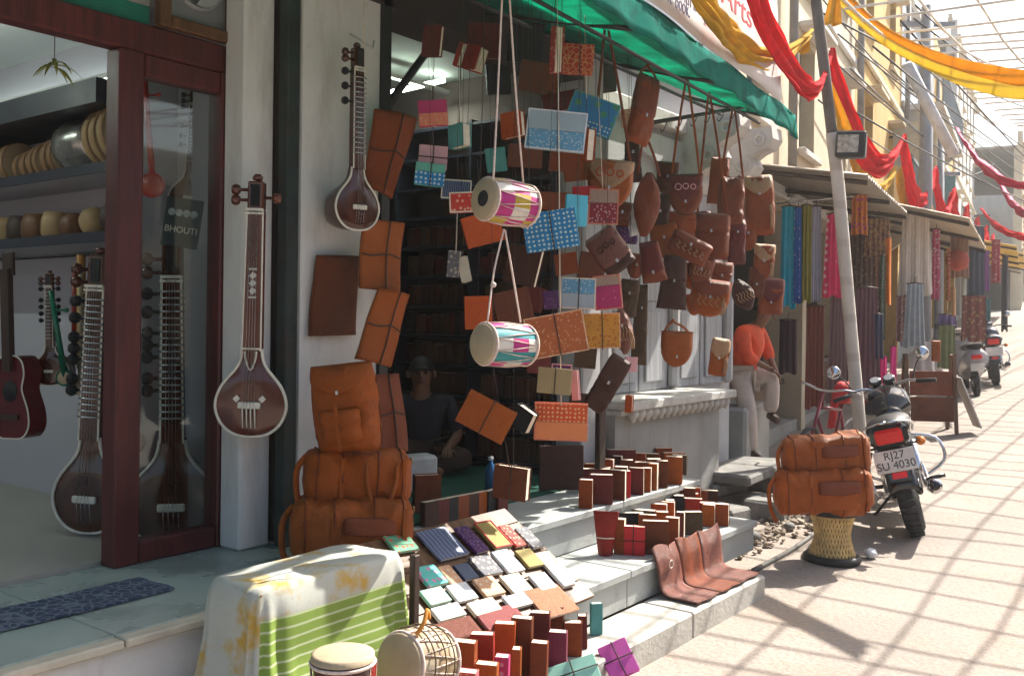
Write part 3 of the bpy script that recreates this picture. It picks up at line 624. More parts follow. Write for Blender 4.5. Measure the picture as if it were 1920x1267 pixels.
dk = drum('barrel_drum', 'barrel drum lying in a rope net beside the upright drum', pd, rd, .20, .23, [M('cream_shell', (.30, .22, .13), .6, .3, 8), M('pale_shell', (.42, .35, .25), .6, .3, 8), M('cream_shell', (0, 0, 0))], None, 13)
m = S()
for k in range(3): m.torus(.128-.004*abs(k-1), .003, T(-.05+.05*k, 0, 0) @ RY(math.pi/2), 24, 5)
m.build('net_rings', M('dark_net', (.12, .09, .05), .9), dk)
m = S(); m.tube(pts_bez([(-.09, -.05, .11), (-.07, -.06, .15), (-.05, -.05, .19), (-.035, -.05, .16)], 5), .008, 6); m.build('carry_tab', M('orange_cloth', (.55, .22, .03), .8), dk)
ck = MB(); ck.box((0, 0, .1), (.3, .26, .2), ch=.006); tag(ck.build('wooden_crate', brown_wood, None, V(pd.x+.05, pd.y, .133)), 'low wooden crate carrying the barrel drum', 'crate')
# ================================================================ table with draped cloth
tb = thing('draped_table', 'small table under a white floral cloth with green striped front', 'table', (2.375, 2.73, .133))
for x in (-.29, .29):
    for y in (-.10, .10): m = MB(); m.box((x, y, .29), (.035, .035, .58)); m.build('leg', brown_wood, tb)
m = MB(); m.box((0, 0, .575), (.66, .27, .02)); m.build('table_top', brown_wood, tb)
def drape(w, d, h, t):
    n = 120; rings = []; per = []
    for k in range(n):
        a = 2*math.pi*k/n; c, s = math.cos(a), math.sin(a); e = .22
        per.append((w/2*math.copysign(abs(c)**e, c), d/2*math.copysign(abs(s)**e, s), a))
    prof = [(.0, 0), (.5, .0), (.9, .0), (.97, -.004), (1.0, -.016)]
    m = S(); vs = []
    for f, dz in prof:
        for x, y, a in per: vs.append((x*f, y*f, h+dz*1.5+.012*noise.noise((x*f*7, y*f*9, 1))))
    nz = 14
    for j in range(1, nz+1):
        q = j/nz; z = h-.016-(h-.02)*q
        for x, y, a in per:
            fl = .010+.05*q*q; wob = (.002+.024*q)*math.sin(a*17+3*noise.noise((x*4, y*4, 0)))*(.6+.6*noise.noise((x*3, y*3, 4)))+(.012+.03*q)*noise.noise((x*7, y*7, z*5))
            nrm = Vector((x/(w/2)**1, y/(d/2)**1, 0)); nrm = Vector((math.copysign(abs(x/(w/2))**6, x), math.copysign(abs(y/(d/2))**6, y), 0)); nrm.normalize()
            corner = min(abs(x/(w/2)), abs(y/(d/2)))**8
            vs.append((x+nrm.x*(fl+wob+.05*q*corner), y+nrm.y*(fl+wob+.05*q*corner), z))
    tot = len(prof)+nz; m.add(vs, [])
    for i in range(tot-1):
        for k in range(n):
            m.f.append((i*n+k, i*n+(k+1) % n, (i+1)*n+(k+1) % n, (i+1)*n+k))
            x, y, a = per[k]; front = y < -d*.42 and x > -w*.47
            m.mi.append(1 if front and i >= len(prof)+1 else 0); m.sm.append(True)
    c0 = [k for k in range(n)]; m.f.append(tuple(reversed(c0))) if 0 else None
    return m.build('tablecloth', [M('floral_cloth', (.40, .41, .37), .8, .08, 5, .15, 300, kind='bloom', c2=(.42, .27, .05), s2=6), M('green_striped_cloth', (.19, .28, .05), .8, .15, 6, .15, 300, kind='stripes_z', c2=(.42, .48, .28), s2=8.5)], t)
solid(drape(.70, .29, .603, tb), .003)
# ================================================================ sloping display board with notebooks
B0, BU = V(3.52, 2.72, .50), None
bt = R(32); Bx = V(1, 0, 0); By = V(0, math.cos(bt), math.sin(bt)); Bn = V(0, -math.sin(bt), math.cos(bt))
def onB(u, v):
    d = ray(u, v); o = V(0, 0, CAM_Z); return o+d*((B0-o).dot(Bn)/d.dot(Bn))
db = thing('display_board', 'sloping wooden display board on the steps covered with notebooks', 'display board', B0)
bc = [onB(*p) for p in ((700, 1010), (1000, 985), (1090, 1125), (800, 1200))]
xs = [min(p.x for p in bc)-.02, max(p.x for p in bc)-.06]; ll = [(p-B0).dot(By) for p in bc]; l0, l1 = min(ll), max(ll)
mb = Matrix(((1, 0, 0, 0), (0, By.y, Bn.y, 0), (0, By.z, Bn.z, 0), (0, 0, 0, 1)))
for k in range(6):
    m = MB(); wv = (l1-l0)/6; m.box(((xs[0]+xs[1])/2-B0.x, l0+wv*(k+.5), -.016), (xs[1]-xs[0], wv-.004, .02), mb, ch=.002); m.build('plank', brown_wood, db)
pp = atY(776, 1165, 2.55)
m = MB(); m.box((pp.x-B0.x, 2.55-B0.y, .47-B0.z), (.03, .03, .52), ch=.003); m.build('post', dark_wood, db)
for x in (.3,): m = MB(); m.box((x, .28, -.08), (.03, .03, .16)); m.build('prop', dark_wood, db)
def flat(label, u, v, w, h, cov, rz=0, k=0, **kw):
    p = onB(u, v); s = (p-V(0, 0, CAM_Z)).dot(AX)/F_PX
    d = .012+.004*random.random(); t = thing('notebook', label, 'notebook', p+Bn*(.004+d/2+k*.018), (0, 0, 0), 'notebooks laid out on the sloping board')
    t.rotation_euler = (Matrix(((1, 0, 0), (0, -Bn.y, By.y), (0, -Bn.z, By.z))).to_3x3() @ Matrix.Rotation(R(rz), 3, 'Y')).to_euler()
    g = lambda c: COV[c] if isinstance(c, str) else c
    for q in ('cov2', 'border'):
        if kw.get(q): kw[q] = g(kw[q])
    book_parts(t, w*s*1.25, h*s*1.25, d, g(cov), inset=.006, **kw)
G = 'on the sloping board'
for a in (('green and red printed notebook at the top left of the board', 750, 1022, 46, 36, 'greenprint', 6), ('slate blue satin notebook at the top of the board', 828, 1022, 62, 62, 'jean', 2), ('purple notebook with red top edge on the board', 882, 1015, 28, 56, 'purple', 3), ('olive gold notebook framed in red at the top of the board', 922, 1006, 38, 56, 'olive_gold', 4, 0), ('red and green flowered narrow notebook at the top right of the board', 958, 1008, 22, 46, 'red_pat', 5), ('grey picture notebook at the top right corner of the board', 990, 1012, 26, 44, 'grey', 4),
          ('teal and pink printed notebook in the second row', 806, 1084, 40, 40, 'tealpink', 4), ('peach notebook with small print in the second row', 842, 1082, 24, 38, 'peach', 5), ('navy flowered notebook in the second row', 872, 1076, 30, 32, 'navy', 6), ('dark grey notebook with small flower in the second row', 908, 1064, 42, 40, 'grey', 6), ('white printed notebook beside the dark grey one', 950, 1056, 36, 46, 'white', 5), ('tan and cream notebook at the right of the second row', 990, 1050, 34, 36, 'olive_gold', 6), ('plain white notebook at the right end of the second row', 1030, 1058, 34, 44, 'ivory', 5),
          ('pale teal notebook in the third row', 814, 1122, 44, 30, 'mint', 4), ('white sheet notebook in the middle of the third row', 864, 1114, 42, 34, 'white', 5), ('cream notebook with tan print in the third row', 914, 1104, 42, 36, 'peach', 5), ('white notebook under the white printed one in the third row', 965, 1098, 42, 36, 'ivory', 4), ('bluish white notebook in the third row', 1015, 1094, 36, 32, 'white', 6), ('white notebook at the right end of the third row', 1052, 1086, 28, 36, 'white', 5),
          ('blue and white printed notebook at the lower left of the board', 838, 1152, 56, 26, 'white', 4), ('white paper notebook in the middle of the lowest row', 905, 1142, 56, 26, 'ivory', 4), ('white notebook at the right of the lowest row', 968, 1130, 48, 24, 'white', 5)):
    kw = {}
    if 'framed' in a[0]: kw['border'] = 'red'
    if 'red top' in a[0]: kw['cov2'] = 'purple'; 
    flat(*a[:7], **kw)
for lab, u, v, w, h, mat in (('wide pinkish leather folder below the notebooks at left', 850, 1185, 90, 34, PINKSHEEN), ('mauve leather folder below the notebooks in the middle', 940, 1165, 84, 44, leather('mauve_leather', (.32, .10, .10))), ('peach leather folder at the lower right of the board', 1032, 1130, 78, 56, leather('peach_leather', (.46, .22, .13)))): flat(lab, u, v, w, h, mat, 5)
# ================================================================ books standing in front of the board
def upright(label, u, vt, w, cov, Y, h, zb, yaw, d, group, name='upright_book', **k):
    p = atY(u, vt, Y); s = tY(u, vt, Y)/F_PX; w_ = w*s*1.2; top = p.z
    h = max(.15, min(.30, top-zb)) if h is None else h
    t = thing(name, label, 'book', V(p.x, p.y, zb+h/2+.001), (0, R(random.uniform(-1.5, 1.5)), FACE+R(yaw)), group)
    book_parts(t, w_, h, d, cov, inset=.008, spine_right=k.pop('sr', False), **k)
for lab, u, vt, w, cov, Y in (('rust brown upright book at the left end of the front books', 868, 1200, 40, RUST, 2.36), ('red upright book second from the left in the front row of books', 905, 1186, 36, REDL, 2.40), ('orange red upright book right of the red one', 946, 1166, 32, ORANGE, 2.43), ('tall brown upright book in the middle of the box', 979, 1156, 32, BROWN, 2.41), ('tall maroon upright book right of the middle', 1013, 1146, 30, MAROON, 2.44), ('tallest tan brown upright book at the back of the front books', 1040, 1134, 28, CHEST, 2.48), ('maroon purple upright book in front of the tallest one', 1046, 1182, 28, cloth('plum_cloth', (.16, .02, .05)), 2.32), ('red brown upright book near the right end', 1074, 1168, 28, RUST, 2.40), ('narrow maroon upright book at the right end', 1092, 1170, 14, MAROON, 2.42), ('brown upright book with tan spine in the front row', 1011, 1202, 26, CHEST, 2.32), ('slim tan upright book in the front row', 968, 1214, 14, TAN, 2.32), ('bright magenta upright book in the front row', 941, 1228, 22, COV['magenta'], 2.30), ('ginger upright book at the front left', 912, 1242, 34, GINGER, 2.28), ('pinkish red book lowest at the front left', 872, 1256, 38, COV['pink_br'], 2.26)):
    upright(lab, u, vt, w, cov, Y, None, .134, random.uniform(-16, 0), .046, 'upright books in the front box', sr=True)
upright('teal green upright book standing alone on the lowest step', 1118, 1164, 18, COV['teal'], 2.47, None, .134, 10, .03, 'upright books in the front box')
for lab, u, v, w, h, c, rz in (('pale mint silk book lying flat at the bottom edge', 1075, 1262, 95, 46, 'mint', -16), ('hot pink silk book with dark tie at the bottom edge', 1160, 1236, 56, 66, 'hot_pink', -22)):
    p = atY(u, v, 2.22); s = tY(u, v, 2.22)/F_PX; t = thing('silk_book', lab, 'book', p, (R(-42), R(rz), FACE+R(8))); book_parts(t, w*s, h*s, .025, COV[c], strap=2)
# ================================================================ books on the steps at the right
CR = (1060, 780, 3.168)
pal = dict(o=ORANGE, d=DARKB, b=BROWN, m=MAROON, r=REDL, t=TAN, g=GINGER, c=CHEST, l=OLIVE, k=BLACKL, u=RUST, R=COV['red'])
rects = [(260, 115, 400, 262, 'm', 'large maroon book standing open against the plinth'), (450, 225, 545, 305, 'b', 'brown book at the back beside the plinth'), (540, 200, 620, 305, 'u', 'rust book tallest of the back row by the plinth'), (395, 235, 470, 345, 'u', 'rust book in front of the large maroon one'), (585, 270, 640, 330, 'g', 'small ginger book in the back row'), (640, 285, 715, 345, 'l', 'olive book in the back row'),
 (120, 278, 196, 392, 'o', 'orange book at the left end of the top row'), (198, 272, 280, 392, 'o', 'second orange book in the top row'), (283, 262, 332, 385, 'd', 'dark brown book right of the orange pair'), (334, 282, 395, 392, 'c', 'tan edged book beside the dark brown one'), (110, 372, 250, 440, 'm', 'wide maroon book behind the red brown one'),
 (90, 408, 155, 548, 'u', 'red brown book at the left end of the floor edge'), (157, 418, 268, 562, 'm', 'maroon brown book at the floor edge'), (270, 408, 350, 552, 'b', 'brown embossed book at the floor edge'), (352, 394, 380, 522, 'R', 'red spine book beside the embossed one'), (383, 382, 458, 512, 'm', 'maroon book in the middle of the floor rows'), (456, 378, 505, 494, 'g', 'orange printed book in the middle of the floor rows'), (503, 342, 545, 470, 't', 'tan book in the middle of the floor rows'), (545, 332, 602, 462, 'b', 'brown book right of the tan one'), (604, 318, 684, 452, 'g', 'ginger book near the right end of the floor rows'), (690, 305, 765, 442, 'b', 'brown book at the right end of the floor rows'), (766, 300, 802, 422, 'o', 'orange book last in the floor rows'),
 (370, 535, 520, 622, 'l', 'wide olive brown book at the back of the middle step'), (522, 522, 596, 622, 'o', 'orange brown book beside the wide olive one'), (595, 504, 642, 612, 'b', 'brown book in the second row of the middle step'), (643, 484, 696, 600, 'k', 'black book in the second row of the middle step'), (700, 445, 780, 552, 'o', 'orange printed book in the second row of the middle step'), (780, 442, 838, 545, 'u', 'rust printed book beside the orange printed one'), (700, 552, 800, 612, 'r', 'red book lying behind the front row'), (805, 535, 880, 640, 'r', 'red brown book behind the orange one'), (885, 552, 962, 648, 'u', 'rust book at the right end of the middle step'), (822, 572, 882, 652, 'g', 'ginger book near the leather panels'), (712, 602, 800, 700, 'l', 'olive book in the front row of the middle step'), (662, 595, 704, 722, 'm', 'maroon book in the front row of the middle step'), (600, 632, 668, 782, 'u', 'rust book in the front row of the middle step'), (470, 655, 598, 818, 'b', 'broad brown book in the front row of the middle step'), (350, 682, 460, 822, 'R', 'bright red book with black tie in the front row'), (300, 645, 350, 815, 'u', 'red brown book left of the bright red one'), (318, 620, 450, 700, 'k', 'dark book behind the bright red one')]
rects += [(560, 385, 642, 490, 'o', 'orange book in front of the brown one near the floor rows end'), (642, 372, 702, 478, 'd', 'dark book beside the orange one near the floor rows end'), (420, 300, 500, 395, 'u', 'rust book in the second floor row'), (298, 335, 362, 425, 'b', 'brown book in the second floor row'), (200, 338, 262, 430, 'r', 'red book in the second floor row'), (705, 372, 770, 470, 'm', 'maroon book near the end of the second floor row'), (490, 292, 560, 372, 'b', 'brown book in the third floor row'), (640, 250, 700, 330, 'o', 'orange book in the back corner by the plinth'), (540, 590, 604, 700, 'g', 'ginger book in the second row of the middle step'), (445, 610, 530, 720, 'u', 'rust book behind the broad brown one'), (840, 470, 900, 560, 'd', 'dark book near the right end of the middle step')]
for x0, y0, x1, y1, c, lab in rects:
    u = CR[0]+(x0+x1)/2/CR[2]; vt = CR[1]+y0/CR[2]; vb = CR[1]+y1/CR[2]; w = (x1-x0)/CR[2]
    p = atZ(u, vb, FZ); zb = FZ
    if p.y < 2.88: p = atZ(u, vb, .335); zb = .335; p.y = max(2.60, min(2.97, p.y))
    p.y = min(p.y, 3.40) if zb < .5 else min(max(p.y, 3.04), 3.40)
    s = tY(u, vb, p.y)/F_PX; p = atY(u, vb, p.y); h = max(.14, (vb-vt)*s*1.22)
    t = thing('step_book', lab, 'book', V(p.x, p.y, zb+h/2+.001), (0, 0, FACE+R(random.uniform(-22, 6))), 'leather books standing on the steps'); k = {}
    if 'tie' in lab: k['strap'] = 2
    book_parts(t, w*s*1.22, h, random.uniform(.04, .06), pal[c], inset=.008, **k)
# dark books on the shop floor left of the doorway
rng = random.Random(4)
for i, lab in enumerate(('dark brown book nearest the duffel bags', 'maroon book second from the duffel bags', 'black book third from the duffel bags', 'rust book in the middle of the threshold row', 'dark book right of the middle of the threshold row', 'ginger book near the end of the threshold row', 'black book second last in the threshold row', 'maroon book last in the threshold row')):
    u, vb = 805+i*19, 985-i*4; p = atZ(u, vb, FZ); t = thing('threshold_book', lab, 'book', V(p.x, max(p.y, 3.06), FZ+.066), (0, 0, FACE+R(52+rng.uniform(-9, 9))), 'row of books on the shop threshold')
    book_parts(t, .10, .13, .04, [DARKB, MAROON, BLACKL, RUST, DARKB, GINGER, BLACKL, MAROON][i], inset=.006)
p = atZ(800, 962, FZ); t = thing('threshold_book', 'tall brown books side by side behind the duffel bags', 'book', V(p.x, p.y, FZ+.11), (0, 0, FACE+R(20))); book_parts(t, .15, .22, .06, CHEST)
p = atZ(1052, 918, FZ+.02); t = thing('standing_folder', 'large brown leather folder standing inside against the pillar', 'folder', V(p.x, p.y, FZ+.16), (0, 0, FACE+R(10))); book_parts(t, .28, .28, .03, DARKB)
# leaning leather panels
for i, (x0, x1, c, lab) in enumerate(((4.66, 4.92, PINKSHEEN, 'curved brown leather panel, pinkish sheen in its colour, with a tie leaning on the step, nearest'), (4.925, 5.17, CHEST, 'curved chestnut leather panel in the middle of the three'), (5.175, 5.46, PINKSHEEN, 'curved leather panel, pinkish sheen in its colour, farthest along the step'))):
    pr = pts_bez([(2.285, .150), (2.37, .150), (2.46, .150), (2.508, .18), (2.522, .27), (2.532, .33), (2.560, .40)], 5); n = len(pr)-1
    m = S(); m.grid(lambda a, b: V((a-.5)*(x1-x0)+.012*math.sin(b*5+i), pr[int(round(b*n))].x-2.40+.006*math.sin(a*9+i*2), pr[int(round(b*n))].y-.133+.012*math.sin(a*6+i)*b), 8, n)
    o = m.build('leather_sheet', c, None, ((x0+x1)/2, 2.40, .133)); solid(o, .008); tag(o, lab, 'leather sheet', 'leather panels leaning on the steps')
    if i == 0: m = S(); m.torus(.022, .003, T(-.02, 2.505-2.40, .17) @ RXm(math.pi/2), 16, 5); m.build('tie', cord_mat, o)
# red folded wrap
p = atZ(1135, 1040, .335); t = thing('red_wrap', 'glossy red folded leather wrap standing at the step corner', 'leather wrap', V(p.x, p.y, .335), (0, 0, FACE+R(-10)))
m = S(); m.grid(lambda a, b: V((a-.5)*(.075+.07*b), -.03*math.sin(a*math.pi)*(1.2-b)+.03*b, .24*b), 10, 10); solid(m.build('wrap', REDL, t), .006)
m = S(); m.tube([(-.05, -.02, .10), (0, -.036, .10), (.05, -.02, .10)], .004, 6); m.build('tie', cord_mat, t)
# ================================================================ green awning, its frame, banner
def rough_alpha(mat, scale, lo, hi):
    """real holes torn through a cloth"""
    nt = mat.node_tree; out = nt.nodes['Material Output']; src = out.inputs[0].links[0].from_socket; P = [n for n in nt.nodes if n.type == 'TEX_COORD'][0].outputs['Object']
    n = N(nt, 'ShaderNodeTexNoise'); n.inputs['Scale'].default_value = scale; n.inputs['Detail'].default_value = 3; nt.links.new(P, n.inputs[0])
    t = N(nt, 'ShaderNodeBsdfTransparent'); mx = N(nt, 'ShaderNodeMixShader'); nt.links.new(ramp(nt, n.outputs[0], lo, hi), mx.inputs[0]); nt.links.new(src, mx.inputs[1]); nt.links.new(t.outputs[0], mx.inputs[2]); nt.links.new(mx.outputs[0], out.inputs[0]); return mat
E0, E1 = atZ(1203, 0, 3.2), atZ(1476, 205, 3.2)
def edge(x): k = (x-E0.x)/(E1.x-E0.x); p = E0.lerp(E1, k); return V(p.x, max(p.y, 2.05), 3.2+(0 if x > 4 else .0))
aw = thing('green_awning', 'torn green shade cloth awning over the book shop front', 'awning', (5, 3, 3.2))
green_t = rough_alpha(M('green_shade_cloth', (.012, .46, .33), .6, .4, 4, .5, 30, kind='stain', c2=(.006, .12, .10), s2=2.2, trans=.7), 9, .70, .73)
def aw_pt(x, q):          # q 0 at the wall, 1 at the outer edge
    e = edge(x); wl = V(x, 3.60, 3.50); p = wl.lerp(e, q); sag = .06*math.sin(q*math.pi)+.02*math.sin(x*4.2)*q*(1-q)+.012*q
    return p-V(0, 0, sag)+V(0, .015*math.sin(x*9)*q, 0)
m = S(); m.grid(lambda a, b: aw_pt(3.02+a*3.98, b)-V(5, 3, 3.2), 60, 12); solid(m.build('cloth', green_t, aw), .003)
m = S(); m.grid(lambda a, b: edge(3.02+a*3.98)+V(0, -.004-.02*b+.012*math.sin(a*60)*b, .0-.18*b+.008*math.sin(a*23))-V(5, 3, 3.2), 90, 4); solid(m.build('valance', M('dark_green_hem', (.006, .13, .10), .95, .3, 6, .2, 30, kind='stain', c2=(.008, .05, .045), s2=7, spec=.03), aw), .004)
m = S()
for x in (3.1, 4.4, 5.7, 6.95):
    a = aw_pt(x, 0)+V(0, 0, -.05); b = aw_pt(x, 1)+V(0, .02, -.05); m.tube([a-V(5, 3, 3.2), b-V(5, 3, 3.2)], .014, 6)
for q in (.35, .7): m.tube([aw_pt(3.02, q)-V(5, 3, 3.27), aw_pt(6.98, q)-V(5, 3, 3.27)], .012, 6)
m.build('frame', black_metal, aw)
tarp = M('black_roof_felt', (.03, .03, .03), .8, .3, 4, .3, 30)
m = MB(); m.grid(lambda a, b: V(3.05+a*2.9, 3.68-b*.75, 3.56-.05*b), 2, 2); solid(tag(m.build('roof_sheet', tarp), 'dark roofing sheet above the doorway of the book shop', 'roof sheet'), .02)
# awning over the music shop
a2 = thing('music_shop_awning', 'plain green awning over the music shop front', 'awning', (1, 3, 3.3))
m = S(); m.grid(lambda a, b: V(-3+a*6.0, 3.60-1.55*b, 3.55-.28*b-.05*math.sin(b*3.1))-V(1, 3, 3.3), 30, 8); solid(m.build('cloth', rough_alpha(M('green_tarpaulin', (.015, .30, .2), .6, .3, 5, .3, 30, trans=.25), 4, .69, .71), a2), .004)
m = S(); m.tube([(-4, -.95, -.06), (2, -.95, -.06)], .014, 6); m.build('rod', black_metal, a2)
# rod with hooks for the bags
rod_a, rod_b = atY(1200, 234, 3.0), atY(1430, 196, 3.0)
rd_ = thing('bag_rail', 'black iron rail with hooks under the end of the green awning', 'rail', rod_a)
m = S(); m.tube([V(0, 0, 0), rod_b-rod_a], .014, 8); m.build('bar', black_metal, rd_)
for k in range(9):
    q = (rod_b-rod_a)*((k+.5)/9); m = S(); m.tube(pts_bez([q+V(0, 0, .015), q+V(.0, -.015, -.01), q+V(0, 0, -.05), q+V(0, .02, -.07), q+V(0, .03, -.05)], 3), .0035, 5); m.build('hook', black_metal, rd_)
# sign banner on the street side of the awning
ban = M('banner_cloth', (.56, .52, .50), .7, .08, 3, .1, 60, kind='stain', c2=(.58, .34, .34), s2=1.6)
bd = (E1-E0).normalized(); bang = math.atan2(bd.y, bd.x)
bn = thing('shop_banner', 'white and pink printed shop banner above the green awning', 'banner', E0, (0, 0, bang)); BL = (E1-E0).length
m = S(); m.grid(lambda a, b: V(-.9+a*(BL+.75), .012*math.sin(a*14)+.05*b-.012, .008+.80*b), 40, 8); solid(m.build('cloth', ban, bn), .004)
def onBan(u, v):
    n = V(-bd.y, bd.x, 0); d = ray(u, v); o = V(0, 0, CAM_Z); p = o+d*((E0-o).dot(n)/d.dot(n)); return Matrix.Rotation(-bang, 3, 'Z') @ (p-E0)
ink = M('blue_grey_ink', (.10, .10, .17), .7, .1); inkr = M('red_ink', (.45, .02, .03), .7, .1)
for s_, u0, v0, u, v, sz, mt_ in (('Note Book.', 1218, -2, 1277, 40, .115, ink), ('With Diaries &', 1252, -22, 1328, 46, .115, ink), ('Arts', 1338, -22, 1396, 40, .21, inkr)):
    q = onBan(u, v); q0 = onBan(u0, v0); o = text('lettering', s_, sz, mt_, bn, (q.x, -.05, max(q.z, .085)), (math.pi/2, 0, 0), .002, 'RIGHT'); wd_ = max(p.co.x for p in o.data.vertices)-min(p.co.x for p in o.data.vertices); o.scale = ((q.x-q0.x)/wd_, 1, 1)
m = MB(); m.box((-.2, -.028, .80), (1.9, .004, .05)); m.build('red_band', inkr, bn)
# ================================================================ long necked lutes
wood_dark = M('lacquered_toon_wood', (.085, .022, .012), .16, .35, 5, .05, 60, kind='wood_z', c2=(.045, .012, .008), s2=30, spec=.6)
wood_mid = M('lacquered_red_wood', (.12, .026, .012), .18, .3, 5, .05, 60, kind='wood_z', c2=(.08, .018, .01), s2=26, spec=.6)
BODY = [(0, .002), (.05, .006), (.085, .022), (.118, .055), (.138, .105), (.136, .150), (.118, .195), (.090, .232), (.062, .265), (.044, .30), (.037, .345)]
def lute(label, name, base, rot, L, frets=0, mat=None, wide=1., pegs=((.92, -1), (.955, 1)), deep=.12, inlay=False, rim=bone, group=None):
    mat = mat or wood_dark; t = thing(name, label, name.replace('_', ' '), base, rot, group)
    pr = [(p.x*wide, p.y) for p in (Vector((a, b)) for a, b in BODY)]; fine = pts_bez([(a, 0, b) for a, b in pr], 4)
    m = S(); n = len(fine); K = 10; vs = []
    for p in fine:
        for k in range(K+1):
            s = -1+2*k/K; vs.append((p.x*s*L, (-.010-.018*(1-s*s)*min(1, p.x/.1))*L, p.z*L))
    fs = [(i*(K+1)+k, i*(K+1)+k+1, (i+1)*(K+1)+k+1, (i+1)*(K+1)+k) for i in range(n-1) for k in range(K)]; m.add(vs, fs); m.build('soundboard', mat, t)
    m = S(); vs = []
    for p in fine:
        for k in range(K+1):
            a = math.pi*k/K; vs.append((p.x*math.cos(a)*L, (-.010+deep*min(1, p.x/.125)*math.sin(a))*L, p.z*L))
    m.add(vs, fs); m.build('gourd', mat, t)
    m = S(); m.tube([(-p.x*L, -.013*L, p.z*L) for p in fine[::-1]]+[(p.x*L, -.013*L, p.z*L) for p in fine], .0062*L, 6); m.build('binding', rim, t)
    m = MB(); o = [(-.036*L, .335*L), (.036*L, .335*L), (.030*L, .885*L), (-.030*L, .885*L)]; m.prism(o, -.030*L, .02*L); nk = m.build('neck', mat, t)
    m = MB()
    for s in (-1, 1): m.tube([(s*.0365*L, -.028*L, .335*L), (s*.0305*L, -.028*L, .885*L)], .0042*L, 5)
    m.build('neck_binding', rim, nk)
    if frets:
        m = S()
        for k in range(frets):
            z = (.42+.44*k/frets)*L; m.tube([(-.042*L, -.030*L, z), (-.02*L, -.044*L, z), (.02*L, -.044*L, z), (.042*L, -.030*L, z)], .0035*L, 5)
        m.build('frets', steel, nk)
    m = MB(); m.box((0, -.006*L, .942*L), (.062*L, .052*L, .112*L), ch=.006*L); pb = m.build('pegbox', mat, t)
    m = MB(); m.box((0, -.034*L, .942*L), (.036*L, .004*L, .085*L)); m.build('pegbox_slot', BLACKL, pb)
    m = MB(); m.box((0, -.035*L, .886*L), (.068*L, .012*L, .010*L)); m.box((0, -.035*L, .872*L), (.072*L, .012*L, .008*L)); m.build('nut', rim, t)
    m = S(); m.lathe([(.0, 0), (.018*L, .004*L), (.022*L, .015*L), (.012*L, .028*L)], 10, T(0, 0, 1.0*L)); m.build('finial', mat, pb)
    for z, s in pegs:
        m = S(); m.lathe([(.007*L, .02*L), (.006*L, .062*L), (.018*L, .068*L), (.023*L, .082*L), (.017*L, .095*L), (0, .098*L)], 10, T(0, -.01*L, z*L) @ RY(s*math.pi/2)); m.build('peg', mat if z > .86 else BLACKL, t)
    m = MB(); m.box((0, -.037*L, .125*L), (.088*L, .016*L, .026*L), ch=.004*L); m.build('bridge', bone, t)
    m = S()
    for k in range(4): x = (-.024+.016*k)*L; m.tube([(x, -.03*L, .035*L), (x, -.047*L, .125*L)], .0032*L if inlay else .001*L, 4)
    m.build('tail_strings', bone if inlay else steel, t)
    m = S()
    for k in range(4): x = (-.018+.012*k)*L; m.tube([(x, -.046*L, .125*L), (x*.7, -.042*L, .886*L)], .0011*L, 3)
    m.build('strings', steel, t)
    if inlay:
        for A_ in [T(s*.05*L, -.034*L, .15*L) for s in (-1, 1)]+[T(0, -.032*L, z*L) for z in (.60, .63, .57)]: m = MB(); m.box((0, 0, 0), (.020*L, .004*L, .022*L), A_ @ RY(R(45))); m.build('inlay', bone, t)
        for z, w_ in ((.545, .030), (.655, .030), (.345, .07)): m = MB(); m.box((0, -.0335*L, z*L), (w_*L, .004*L, .007*L)); m.build('inlay', bone, t)
        m = S(); m.tube(pts_bez([(-.022*L, -.034*L, .335*L), (-.018*L, -.034*L, .30*L), (0, -.034*L, .262*L), (.018*L, -.034*L, .30*L), (.022*L, -.034*L, .335*L)], 5), .004*L, 4); m.build('inlay', bone, t)
    return t
def lute_at(label, name, ub, vb, ut, vt_, Y, yaw, **k):
    b = atY(ub, vb, Y); tp = atY(ut, vt_, Y); L = (tp-b).length; d = (tp-b)
    r = math.atan2(d.dot(RX), d.z); return lute(label, name, b, (0, r, FACE+R(yaw)), L, **k)
lute_at('brown long necked tanpura with ivory rim hung on the white column', 'tanpura', 470, 818, 486, 342, 3.58, 0, mat=wood_mid, inlay=True, wide=1.0, pegs=((.925, -1), (.965, -1), (.935, 1)))
lute_at('small dark sitar with pale rim hung by a wire on the plaster wall', 'sitar', 668, 432, 668, 90, 3.42, 42, frets=16, wide=1.0, deep=.26, pegs=((.93, -1), (.965, -1), (.86, -1), (.78, -1), (.70, -1)))
cord('thin pale wire holding the sitar on the plaster wall', [atY(682, -60, 3.5), atY(683, 120, 3.5)], .003, cord_mat)
hk = S(); q = atY(683, 84, 3.55); hk.tube([q+V(-.10, 0, .03), q+V(.03, -.03, -.02), q+V(.03, -.04, .02)], .005, 6); tag(hk.build('wall_hook', steel), 'bent metal hook on the wall above the small sitar', 'hook')
pg_s = tuple((z, -1) for z in (.945, .90, .83, .77, .70, .66, .62, .55, .51))
lute_at('large sitar with pale pegs standing behind the glass panel', 'sitar', 325, 1018, 322, 455, 4.12, 8, frets=20, deep=.3, wide=1.12, pegs=pg_s)
lute_at('dark sitar leaning inside beside the maroon door stile', 'sitar', 165, 998, 200, 480, 4.45, -6, frets=20, deep=.3, wide=.95, pegs=pg_s)
lute_at('small black and white sitar hanging below the shelf', 'sitar', 96, 722, 90, 512, 4.7, -4, frets=14, deep=.3, wide=1.25, pegs=tuple((z, s) for z in (.95, .91, .86, .76, .70, .64, .58) for s in (-1, 1)))
lute_at('slim sitar hanging high behind the glass panel', 'sitar', 352, 400, 368, 172, 4.3, 20, frets=16, deep=.3, wide=1.1, pegs=tuple((z, s) for z in (.95, .90, .85) for s in (-1, 1))+tuple((z, -1) for z in (.7, .62, .55)))
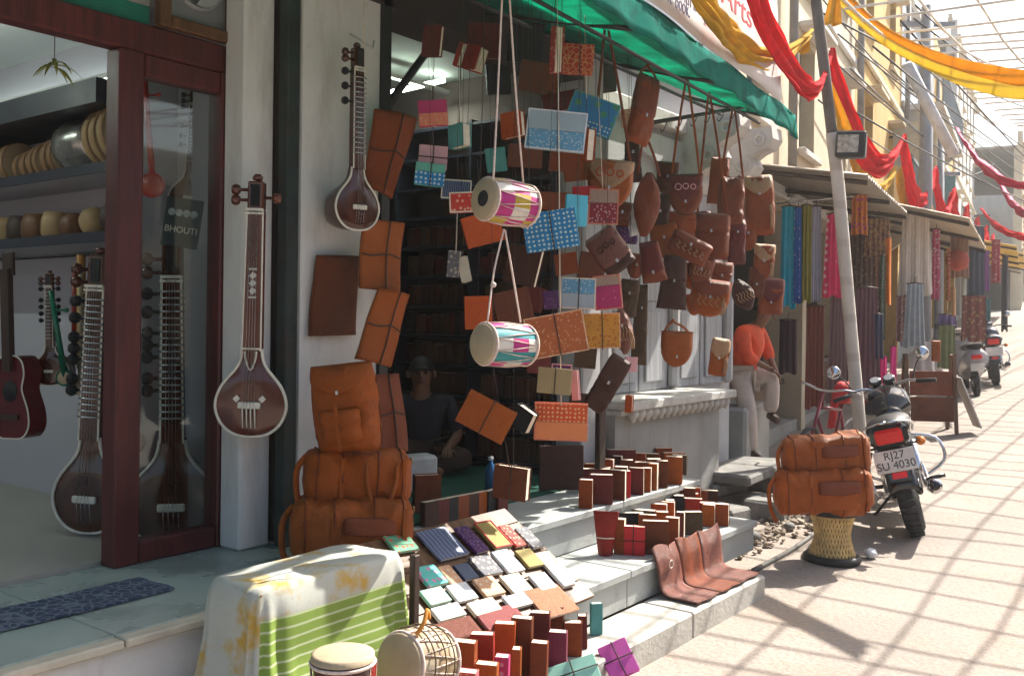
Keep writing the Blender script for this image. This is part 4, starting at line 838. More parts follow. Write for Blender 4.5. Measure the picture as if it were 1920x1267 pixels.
# one string folk lutes and flutes
def ektara(label, u0, v0, u1, v1, Y, mat, rb, peg=True):
    b = atY(u1, v1, Y); a = atY(u0, v0, Y); t = thing('ektara', label, 'ektara', b); d = a-b; s = tY(u1, v1, Y)/F_PX; rb *= s
    m = S(); m.tube([V(0, 0, 0), d*.5, d], [.016, .014, .013], 8); m.build('neck', mat, t)
    m = S(); A = RZ(FACE) @ RXm(math.pi/2); m.lathe([(0, -rb*.7), (rb*.6, -rb*.55), (rb*.95, -.1*rb), (rb, .2*rb), (rb*.97, .34*rb), (0, .36*rb)], 20, A, caps=False); m.build('bowl', mat, t)
    m = S(); m.lathe([(0, .38*rb), (rb*.75, .37*rb), (rb*.76, .34*rb)], 18, A, caps=False); m.build('skin', M('red_skin', (.4, .05, .03), .5) if mat is red_lac else drum_skin, t)
    if peg: q = d*.78; m = S(); m.tube([q, q+RX*.05], .005, 6); m.lathe([(0, -.012), (.012, -.006), (.012, .006), (0, .012)], 10, T(*(q+RX*.06))); m.build('peg', mat, t)
red_lac = M('red_lacquer', (.40, .012, .015), .2, .2, 6, .03, 30, kind='stripes_z', c2=(.3, .03, .02), s2=20)
green_lac = M('green_lacquer', (.01, .13, .075), .25, .2, 6)
ektara('bright red one stringed folk lute behind the glass', 270, 130, 287, 348, 4.15, red_lac, 24)
ektara('green one stringed folk lute beside the small sitar', 95, 545, 122, 708, 4.62, green_lac, 16)
ektara('cream bowled folk lute hanging by the dark sitar', 150, 500, 152, 724, 4.72, M('cream_lacquer', (.45, .36, .22), .4), 17)
fl = S(); a, b = atY(152, 478, 4.75), atY(152, 690, 4.75); fl.tube([a, a.lerp(b, .97), b], .022, 10); tag(fl.build('bamboo_flute', M('bamboo', (.38, .17, .04), .45, .2, 8, .1)), 'thick golden bamboo flute hanging below the shelf', 'flute')
fl = S(); a, b = atY(140, 500, 4.78), atY(139, 680, 4.78); fl.tube([a, b], .014, 10); tag(fl.build('bamboo_flute', M('red_bamboo', (.25, .03, .02), .4)), 'thin dark red flute beside the golden one', 'flute')
# guitar
gb = atY(38, 820, 4.75); gt_ = thing('guitar', 'red acoustic guitar hanging at the left edge inside', 'guitar', gb, (0, R(-3), FACE+R(-25))); s = tY(38, 700, 4.75)/F_PX
half = pts_bez([(0, 0, 0), (30, 0, 2), (47, 0, 22), (46, 0, 52), (34, 0, 82), (32, 0, 96), (38, 0, 118), (34, 0, 140), (20, 0, 152), (0, 0, 154)], 4)
out = [(p.x*s, p.z*s) for p in half]+[(-p.x*s, p.z*s) for p in half[::-1][1:-1]]
m = MB(); m.prism(out, -.05, .05); m.build('body', M('cherry_gloss', (.10, .010, .012), .18, .2, 4, .02, 30, spec=.6), gt_)
m = S(); m.tube([(x, -.05, z) for x, z in out]+[(out[0][0], -.05, out[0][1])], .004, 5); m.build('binding', bone, gt_)
m = S(); m.lathe([(0, .002), (.05, .002), (.052, 0)], 20, T(0, -.051, 88*s) @ RXm(math.pi/2), caps=False); m.build('sound_hole', BLACKL, gt_)
m = MB(); m.box((0, -.055, 220*s), (.055, .03, 190*s)); m.build('neck', dark_wood, gt_); m = MB(); m.box((0, -.04, 325*s), (.075, .02, 44*s), ch=.004); m.build('headstock', dark_wood, gt_)
m = MB(); m.box((0, -.056, 40*s), (.12, .012, .025)); m.build('bridge', dark_wood, gt_)
# frame drums and boxes on the shelves
wood_lite = M('pale_drum_wood', (.32, .22, .11), .6, .25, 8)
fdm = S(); fdm.lathe([(.98, -.5), (1.0, -.5), (1.0, .5), (.98, .5), (.0, .46)], 28, RXm(math.pi/2), caps=False); fd = fdm.mesh('frame_drum', wood_lite)
def fdrum(lab, y, r, z, th=.05, mat=None):
    t = thing('frame_drum', lab, 'frame drum', V(2.72, y, z+r), (0, 0, R(random.uniform(-8, 8))), 'frame drums on the shelf')
    m = S(); m.lathe([(r*.96, -th/2), (r, -th/2), (r, th/2), (r*.96, th/2), (r*.96, -th/2)], 30, RXm(math.pi/2), caps=False); m.build('rim', mat or wood_lite, t)
    m = S(); m.lathe([(0, .0), (r*.965, .0)], 30, T(0, -th/2-.001, 0) @ RXm(math.pi/2), caps=False); m.build('skin', drum_skin, t)
for i, (y, r) in enumerate(((4.55, .17), (4.63, .165), (4.71, .16))): fdrum(('wide wooden frame drum nearest the door stile', 'second wooden frame drum from the door stile', 'third wooden frame drum from the door stile')[i], y, r, 2.401)
for i, y in enumerate((5.16, 5.25, 5.34, 5.43, 5.52, 5.61)): fdrum('small frame drum, %s in the row at the left of the shelf' % ('first', 'second', 'third', 'fourth', 'fifth', 'last')[i], y, .115-.006*i, 2.401, .045, M('brown_rim', (.20, .11, .05), .6))
m = S(); m.lathe([(.10, -.16), (.135, -.14), (.15, -.05), (.15, .06), (.13, .14), (.10, .16)], 28, RXm(math.pi/2)); tag(m.build('brass_drum', M('tarnished_metal', (.30, .29, .27), .25, .3, 6, .1, metal=.8), None, (2.72, 4.95, 2.551)), 'shiny metal barrel drum on the upper shelf', 'drum')
for i, (y, lab) in enumerate(((4.62, 'dark wooden tambourine leaning on the lower shelf'), (4.84, 'pale curved instrument box on the lower shelf'), (5.06, 'small brown drum at the left of the lower shelf'))):
    m = S(); r = .085-.008*i; m.lathe([(r*.7, -.06), (r, -.03), (r, .03), (r*.7, .06)], 20, RXm(math.pi/2) if i != 1 else RY(R(70))); tag(m.build('small_drum', [dark_wood, wood_lite, brown_wood][i], None, (2.7, y, 2.056+r)), lab, 'small drum')
# hanging posters, gourd, plant
p = atY(342, 418, 4.02); t = thing('string_packet', 'dark green packet card with pale portraits hanging behind the glass', 'packet', p, (0, R(8), FACE)); s = tY(342, 418, 4.02)/F_PX
m = MB(); m.box((0, 0, 0), (70*s, .008, 92*s), ch=.002); m.build('card', M('teal_black_card', (.015, .03, .035), .4), t)
m = MB(); 
for k in range(4): m.lathe([(0, .001), (7*s, .001), (7*s, 0)], 12, T((-22+14*k)*s, -.005, 18*s) @ RXm(math.pi/2), caps=False)
m.build('portraits', M('pale_portrait', (.34, .38, .38), .6, .4, 40), t)
text('lettering', 'BHOUTI', 17*s, bone, t, (0, -.006, -14*s), (math.pi/2, 0, 0), .0005)
m = S(); m.lathe([(.0, -.06), (.035, -.05), (.052, -.01), (.045, .03), (.02, .055), (.0, .06)], 16); tag(m.build('gourd_shell', brown_wood, None, atY(252, 828, 4.3)), 'dry brown gourd hanging low behind the maroon stile', 'gourd')
plant = thing('hanging_plant', 'small hanging yellow green artificial plant near the ceiling', 'plant', atY(102, 128, 4.3)); leafm = M('yellow_leaf', (.22, .24, .03), .5, .3, 20); 
for k in range(11):
    a = k*2.4; L = .06+.03*(k % 3); m = MB(); m.grid(lambda q, b: V(math.cos(a)*L*q+(-math.sin(a))*(b-.5)*.02*math.sin(q*3.1), math.sin(a)*L*q+math.cos(a)*(b-.5)*.02*math.sin(q*3.1), .035*q-.09*q*q+(k % 4)*.012), 5, 2); solid(m.build('leaf', leafm, plant), .002)
m = S(); m.tube([(0, 0, .0), (0, 0, .32)], .002, 4); m.build('wire', dark_cord, plant)
# ================================================================ leather folders on the wall
def folder(label, pts4, Y, mat, bend=.02, strap=True, k=0, name='leather_folder'):
    P = [atY(u, v, Y) for u, v in pts4]; c = sum(P, V(0, 0, 0))/4; t = thing(name, label, 'leather folder', c, (0, 0, 0), 'leather folders hung by the doorway'); P = [p-c for p in P]
    def f(a, b): q = P[0].lerp(P[1], a).lerp(P[3].lerp(P[2], a), b); return q+V(0, -bend*math.sin(a*math.pi)-.01*math.sin(b*4+k)-.006*noise.noise((a*4, b*4, k)), 0)
    m = S(); m.grid(f, 14, 18); solid(m.build('cover', mat, t), .016)
    m = S(); m.grid(lambda a, b: f(.04+a*.92, .03+b*.94)+V(0, .018, 0), 6, 6); solid(m.build('pages', paper, t), .012)
    if strap:
        m = S()
        m.tube([f(k_/8, .5+.02*math.sin(k_))+V(0, -.012, 0) for k_ in range(9)], .004, 5); m.tube([f(.55, k_/8)+V(0, -.012, 0) for k_ in range(9)], .0035, 5); m.build('tie', dark_cord, t)
folder('large rust leather folder hung at an angle beside the tube light', ((700, 205), (778, 222), (735, 372), (682, 350)), 3.5, RUST, .03, True, 1)
folder('dark brown embossed leather folder lying flat on the plaster wall', ((592, 478), (674, 480), (666, 628), (580, 630)), 3.57, BROWN, .012, False, 2)
folder('tan leather folder with dark crossed tie beside the doorway', ((682, 410), (757, 418), (746, 548), (673, 540)), 3.42, TAN, .02, True, 3)
folder('ginger embossed leather folder hung tilted below the tan one', ((712, 540), (768, 552), (728, 688), (662, 672)), 3.34, GINGER, .03, True, 4)
folder('dark rust leather folder standing behind the backpack', ((692, 702), (748, 700), (762, 845), (700, 850)), 3.40, CHEST, .02, True, 5)
# ================================================================ soft leather bags
def hw_fn(style):
    def f(v):
        if style == 'round': return math.sqrt(max(0.02, 1-(1-v/.55)**2)) if v < .55 else 1
        if style == 'leaf': return max(.08, math.sin(math.pi*min(1, (v*.92+.04)))**.8)
        if style == 'bucket': return .80+.2*math.sin(math.pi*(.15+.7*v))
        if style == 'trap': return 1-.28*v
        c = min(v, 1-v); return 1 if c > .12 else .86+.14*math.sin(math.pi/2*c/.12)
    return f
def pillow(w, h, d, style='box', wr=.008, nu=20, nv=22, seed=0, pz=4):
    hf = hw_fn(style); m = S(); N_ = nu+1
    for s in (-1, 1):
        def fn(a, b):
            x = -1+2*a; q = max(0, (1-abs(x)**3.2))*max(0, 1-abs(2*b-1)**pz); p = V(x*w/2*hf(b), s*d/2*q**.5, (b-.5)*h)
            n = noise.noise((p.x*12+seed, s*3+seed, p.z*12))+.6*(1-2*abs(noise.noise((p.x*17, s+seed, p.z*22)))); return p+V(n*wr*.5, s*n*wr*(1.4 if q > .05 else .1), n*wr*.6)
        m.grid(fn, nu, nv)
    return m
def flap_mesh(w, h, d, style, frac, point, seed=0):
    hf = hw_fn(style); m = S()
    def fn(a, b):
        x = -1+2*a; lim = 1-frac*(1-point*abs(x)**1.6); z = 1-(1-lim)*b; q = max(0.0, 1-abs(x)**3.2)*max(0, 1-abs(2*z-1)**4)
        return V(x*w/2*hf(z)*1.01, -d/2*q**.5-.006-.006*b+.003*noise.noise((x*5, z*7, seed)), (z-.5)*h+.004)
    m.grid(fn, 14, 8); return m
def strap_mesh(pts, wd=.018, th=.003, flat=(0, 1, 0)):
    m = S(); m.tube(pts_bez(pts, 5), [(th, wd/2)]*(5*(len(pts)-1)+1), 6, flat=flat); return m
def bag(label, u, v, w, h, Y, mat, style='box', yaw=0, roll=0, d=.06, flap=.5, point=.5, top=None, flapmat=None, pocket=False, lace=False, tassel=False, motif=None, group='leather bags hanging on the rail', name='leather_bag', seed=None, wr=.009):
    p, s, rot = place(u, v, Y, yaw, roll); t = thing(name, label, 'bag', p, rot, group); W, H = w*s/max(.5, math.cos(R(yaw))), h*s; seed = seed or u*.13
    pillow(W, H, d, style, wr, seed=seed).build('body', mat, t, merge=True)
    if flap:
        f = flap_mesh(W, H, d, style, flap, point, seed).build('flap', flapmat or mat, t); solid(f, .004)
        m = MB(); m.box((0, -d/2-.016, H*(.5-flap)+.012), (.014, .006, .02), ch=.002); m.build('buckle', steel, f)
        if motif:
            m = S()
            for k in range(3): m.torus(W*.09*(1-.1*k), .004, T((k-1)*W*.22, -d/2-.014, H*(.5-flap*.42)-abs(k-1)*.004) @ RXm(math.pi/2), 14, 5)
            m.build('embroidery', motif, f)
    if pocket:
        m = pillow(W*.6, H*.38, d*.45, 'box', .003, 8, 8, seed+3); o = m.build('pocket', mat, t, (0, -d/2, -H*.18), merge=True)
        m = flap_mesh(W*.6, H*.38, d*.45, 'box', .55, .4, seed); solid(m.build('pocket_flap', flapmat or mat, o), .003)
        m = MB(); m.box((0, -d*.25-.012, 0), (.018, .004, H*.5), ch=.001); m.build('strap', mat, o)
    if lace:
        m = S()
        for k in range(5):
            x = (-.3+.15*k)*W; m.tube(pts_bez([(x, -d/2-.008, .10*H), (x+.06*W, -d/2-.014, .02*H), (x, -d/2-.008, -.10*H), (x+.1*W, -d/2-.02, -.2*H)], 3), .004, 5)
        m.build('lacing', PALEL, t)
    if tassel:
        m = S()
        for k in range(3): m.tube(pts_bez([(W*.3+.006*k, -d/2-.004, 0), (W*.34+.01*k, -d/2-.015, -H*.18), (W*.32+.008*k, -d/2-.012, -H*.4)], 3), .004, 5)
        m.build('tassel', PALEL, t)
    if top:
        mw = Matrix.LocRotScale(p, Euler(rot), None); inv = mw.inverted()
        q = inv @ atY(top[0], top[1], Y); a = V(-W*.42, 0, H*.46); b = V(W*.42, 0, H*.46); pts = [a, a.lerp(q, .5)+V(-.006, 0, 0), q+V(-.008, 0, -.02), q, q+V(.008, 0, -.02), b.lerp(q, .5)+V(.006, 0, 0), b]
        m = strap_mesh(pts[:4]); m2 = strap_mesh(pts[3:]); m.add(m2.v, m2.f); m.build('strap', mat if not isinstance(top, tuple) or len(top) < 3 else top[2], t)
    return t
bag('long rust pouch with pale flap hanging highest under the awning', 1205, 207, 46, 132, 2.8, RUST, 'box', 30, 12, .07, .62, .1, flapmat=CHEST, top=(1216, 120))
bag('tan bag with round embroidery on its pointed flap on a long strap', 1142, 347, 84, 92, 2.8, TAN, 'round', -6, 6, .07, .62, .7, top=(1138, 45, CHEST), flapmat=PALEL, motif=ORANGE)
bag('leaf shaped brown bag with pale seams beside the embroidered one', 1212, 384, 50, 120, 2.9, CHEST, 'leaf', 0, 4, .07, .0, 0, top=(1210, 250), lace=False)
bag('chestnut bag with pink patterned pointed flap', 1285, 366, 62, 76, 2.95, CHEST, 'round', -8, 0, .08, .72, .85, top=(1288, 148, TAN), flapmat=MAROON, motif=COV['pinkc'])
bag('brown bucket bag hanging by a wide strap', 1370, 376, 50, 88, 3.0, CHEST, 'bucket', -4, 2, .10, .0, 0, top=(1376, 202, RUST))
bag('rust backpack with pale round flap at the end of the rail', 1424, 386, 54, 112, 3.05, RUST, 'bucket', -10, -3, .10, .34, .5, flapmat=PALEL, tassel=True)
bag('wide flat brown bag behind the pink flapped one', 1262, 428, 84, 64, 3.1, RUST, 'box', 0, 2, .04, .0, 0)
bag('chestnut satchel with square flap in the middle of the bags', 1334, 444, 64, 86, 2.92, CHEST, 'box', -14, 2, .09, .42, .1, top=(1330, 178, RUST))
bag('small slanting purse with pale lacing below the flat bag', 1292, 466, 78, 44, 2.85, CHEST, 'box', -10, 28, .06, .4, .4, lace=True)
bag('maroon brown bag with plain long flap beside the dark diamond bag', 1222, 492, 46, 76, 2.9, CHEST, 'trap', -10, -10, .06, .8, .1, flapmat=MAROON)
bag('flat dark brown square bag above the round tan one', 1262, 530, 56, 100, 3.0, DARKB, 'trap', 0, 4, .05, .5, .1)
bag('round drawstring pouch with pale lacing near the seated man', 1330, 560, 72, 70, 2.9, GINGER, 'round', -8, 8, .09, .5, .5, lace=True, flapmat=CHEST, tassel=True)
bag('small brown laced pouch above the round drawstring pouch', 1312, 508, 46, 50, 2.95, CHEST, 'round', 0, 14, .07, .5, .4, lace=True)
bag('small dark pouch with striped pale lacing right of the drawstring pouch', 1393, 553, 40, 62, 2.95, DARKB, 'leaf', -8, -24, .06, .0, 0, lace=True)
bag('small rust pouch with pale tassel below the rust backpack', 1432, 492, 38, 66, 3.05, RUST, 'round', -10, 4, .07, .5, .5, tassel=True, flapmat=PALEL)
bag('rust bag with long dark flap hanging lowest at the end', 1446, 556, 44, 68, 3.05, RUST, 'box', -10, 4, .07, .7, .5, flapmat=MAROON)
bag('round plain tan bag hanging low before the shutters', 1268, 655, 58, 66, 3.0, TAN, 'round', -2, 2, .06, .75, .35, top=(1262, 598))
bag('narrow tan phone pouch with pale flap beside the seated man', 1348, 670, 34, 70, 2.95, TAN, 'box', -10, 8, .05, .55, .4, flapmat=PALEL, tassel=True)
bag('dark brown narrow bag behind the chestnut satchel', 1381, 455, 34, 84, 3.08, MAROON, 'box', 0, 0, .06, .3, .2, top=(1386, 330))
bag('dark leather bag with pale round medallion turned on its corner', 1145, 472, 62, 84, 2.78, DARKB, 'box', -8, -36, .06, .8, .05, flapmat=PINKSHEEN, motif=DARKB)
bag('long dark brown leather portfolio hanging slanted by the grey pillar', 1138, 720, 44, 112, 2.9, DARKB, 'box', 0, 30, .03, .5, .05)
bag('crumpled pinkish fringed purse behind the mustard book', 1168, 622, 36, 84, 2.88, PINKSHEEN, 'leaf', -8, -8, .07, .4, .4, lace=True, tassel=True)
bag('dark grey brown long bag hanging on the pillar', 1200, 610, 30, 150, 3.2, OLIVE, 'trap', 0, 2, .06, .3, .1)
bag('purple cloth bag hanging behind the embroidered tan bag', 1175, 430, 40, 56, 3.1, COV['purple'], 'box', 0, 0, .04, 0, 0)
bag('white cloth bag in front of the shutters', 1190, 412, 34, 60, 3.0, COV['white'], 'trap', 0, -14, .03, 0, 0)
m = MB(); q = atY(1125, 860, 3.3); m.box((0, 0, .34), (.075, .04, .68), ch=.006); tag(m.build('dark_post', dark_wood, None, V(q.x, 3.3, FZ)), 'short dark wooden post below the slanted portfolio', 'post')
# stack of bags on the left
G2 = 'leather luggage stacked by the doorway'
bag('tan leather backpack with front pocket on top of the duffel bags', 648, 766, 128, 165, 3.22, GINGER, 'bucket', -8, -7, .17, .33, .6, flapmat=GINGER, pocket=True, group=G2, name='leather_backpack', wr=.012)
def duffel(label, u, v, w, h, Y, mat, d, yaw, roll=0, pocket=True, handle=True, group=G2, strapend=True, seed=0):
    p, s, rot = place(u, v, Y, yaw, roll); t = thing('duffel_bag', label, 'duffel bag', p, rot, group); W, H = w*s, h*s
    m = S(); nu, nv = 56, 44; vs = []
    for j in range(nv+1):
        for i in range(nu):
            a = 2*math.pi*i/nu; q = -1+2*j/nv; e = .55
            c_, s_ = math.cos(a), math.sin(a); r = max(.0, (1-abs(q)**7))**.5
            y = d/2*math.copysign(abs(c_)**e, c_)*(.25+.75*r); z = H/2*math.copysign(abs(s_)**e, s_)*(.30+.70*r); x = q*W/2
            n = noise.noise((x*9+seed, y*9, z*9))+.9*(.4-abs(noise.noise((x*8+z*9+seed, y*12, z*9-x*7))))+.45*(.4-abs(noise.noise((x*24+seed, y*20, z*14)))); k = 1+.17*n
            sg = -.03*H*math.cos(q*2.2)*(1 if z > 0 else 0); vs.append((x*(1+.02*n), y*k, z*k+sg))
    m.add(vs, [(j*nu+i, j*nu+(i+1) % nu, (j+1)*nu+(i+1) % nu, (j+1)*nu+i) for j in range(nv) for i in range(nu)]+[tuple(range(nu-1, -1, -1)), tuple(nv*nu+i for i in range(nu))])
    m.build('body', mat, t)
    for jj in (5, 15, 29, 39):
        rg = [Vector(vs[jj*nu+i])*1.0 for i in range(nu)]; cc = V(rg[0].x, 0, 0); rg = [V(p.x, p.y*1.02, p.z*1.02) for p in rg]; m = S(); m.tube(rg+[rg[0]], .0045, 5); m.build('seam', CHEST, t)
    for s_ in (-1, 1): m = S(); m.torus(.016, .004, T(s_*W*.5, 0, H*.28) @ RY(math.pi/2), 12, 5); m.build('ring', M('dull_brass', (.25, .17, .07), .4, metal=.7), t)
    if pocket:
        o = pillow(W*.42, H*.6, .03, 'box', .004, 10, 10, seed).build('pocket', mat, t, (W*.12, -d/2*.98, -H*.06), merge=True)
        solid(flap_mesh(W*.42, H*.6, .03, 'box', .5, .15, seed).build('pocket_flap', CHEST, o), .004)
    for x in (-W*.17, W*.4): m = MB(); m.box((x, -d/2*1.03, -.02*H), (.022, .008, H*.82), ch=.003); m.build('band', mat, t)
    m = S(); m.tube([(-W*.42, 0, H*.455), (0, 0, H*.44), (W*.42, 0, H*.455)], .006, 6); m.build('zip', M('dull_brass', (.25, .17, .07), .4, metal=.7), t)
    if handle:
        m = strap_mesh([(W*.05, -d*.52, H*.30), (W*.06, -d*.58, -.05*H), (W*.12, -d*.62, -.42*H), (W*.24, -d*.62, -.46*H), (W*.32, -d*.58, -.08*H), (W*.33, -d*.52, H*.30)], .022, .006, (0, 1, 0)); m.build('handle', TAN, t)
    if strapend:
        m = strap_mesh([(-W*.48, -.01, H*.35), (-W*.56, -.03, H*.1), (-W*.55, -.04, -H*.35), (-W*.50, -.05, -H*.6)], .032, .005); m.build('shoulder_strap', mat, t)
    return t
duffel('tan leather duffel bag with hanging handle in the middle of the stack', 670, 890, 200, 98, 3.24, GINGER, .24, 16, 3, False, True, seed=2)
duffel('big tan leather duffel bag with square pocket at the bottom of the stack', 660, 987, 228, 112, 3.20, TAN, .28, 14, 2, True, False, seed=5)

for a_ in (('small chestnut coin pouch hanging behind the drawstring pouch', 1352, 515, 40, 46, 3.05, CHEST, 'round', 0, 6, .05, .6, .4), ('tan shoulder bag half hidden behind the flat brown bag', 1245, 452, 50, 66, 3.12, TAN, 'box', -6, -4, .06, .45, .3), ('dark brown pouch behind the leaf shaped bag', 1236, 400, 40, 70, 3.15, DARKB, 'round', 0, 3, .06, .5, .3), ('small rust pouch beside the backpack strap', 1402, 440, 34, 60, 3.12, RUST, 'round', -6, -5, .06, .5, .5), ('maroon clutch behind the satchel', 1312, 420, 50, 44, 3.1, MAROON, 'box', 0, -8, .05, .5, .1), ('ginger purse between the slanting purse and dark square bag', 1300, 520, 38, 48, 3.06, GINGER, 'round', -4, 10, .06, .55, .4), ('brown belt pouch under the embroidered tan bag', 1165, 402, 34, 44, 3.05, BROWN, 'box', 0, 8, .05, .5, .2), ('long rust tote hanging behind the bucket bag', 1348, 340, 44, 86, 3.2, RUST, 'trap', 0, 2, .05, .3, .1), ('dark tote hanging behind the embroidered tan bag', 1186, 305, 36, 76, 3.2, DARKB, 'trap', 0, -3, .05, .3, .1), ('brown flap bag hanging behind the leaf shaped bag', 1250, 335, 40, 60, 3.18, BROWN, 'round', 0, 4, .06, .5, .5), ('small ginger pouch right of the dark square bag', 1300, 572, 28, 40, 3.05, TAN, 'round', 0, -6, .05, .5, .4), ('dull olive bag hanging on the grey pillar', 1178, 560, 36, 70, 3.15, OLIVE, 'box', 0, 6, .05, .4, .2), ('chestnut purse left of the maroon flap bag', 1192, 500, 34, 46, 3.1, CHEST, 'round', 0, 10, .05, .5, .4), ('narrow brown sling bag under the rust pouch', 1418, 530, 30, 56, 3.1, BROWN, 'box', -6, 5, .05, .6, .3)):
    bag(*a_)
for a_ in (('ginger book between the patchwork and the ivory dotted books', 1082, 318, 52, 42, 3.0, GINGER, 4, -7), ('brown book behind the magenta silk book', 1110, 500, 50, 52, 3.05, BROWN, 6, 8), ('rust book behind the blue pair of books', 1062, 495, 44, 40, 3.0, RUST, -5, -9), ('dark maroon book left of the khaki one', 1010, 680, 44, 40, 3.0, MAROON, 12, 7), ('olive book behind the mustard one', 1098, 668, 40, 44, 3.05, OLIVE, 0, 5), ('dark brown book above the orange dotted one', 1085, 760, 36, 46, 3.1, DARKB, 10, 3), ('black book behind the upper drum rope', 935, 150, 46, 54, 3.3, BLACKL, 8, -4), ('rust book right of the black book under the awning', 1030, 150, 36, 44, 3.25, RUST, 6, 10), ('teal silk book left of the brown book in the shade', 930, 300, 38, 44, 3.25, 'teal', 5, -8), ('dark red book between the two drums', 1000, 560, 40, 46, 3.2, MAROON, -8, 12)):
    hung(*a_)

for i in range(7): fdrum('thin frame drum, %s along the far part of the upper shelf' % ('first', 'second', 'third', 'fourth', 'fifth', 'sixth', 'seventh')[i], 5.72+.1*i, .12-.004*(i % 3), 2.401, .05, MATS['brown_rim'])
for i in range(6):
    m = S(); r = .075+.012*(i % 2); m.lathe([(r*.75, 0), (r, .03), (r, .10), (r*.8, .15), (0, .155)], 18); tag(m.build('hand_drum', (wood_lite, brown_wood, dark_wood)[i % 3], None, (2.70, 5.25+.2*i, 2.0565)), 'small upright hand drum, %s along the lower shelf' % ('first', 'second', 'third', 'fourth', 'fifth', 'sixth')[i], 'hand drum', 'hand drums on the lower shelf')
# ================================================================ people
skin_m = M('brown_skin', (.20, .095, .055), .55, .12, 20, .05); hair_m = M('black_hair', (.012, .010, .010), .5, .3, 60, .4, 200)
def skin_mesh(name, nodes, edges, root, mat, parent, sub=2):
    ids = list(nodes); me = bpy.data.meshes.new(name); me.from_pydata([nodes[i][0] for i in ids], [(ids.index(a), ids.index(b)) for a, b in edges], [])
    o = bpy.data.objects.new(name, me); col.objects.link(o); o.modifiers.new('s', 'SKIN'); sv = me.skin_vertices[0].data
    for i, k in enumerate(ids):
        r = nodes[k][1]; sv[i].radius = r if isinstance(r, tuple) else (r, r); sv[i].use_root = (k == root)
    sm_ = o.modifiers.new('d', 'SUBSURF'); sm_.levels = sub; sm_.render_levels = sub
    bpy.context.view_layer.update(); m2 = bpy.data.meshes.new_from_object(o.evaluated_get(bpy.context.evaluated_depsgraph_get())); bpy.data.objects.remove(o)
    m2.materials.clear(); m2.materials.append(mat)
    for p in m2.polygons: p.use_smooth = True
    m2.name = name; return put(name, m2, parent)
def head_bits(par, hc, fw, up):
    """hair, eyes, ears, moustache on a head at hc looking along fw"""
    rt = fw.cross(up).normalized(); A = Matrix((rt, fw, up)).transposed().to_4x4(); A.translation = hc
    m = S(); vs = []; nu, nv = 18, 9
    m.grid(lambda a, b: V(math.cos(a*2*math.pi)*.094*math.sin(b*1.75), math.sin(a*2*math.pi)*.108*math.sin(b*1.75)-.014, .02+.108*math.cos(b*1.75)+(.03*max(0, math.sin(a*2*math.pi)) if b > .8 else 0)), nu, nv, A); h = m.build('hair', hair_m, par)
    for s in (-1, 1):
        m = S(); m.lathe([(0, -.011), (.008, -.008), (.011, 0), (.008, .008), (0, .011)], 8, A @ T(s*.034, .083, .012)); m.build('eye', M('eye_brown', (.05, .035, .03), .3), par)
        m = S(); m.lathe([(0, -.03), (.014, -.02), (.018, .005), (.012, .028), (0, .032)], 8, A @ T(s*.092, -.005, -.005)); m.build('ear', skin_m, par)
        m = S(); m.tube([A @ V(s*.018, .094, .034), A @ V(s*.036, .094, .040), A @ V(s*.052, .084, .032)], .005, 5); m.build('eyebrow', hair_m, par)
    m = S(); m.tube([A @ V(0, .092, .02), A @ V(0, .112, -.015), A @ V(0, .096, -.025)], [.008, .014, .010], 8); m.build('nose', skin_m, par)
    m = S(); m.tube([A @ V(-.026, .084, -.055), A @ V(0, .094, -.052), A @ V(.026, .084, -.055)], .006, 6); m.build('mouth', M('lips', (.18, .06, .05), .5), par)
def hand_nodes(nodes, edges, key, wrist, d, side, up):
    d = d.normalized(); side = side.normalized(); nodes[key+'p'] = (wrist+d*.055, (.036, .018)); edges.append((key, key+'p'))
    for i, (o, L) in enumerate(((-.027, .062), (-.010, .075), (.009, .072), (.027, .055))):
        a = wrist+d*.095+side*o; b = a+d*L*.55-up*.010; c = a+d*L*.8-up*.034
        for j, (q, r) in enumerate(((a, .0095), (b, .009), (c, .008))): nodes['%sf%d%d' % (key, i, j)] = (q, r)
        edges += [(key+'p', '%sf%d0' % (key, i)), ('%sf%d0' % (key, i), '%sf%d1' % (key, i)), ('%sf%d1' % (key, i), '%sf%d2' % (key, i))]
    a = wrist+d*.045-side*.045; b = wrist+d*.085-side*.060-up*.01; nodes[key+'t0'] = (a, .011); nodes[key+'t1'] = (b, .009); edges += [(key+'p', key+'t0'), (key+'t0', key+'t1')]
# man on the stone seat
t0 = 9.4
J = {k: atT(*v) for k, v in dict(pel=(1392, 706, t0), waist=(1395, 672, t0), chest=(1403, 640, t0), neck=(1418, 610, t0), jaw=(1429, 602, t0-.05), head=(1434, 588, t0-.06), crown=(1434, 572, t0-.04),
     shn=(1392, 622, t0-.17), eln=(1400, 668, t0-.22), wrn=(1440, 690, t0-.16), shf=(1422, 618, t0+.16), elf=(1440, 662, t0+.16), wrf=(1452, 690, t0+.05),
     hipn=(1388, 712, t0-.09), knn=(1404, 776, t0-.22), ann=(1408, 848, t0-.12), ton=(1424, 860, t0-.26), hipf=(1396, 708, t0+.09), knf=(1450, 704, t0-.05), anf=(1444, 776, t0+.0), tof=(1458, 788, t0-.12)).items()}
base = V(J['pel'].x, J['pel'].y, .30); man = thing('person', 'person in orange red shirt and pale trousers sitting on the stone seat', 'person', base)
for k in J: J[k] = J[k]-base
fwd = (J['head']-J['neck']); fw = V(RX.x, RX.y, 0)*.9-AX*.2; fw = V(fw.x, fw.y, -.35).normalized()
nd = dict(pel=(J['pel'], .12), waist=(J['waist'], .11), chest=(J['chest'], .125), neck=(J['neck'], .055), jaw=(J['jaw'], .062), head=(J['head'], .088), crown=(J['crown'], .07))
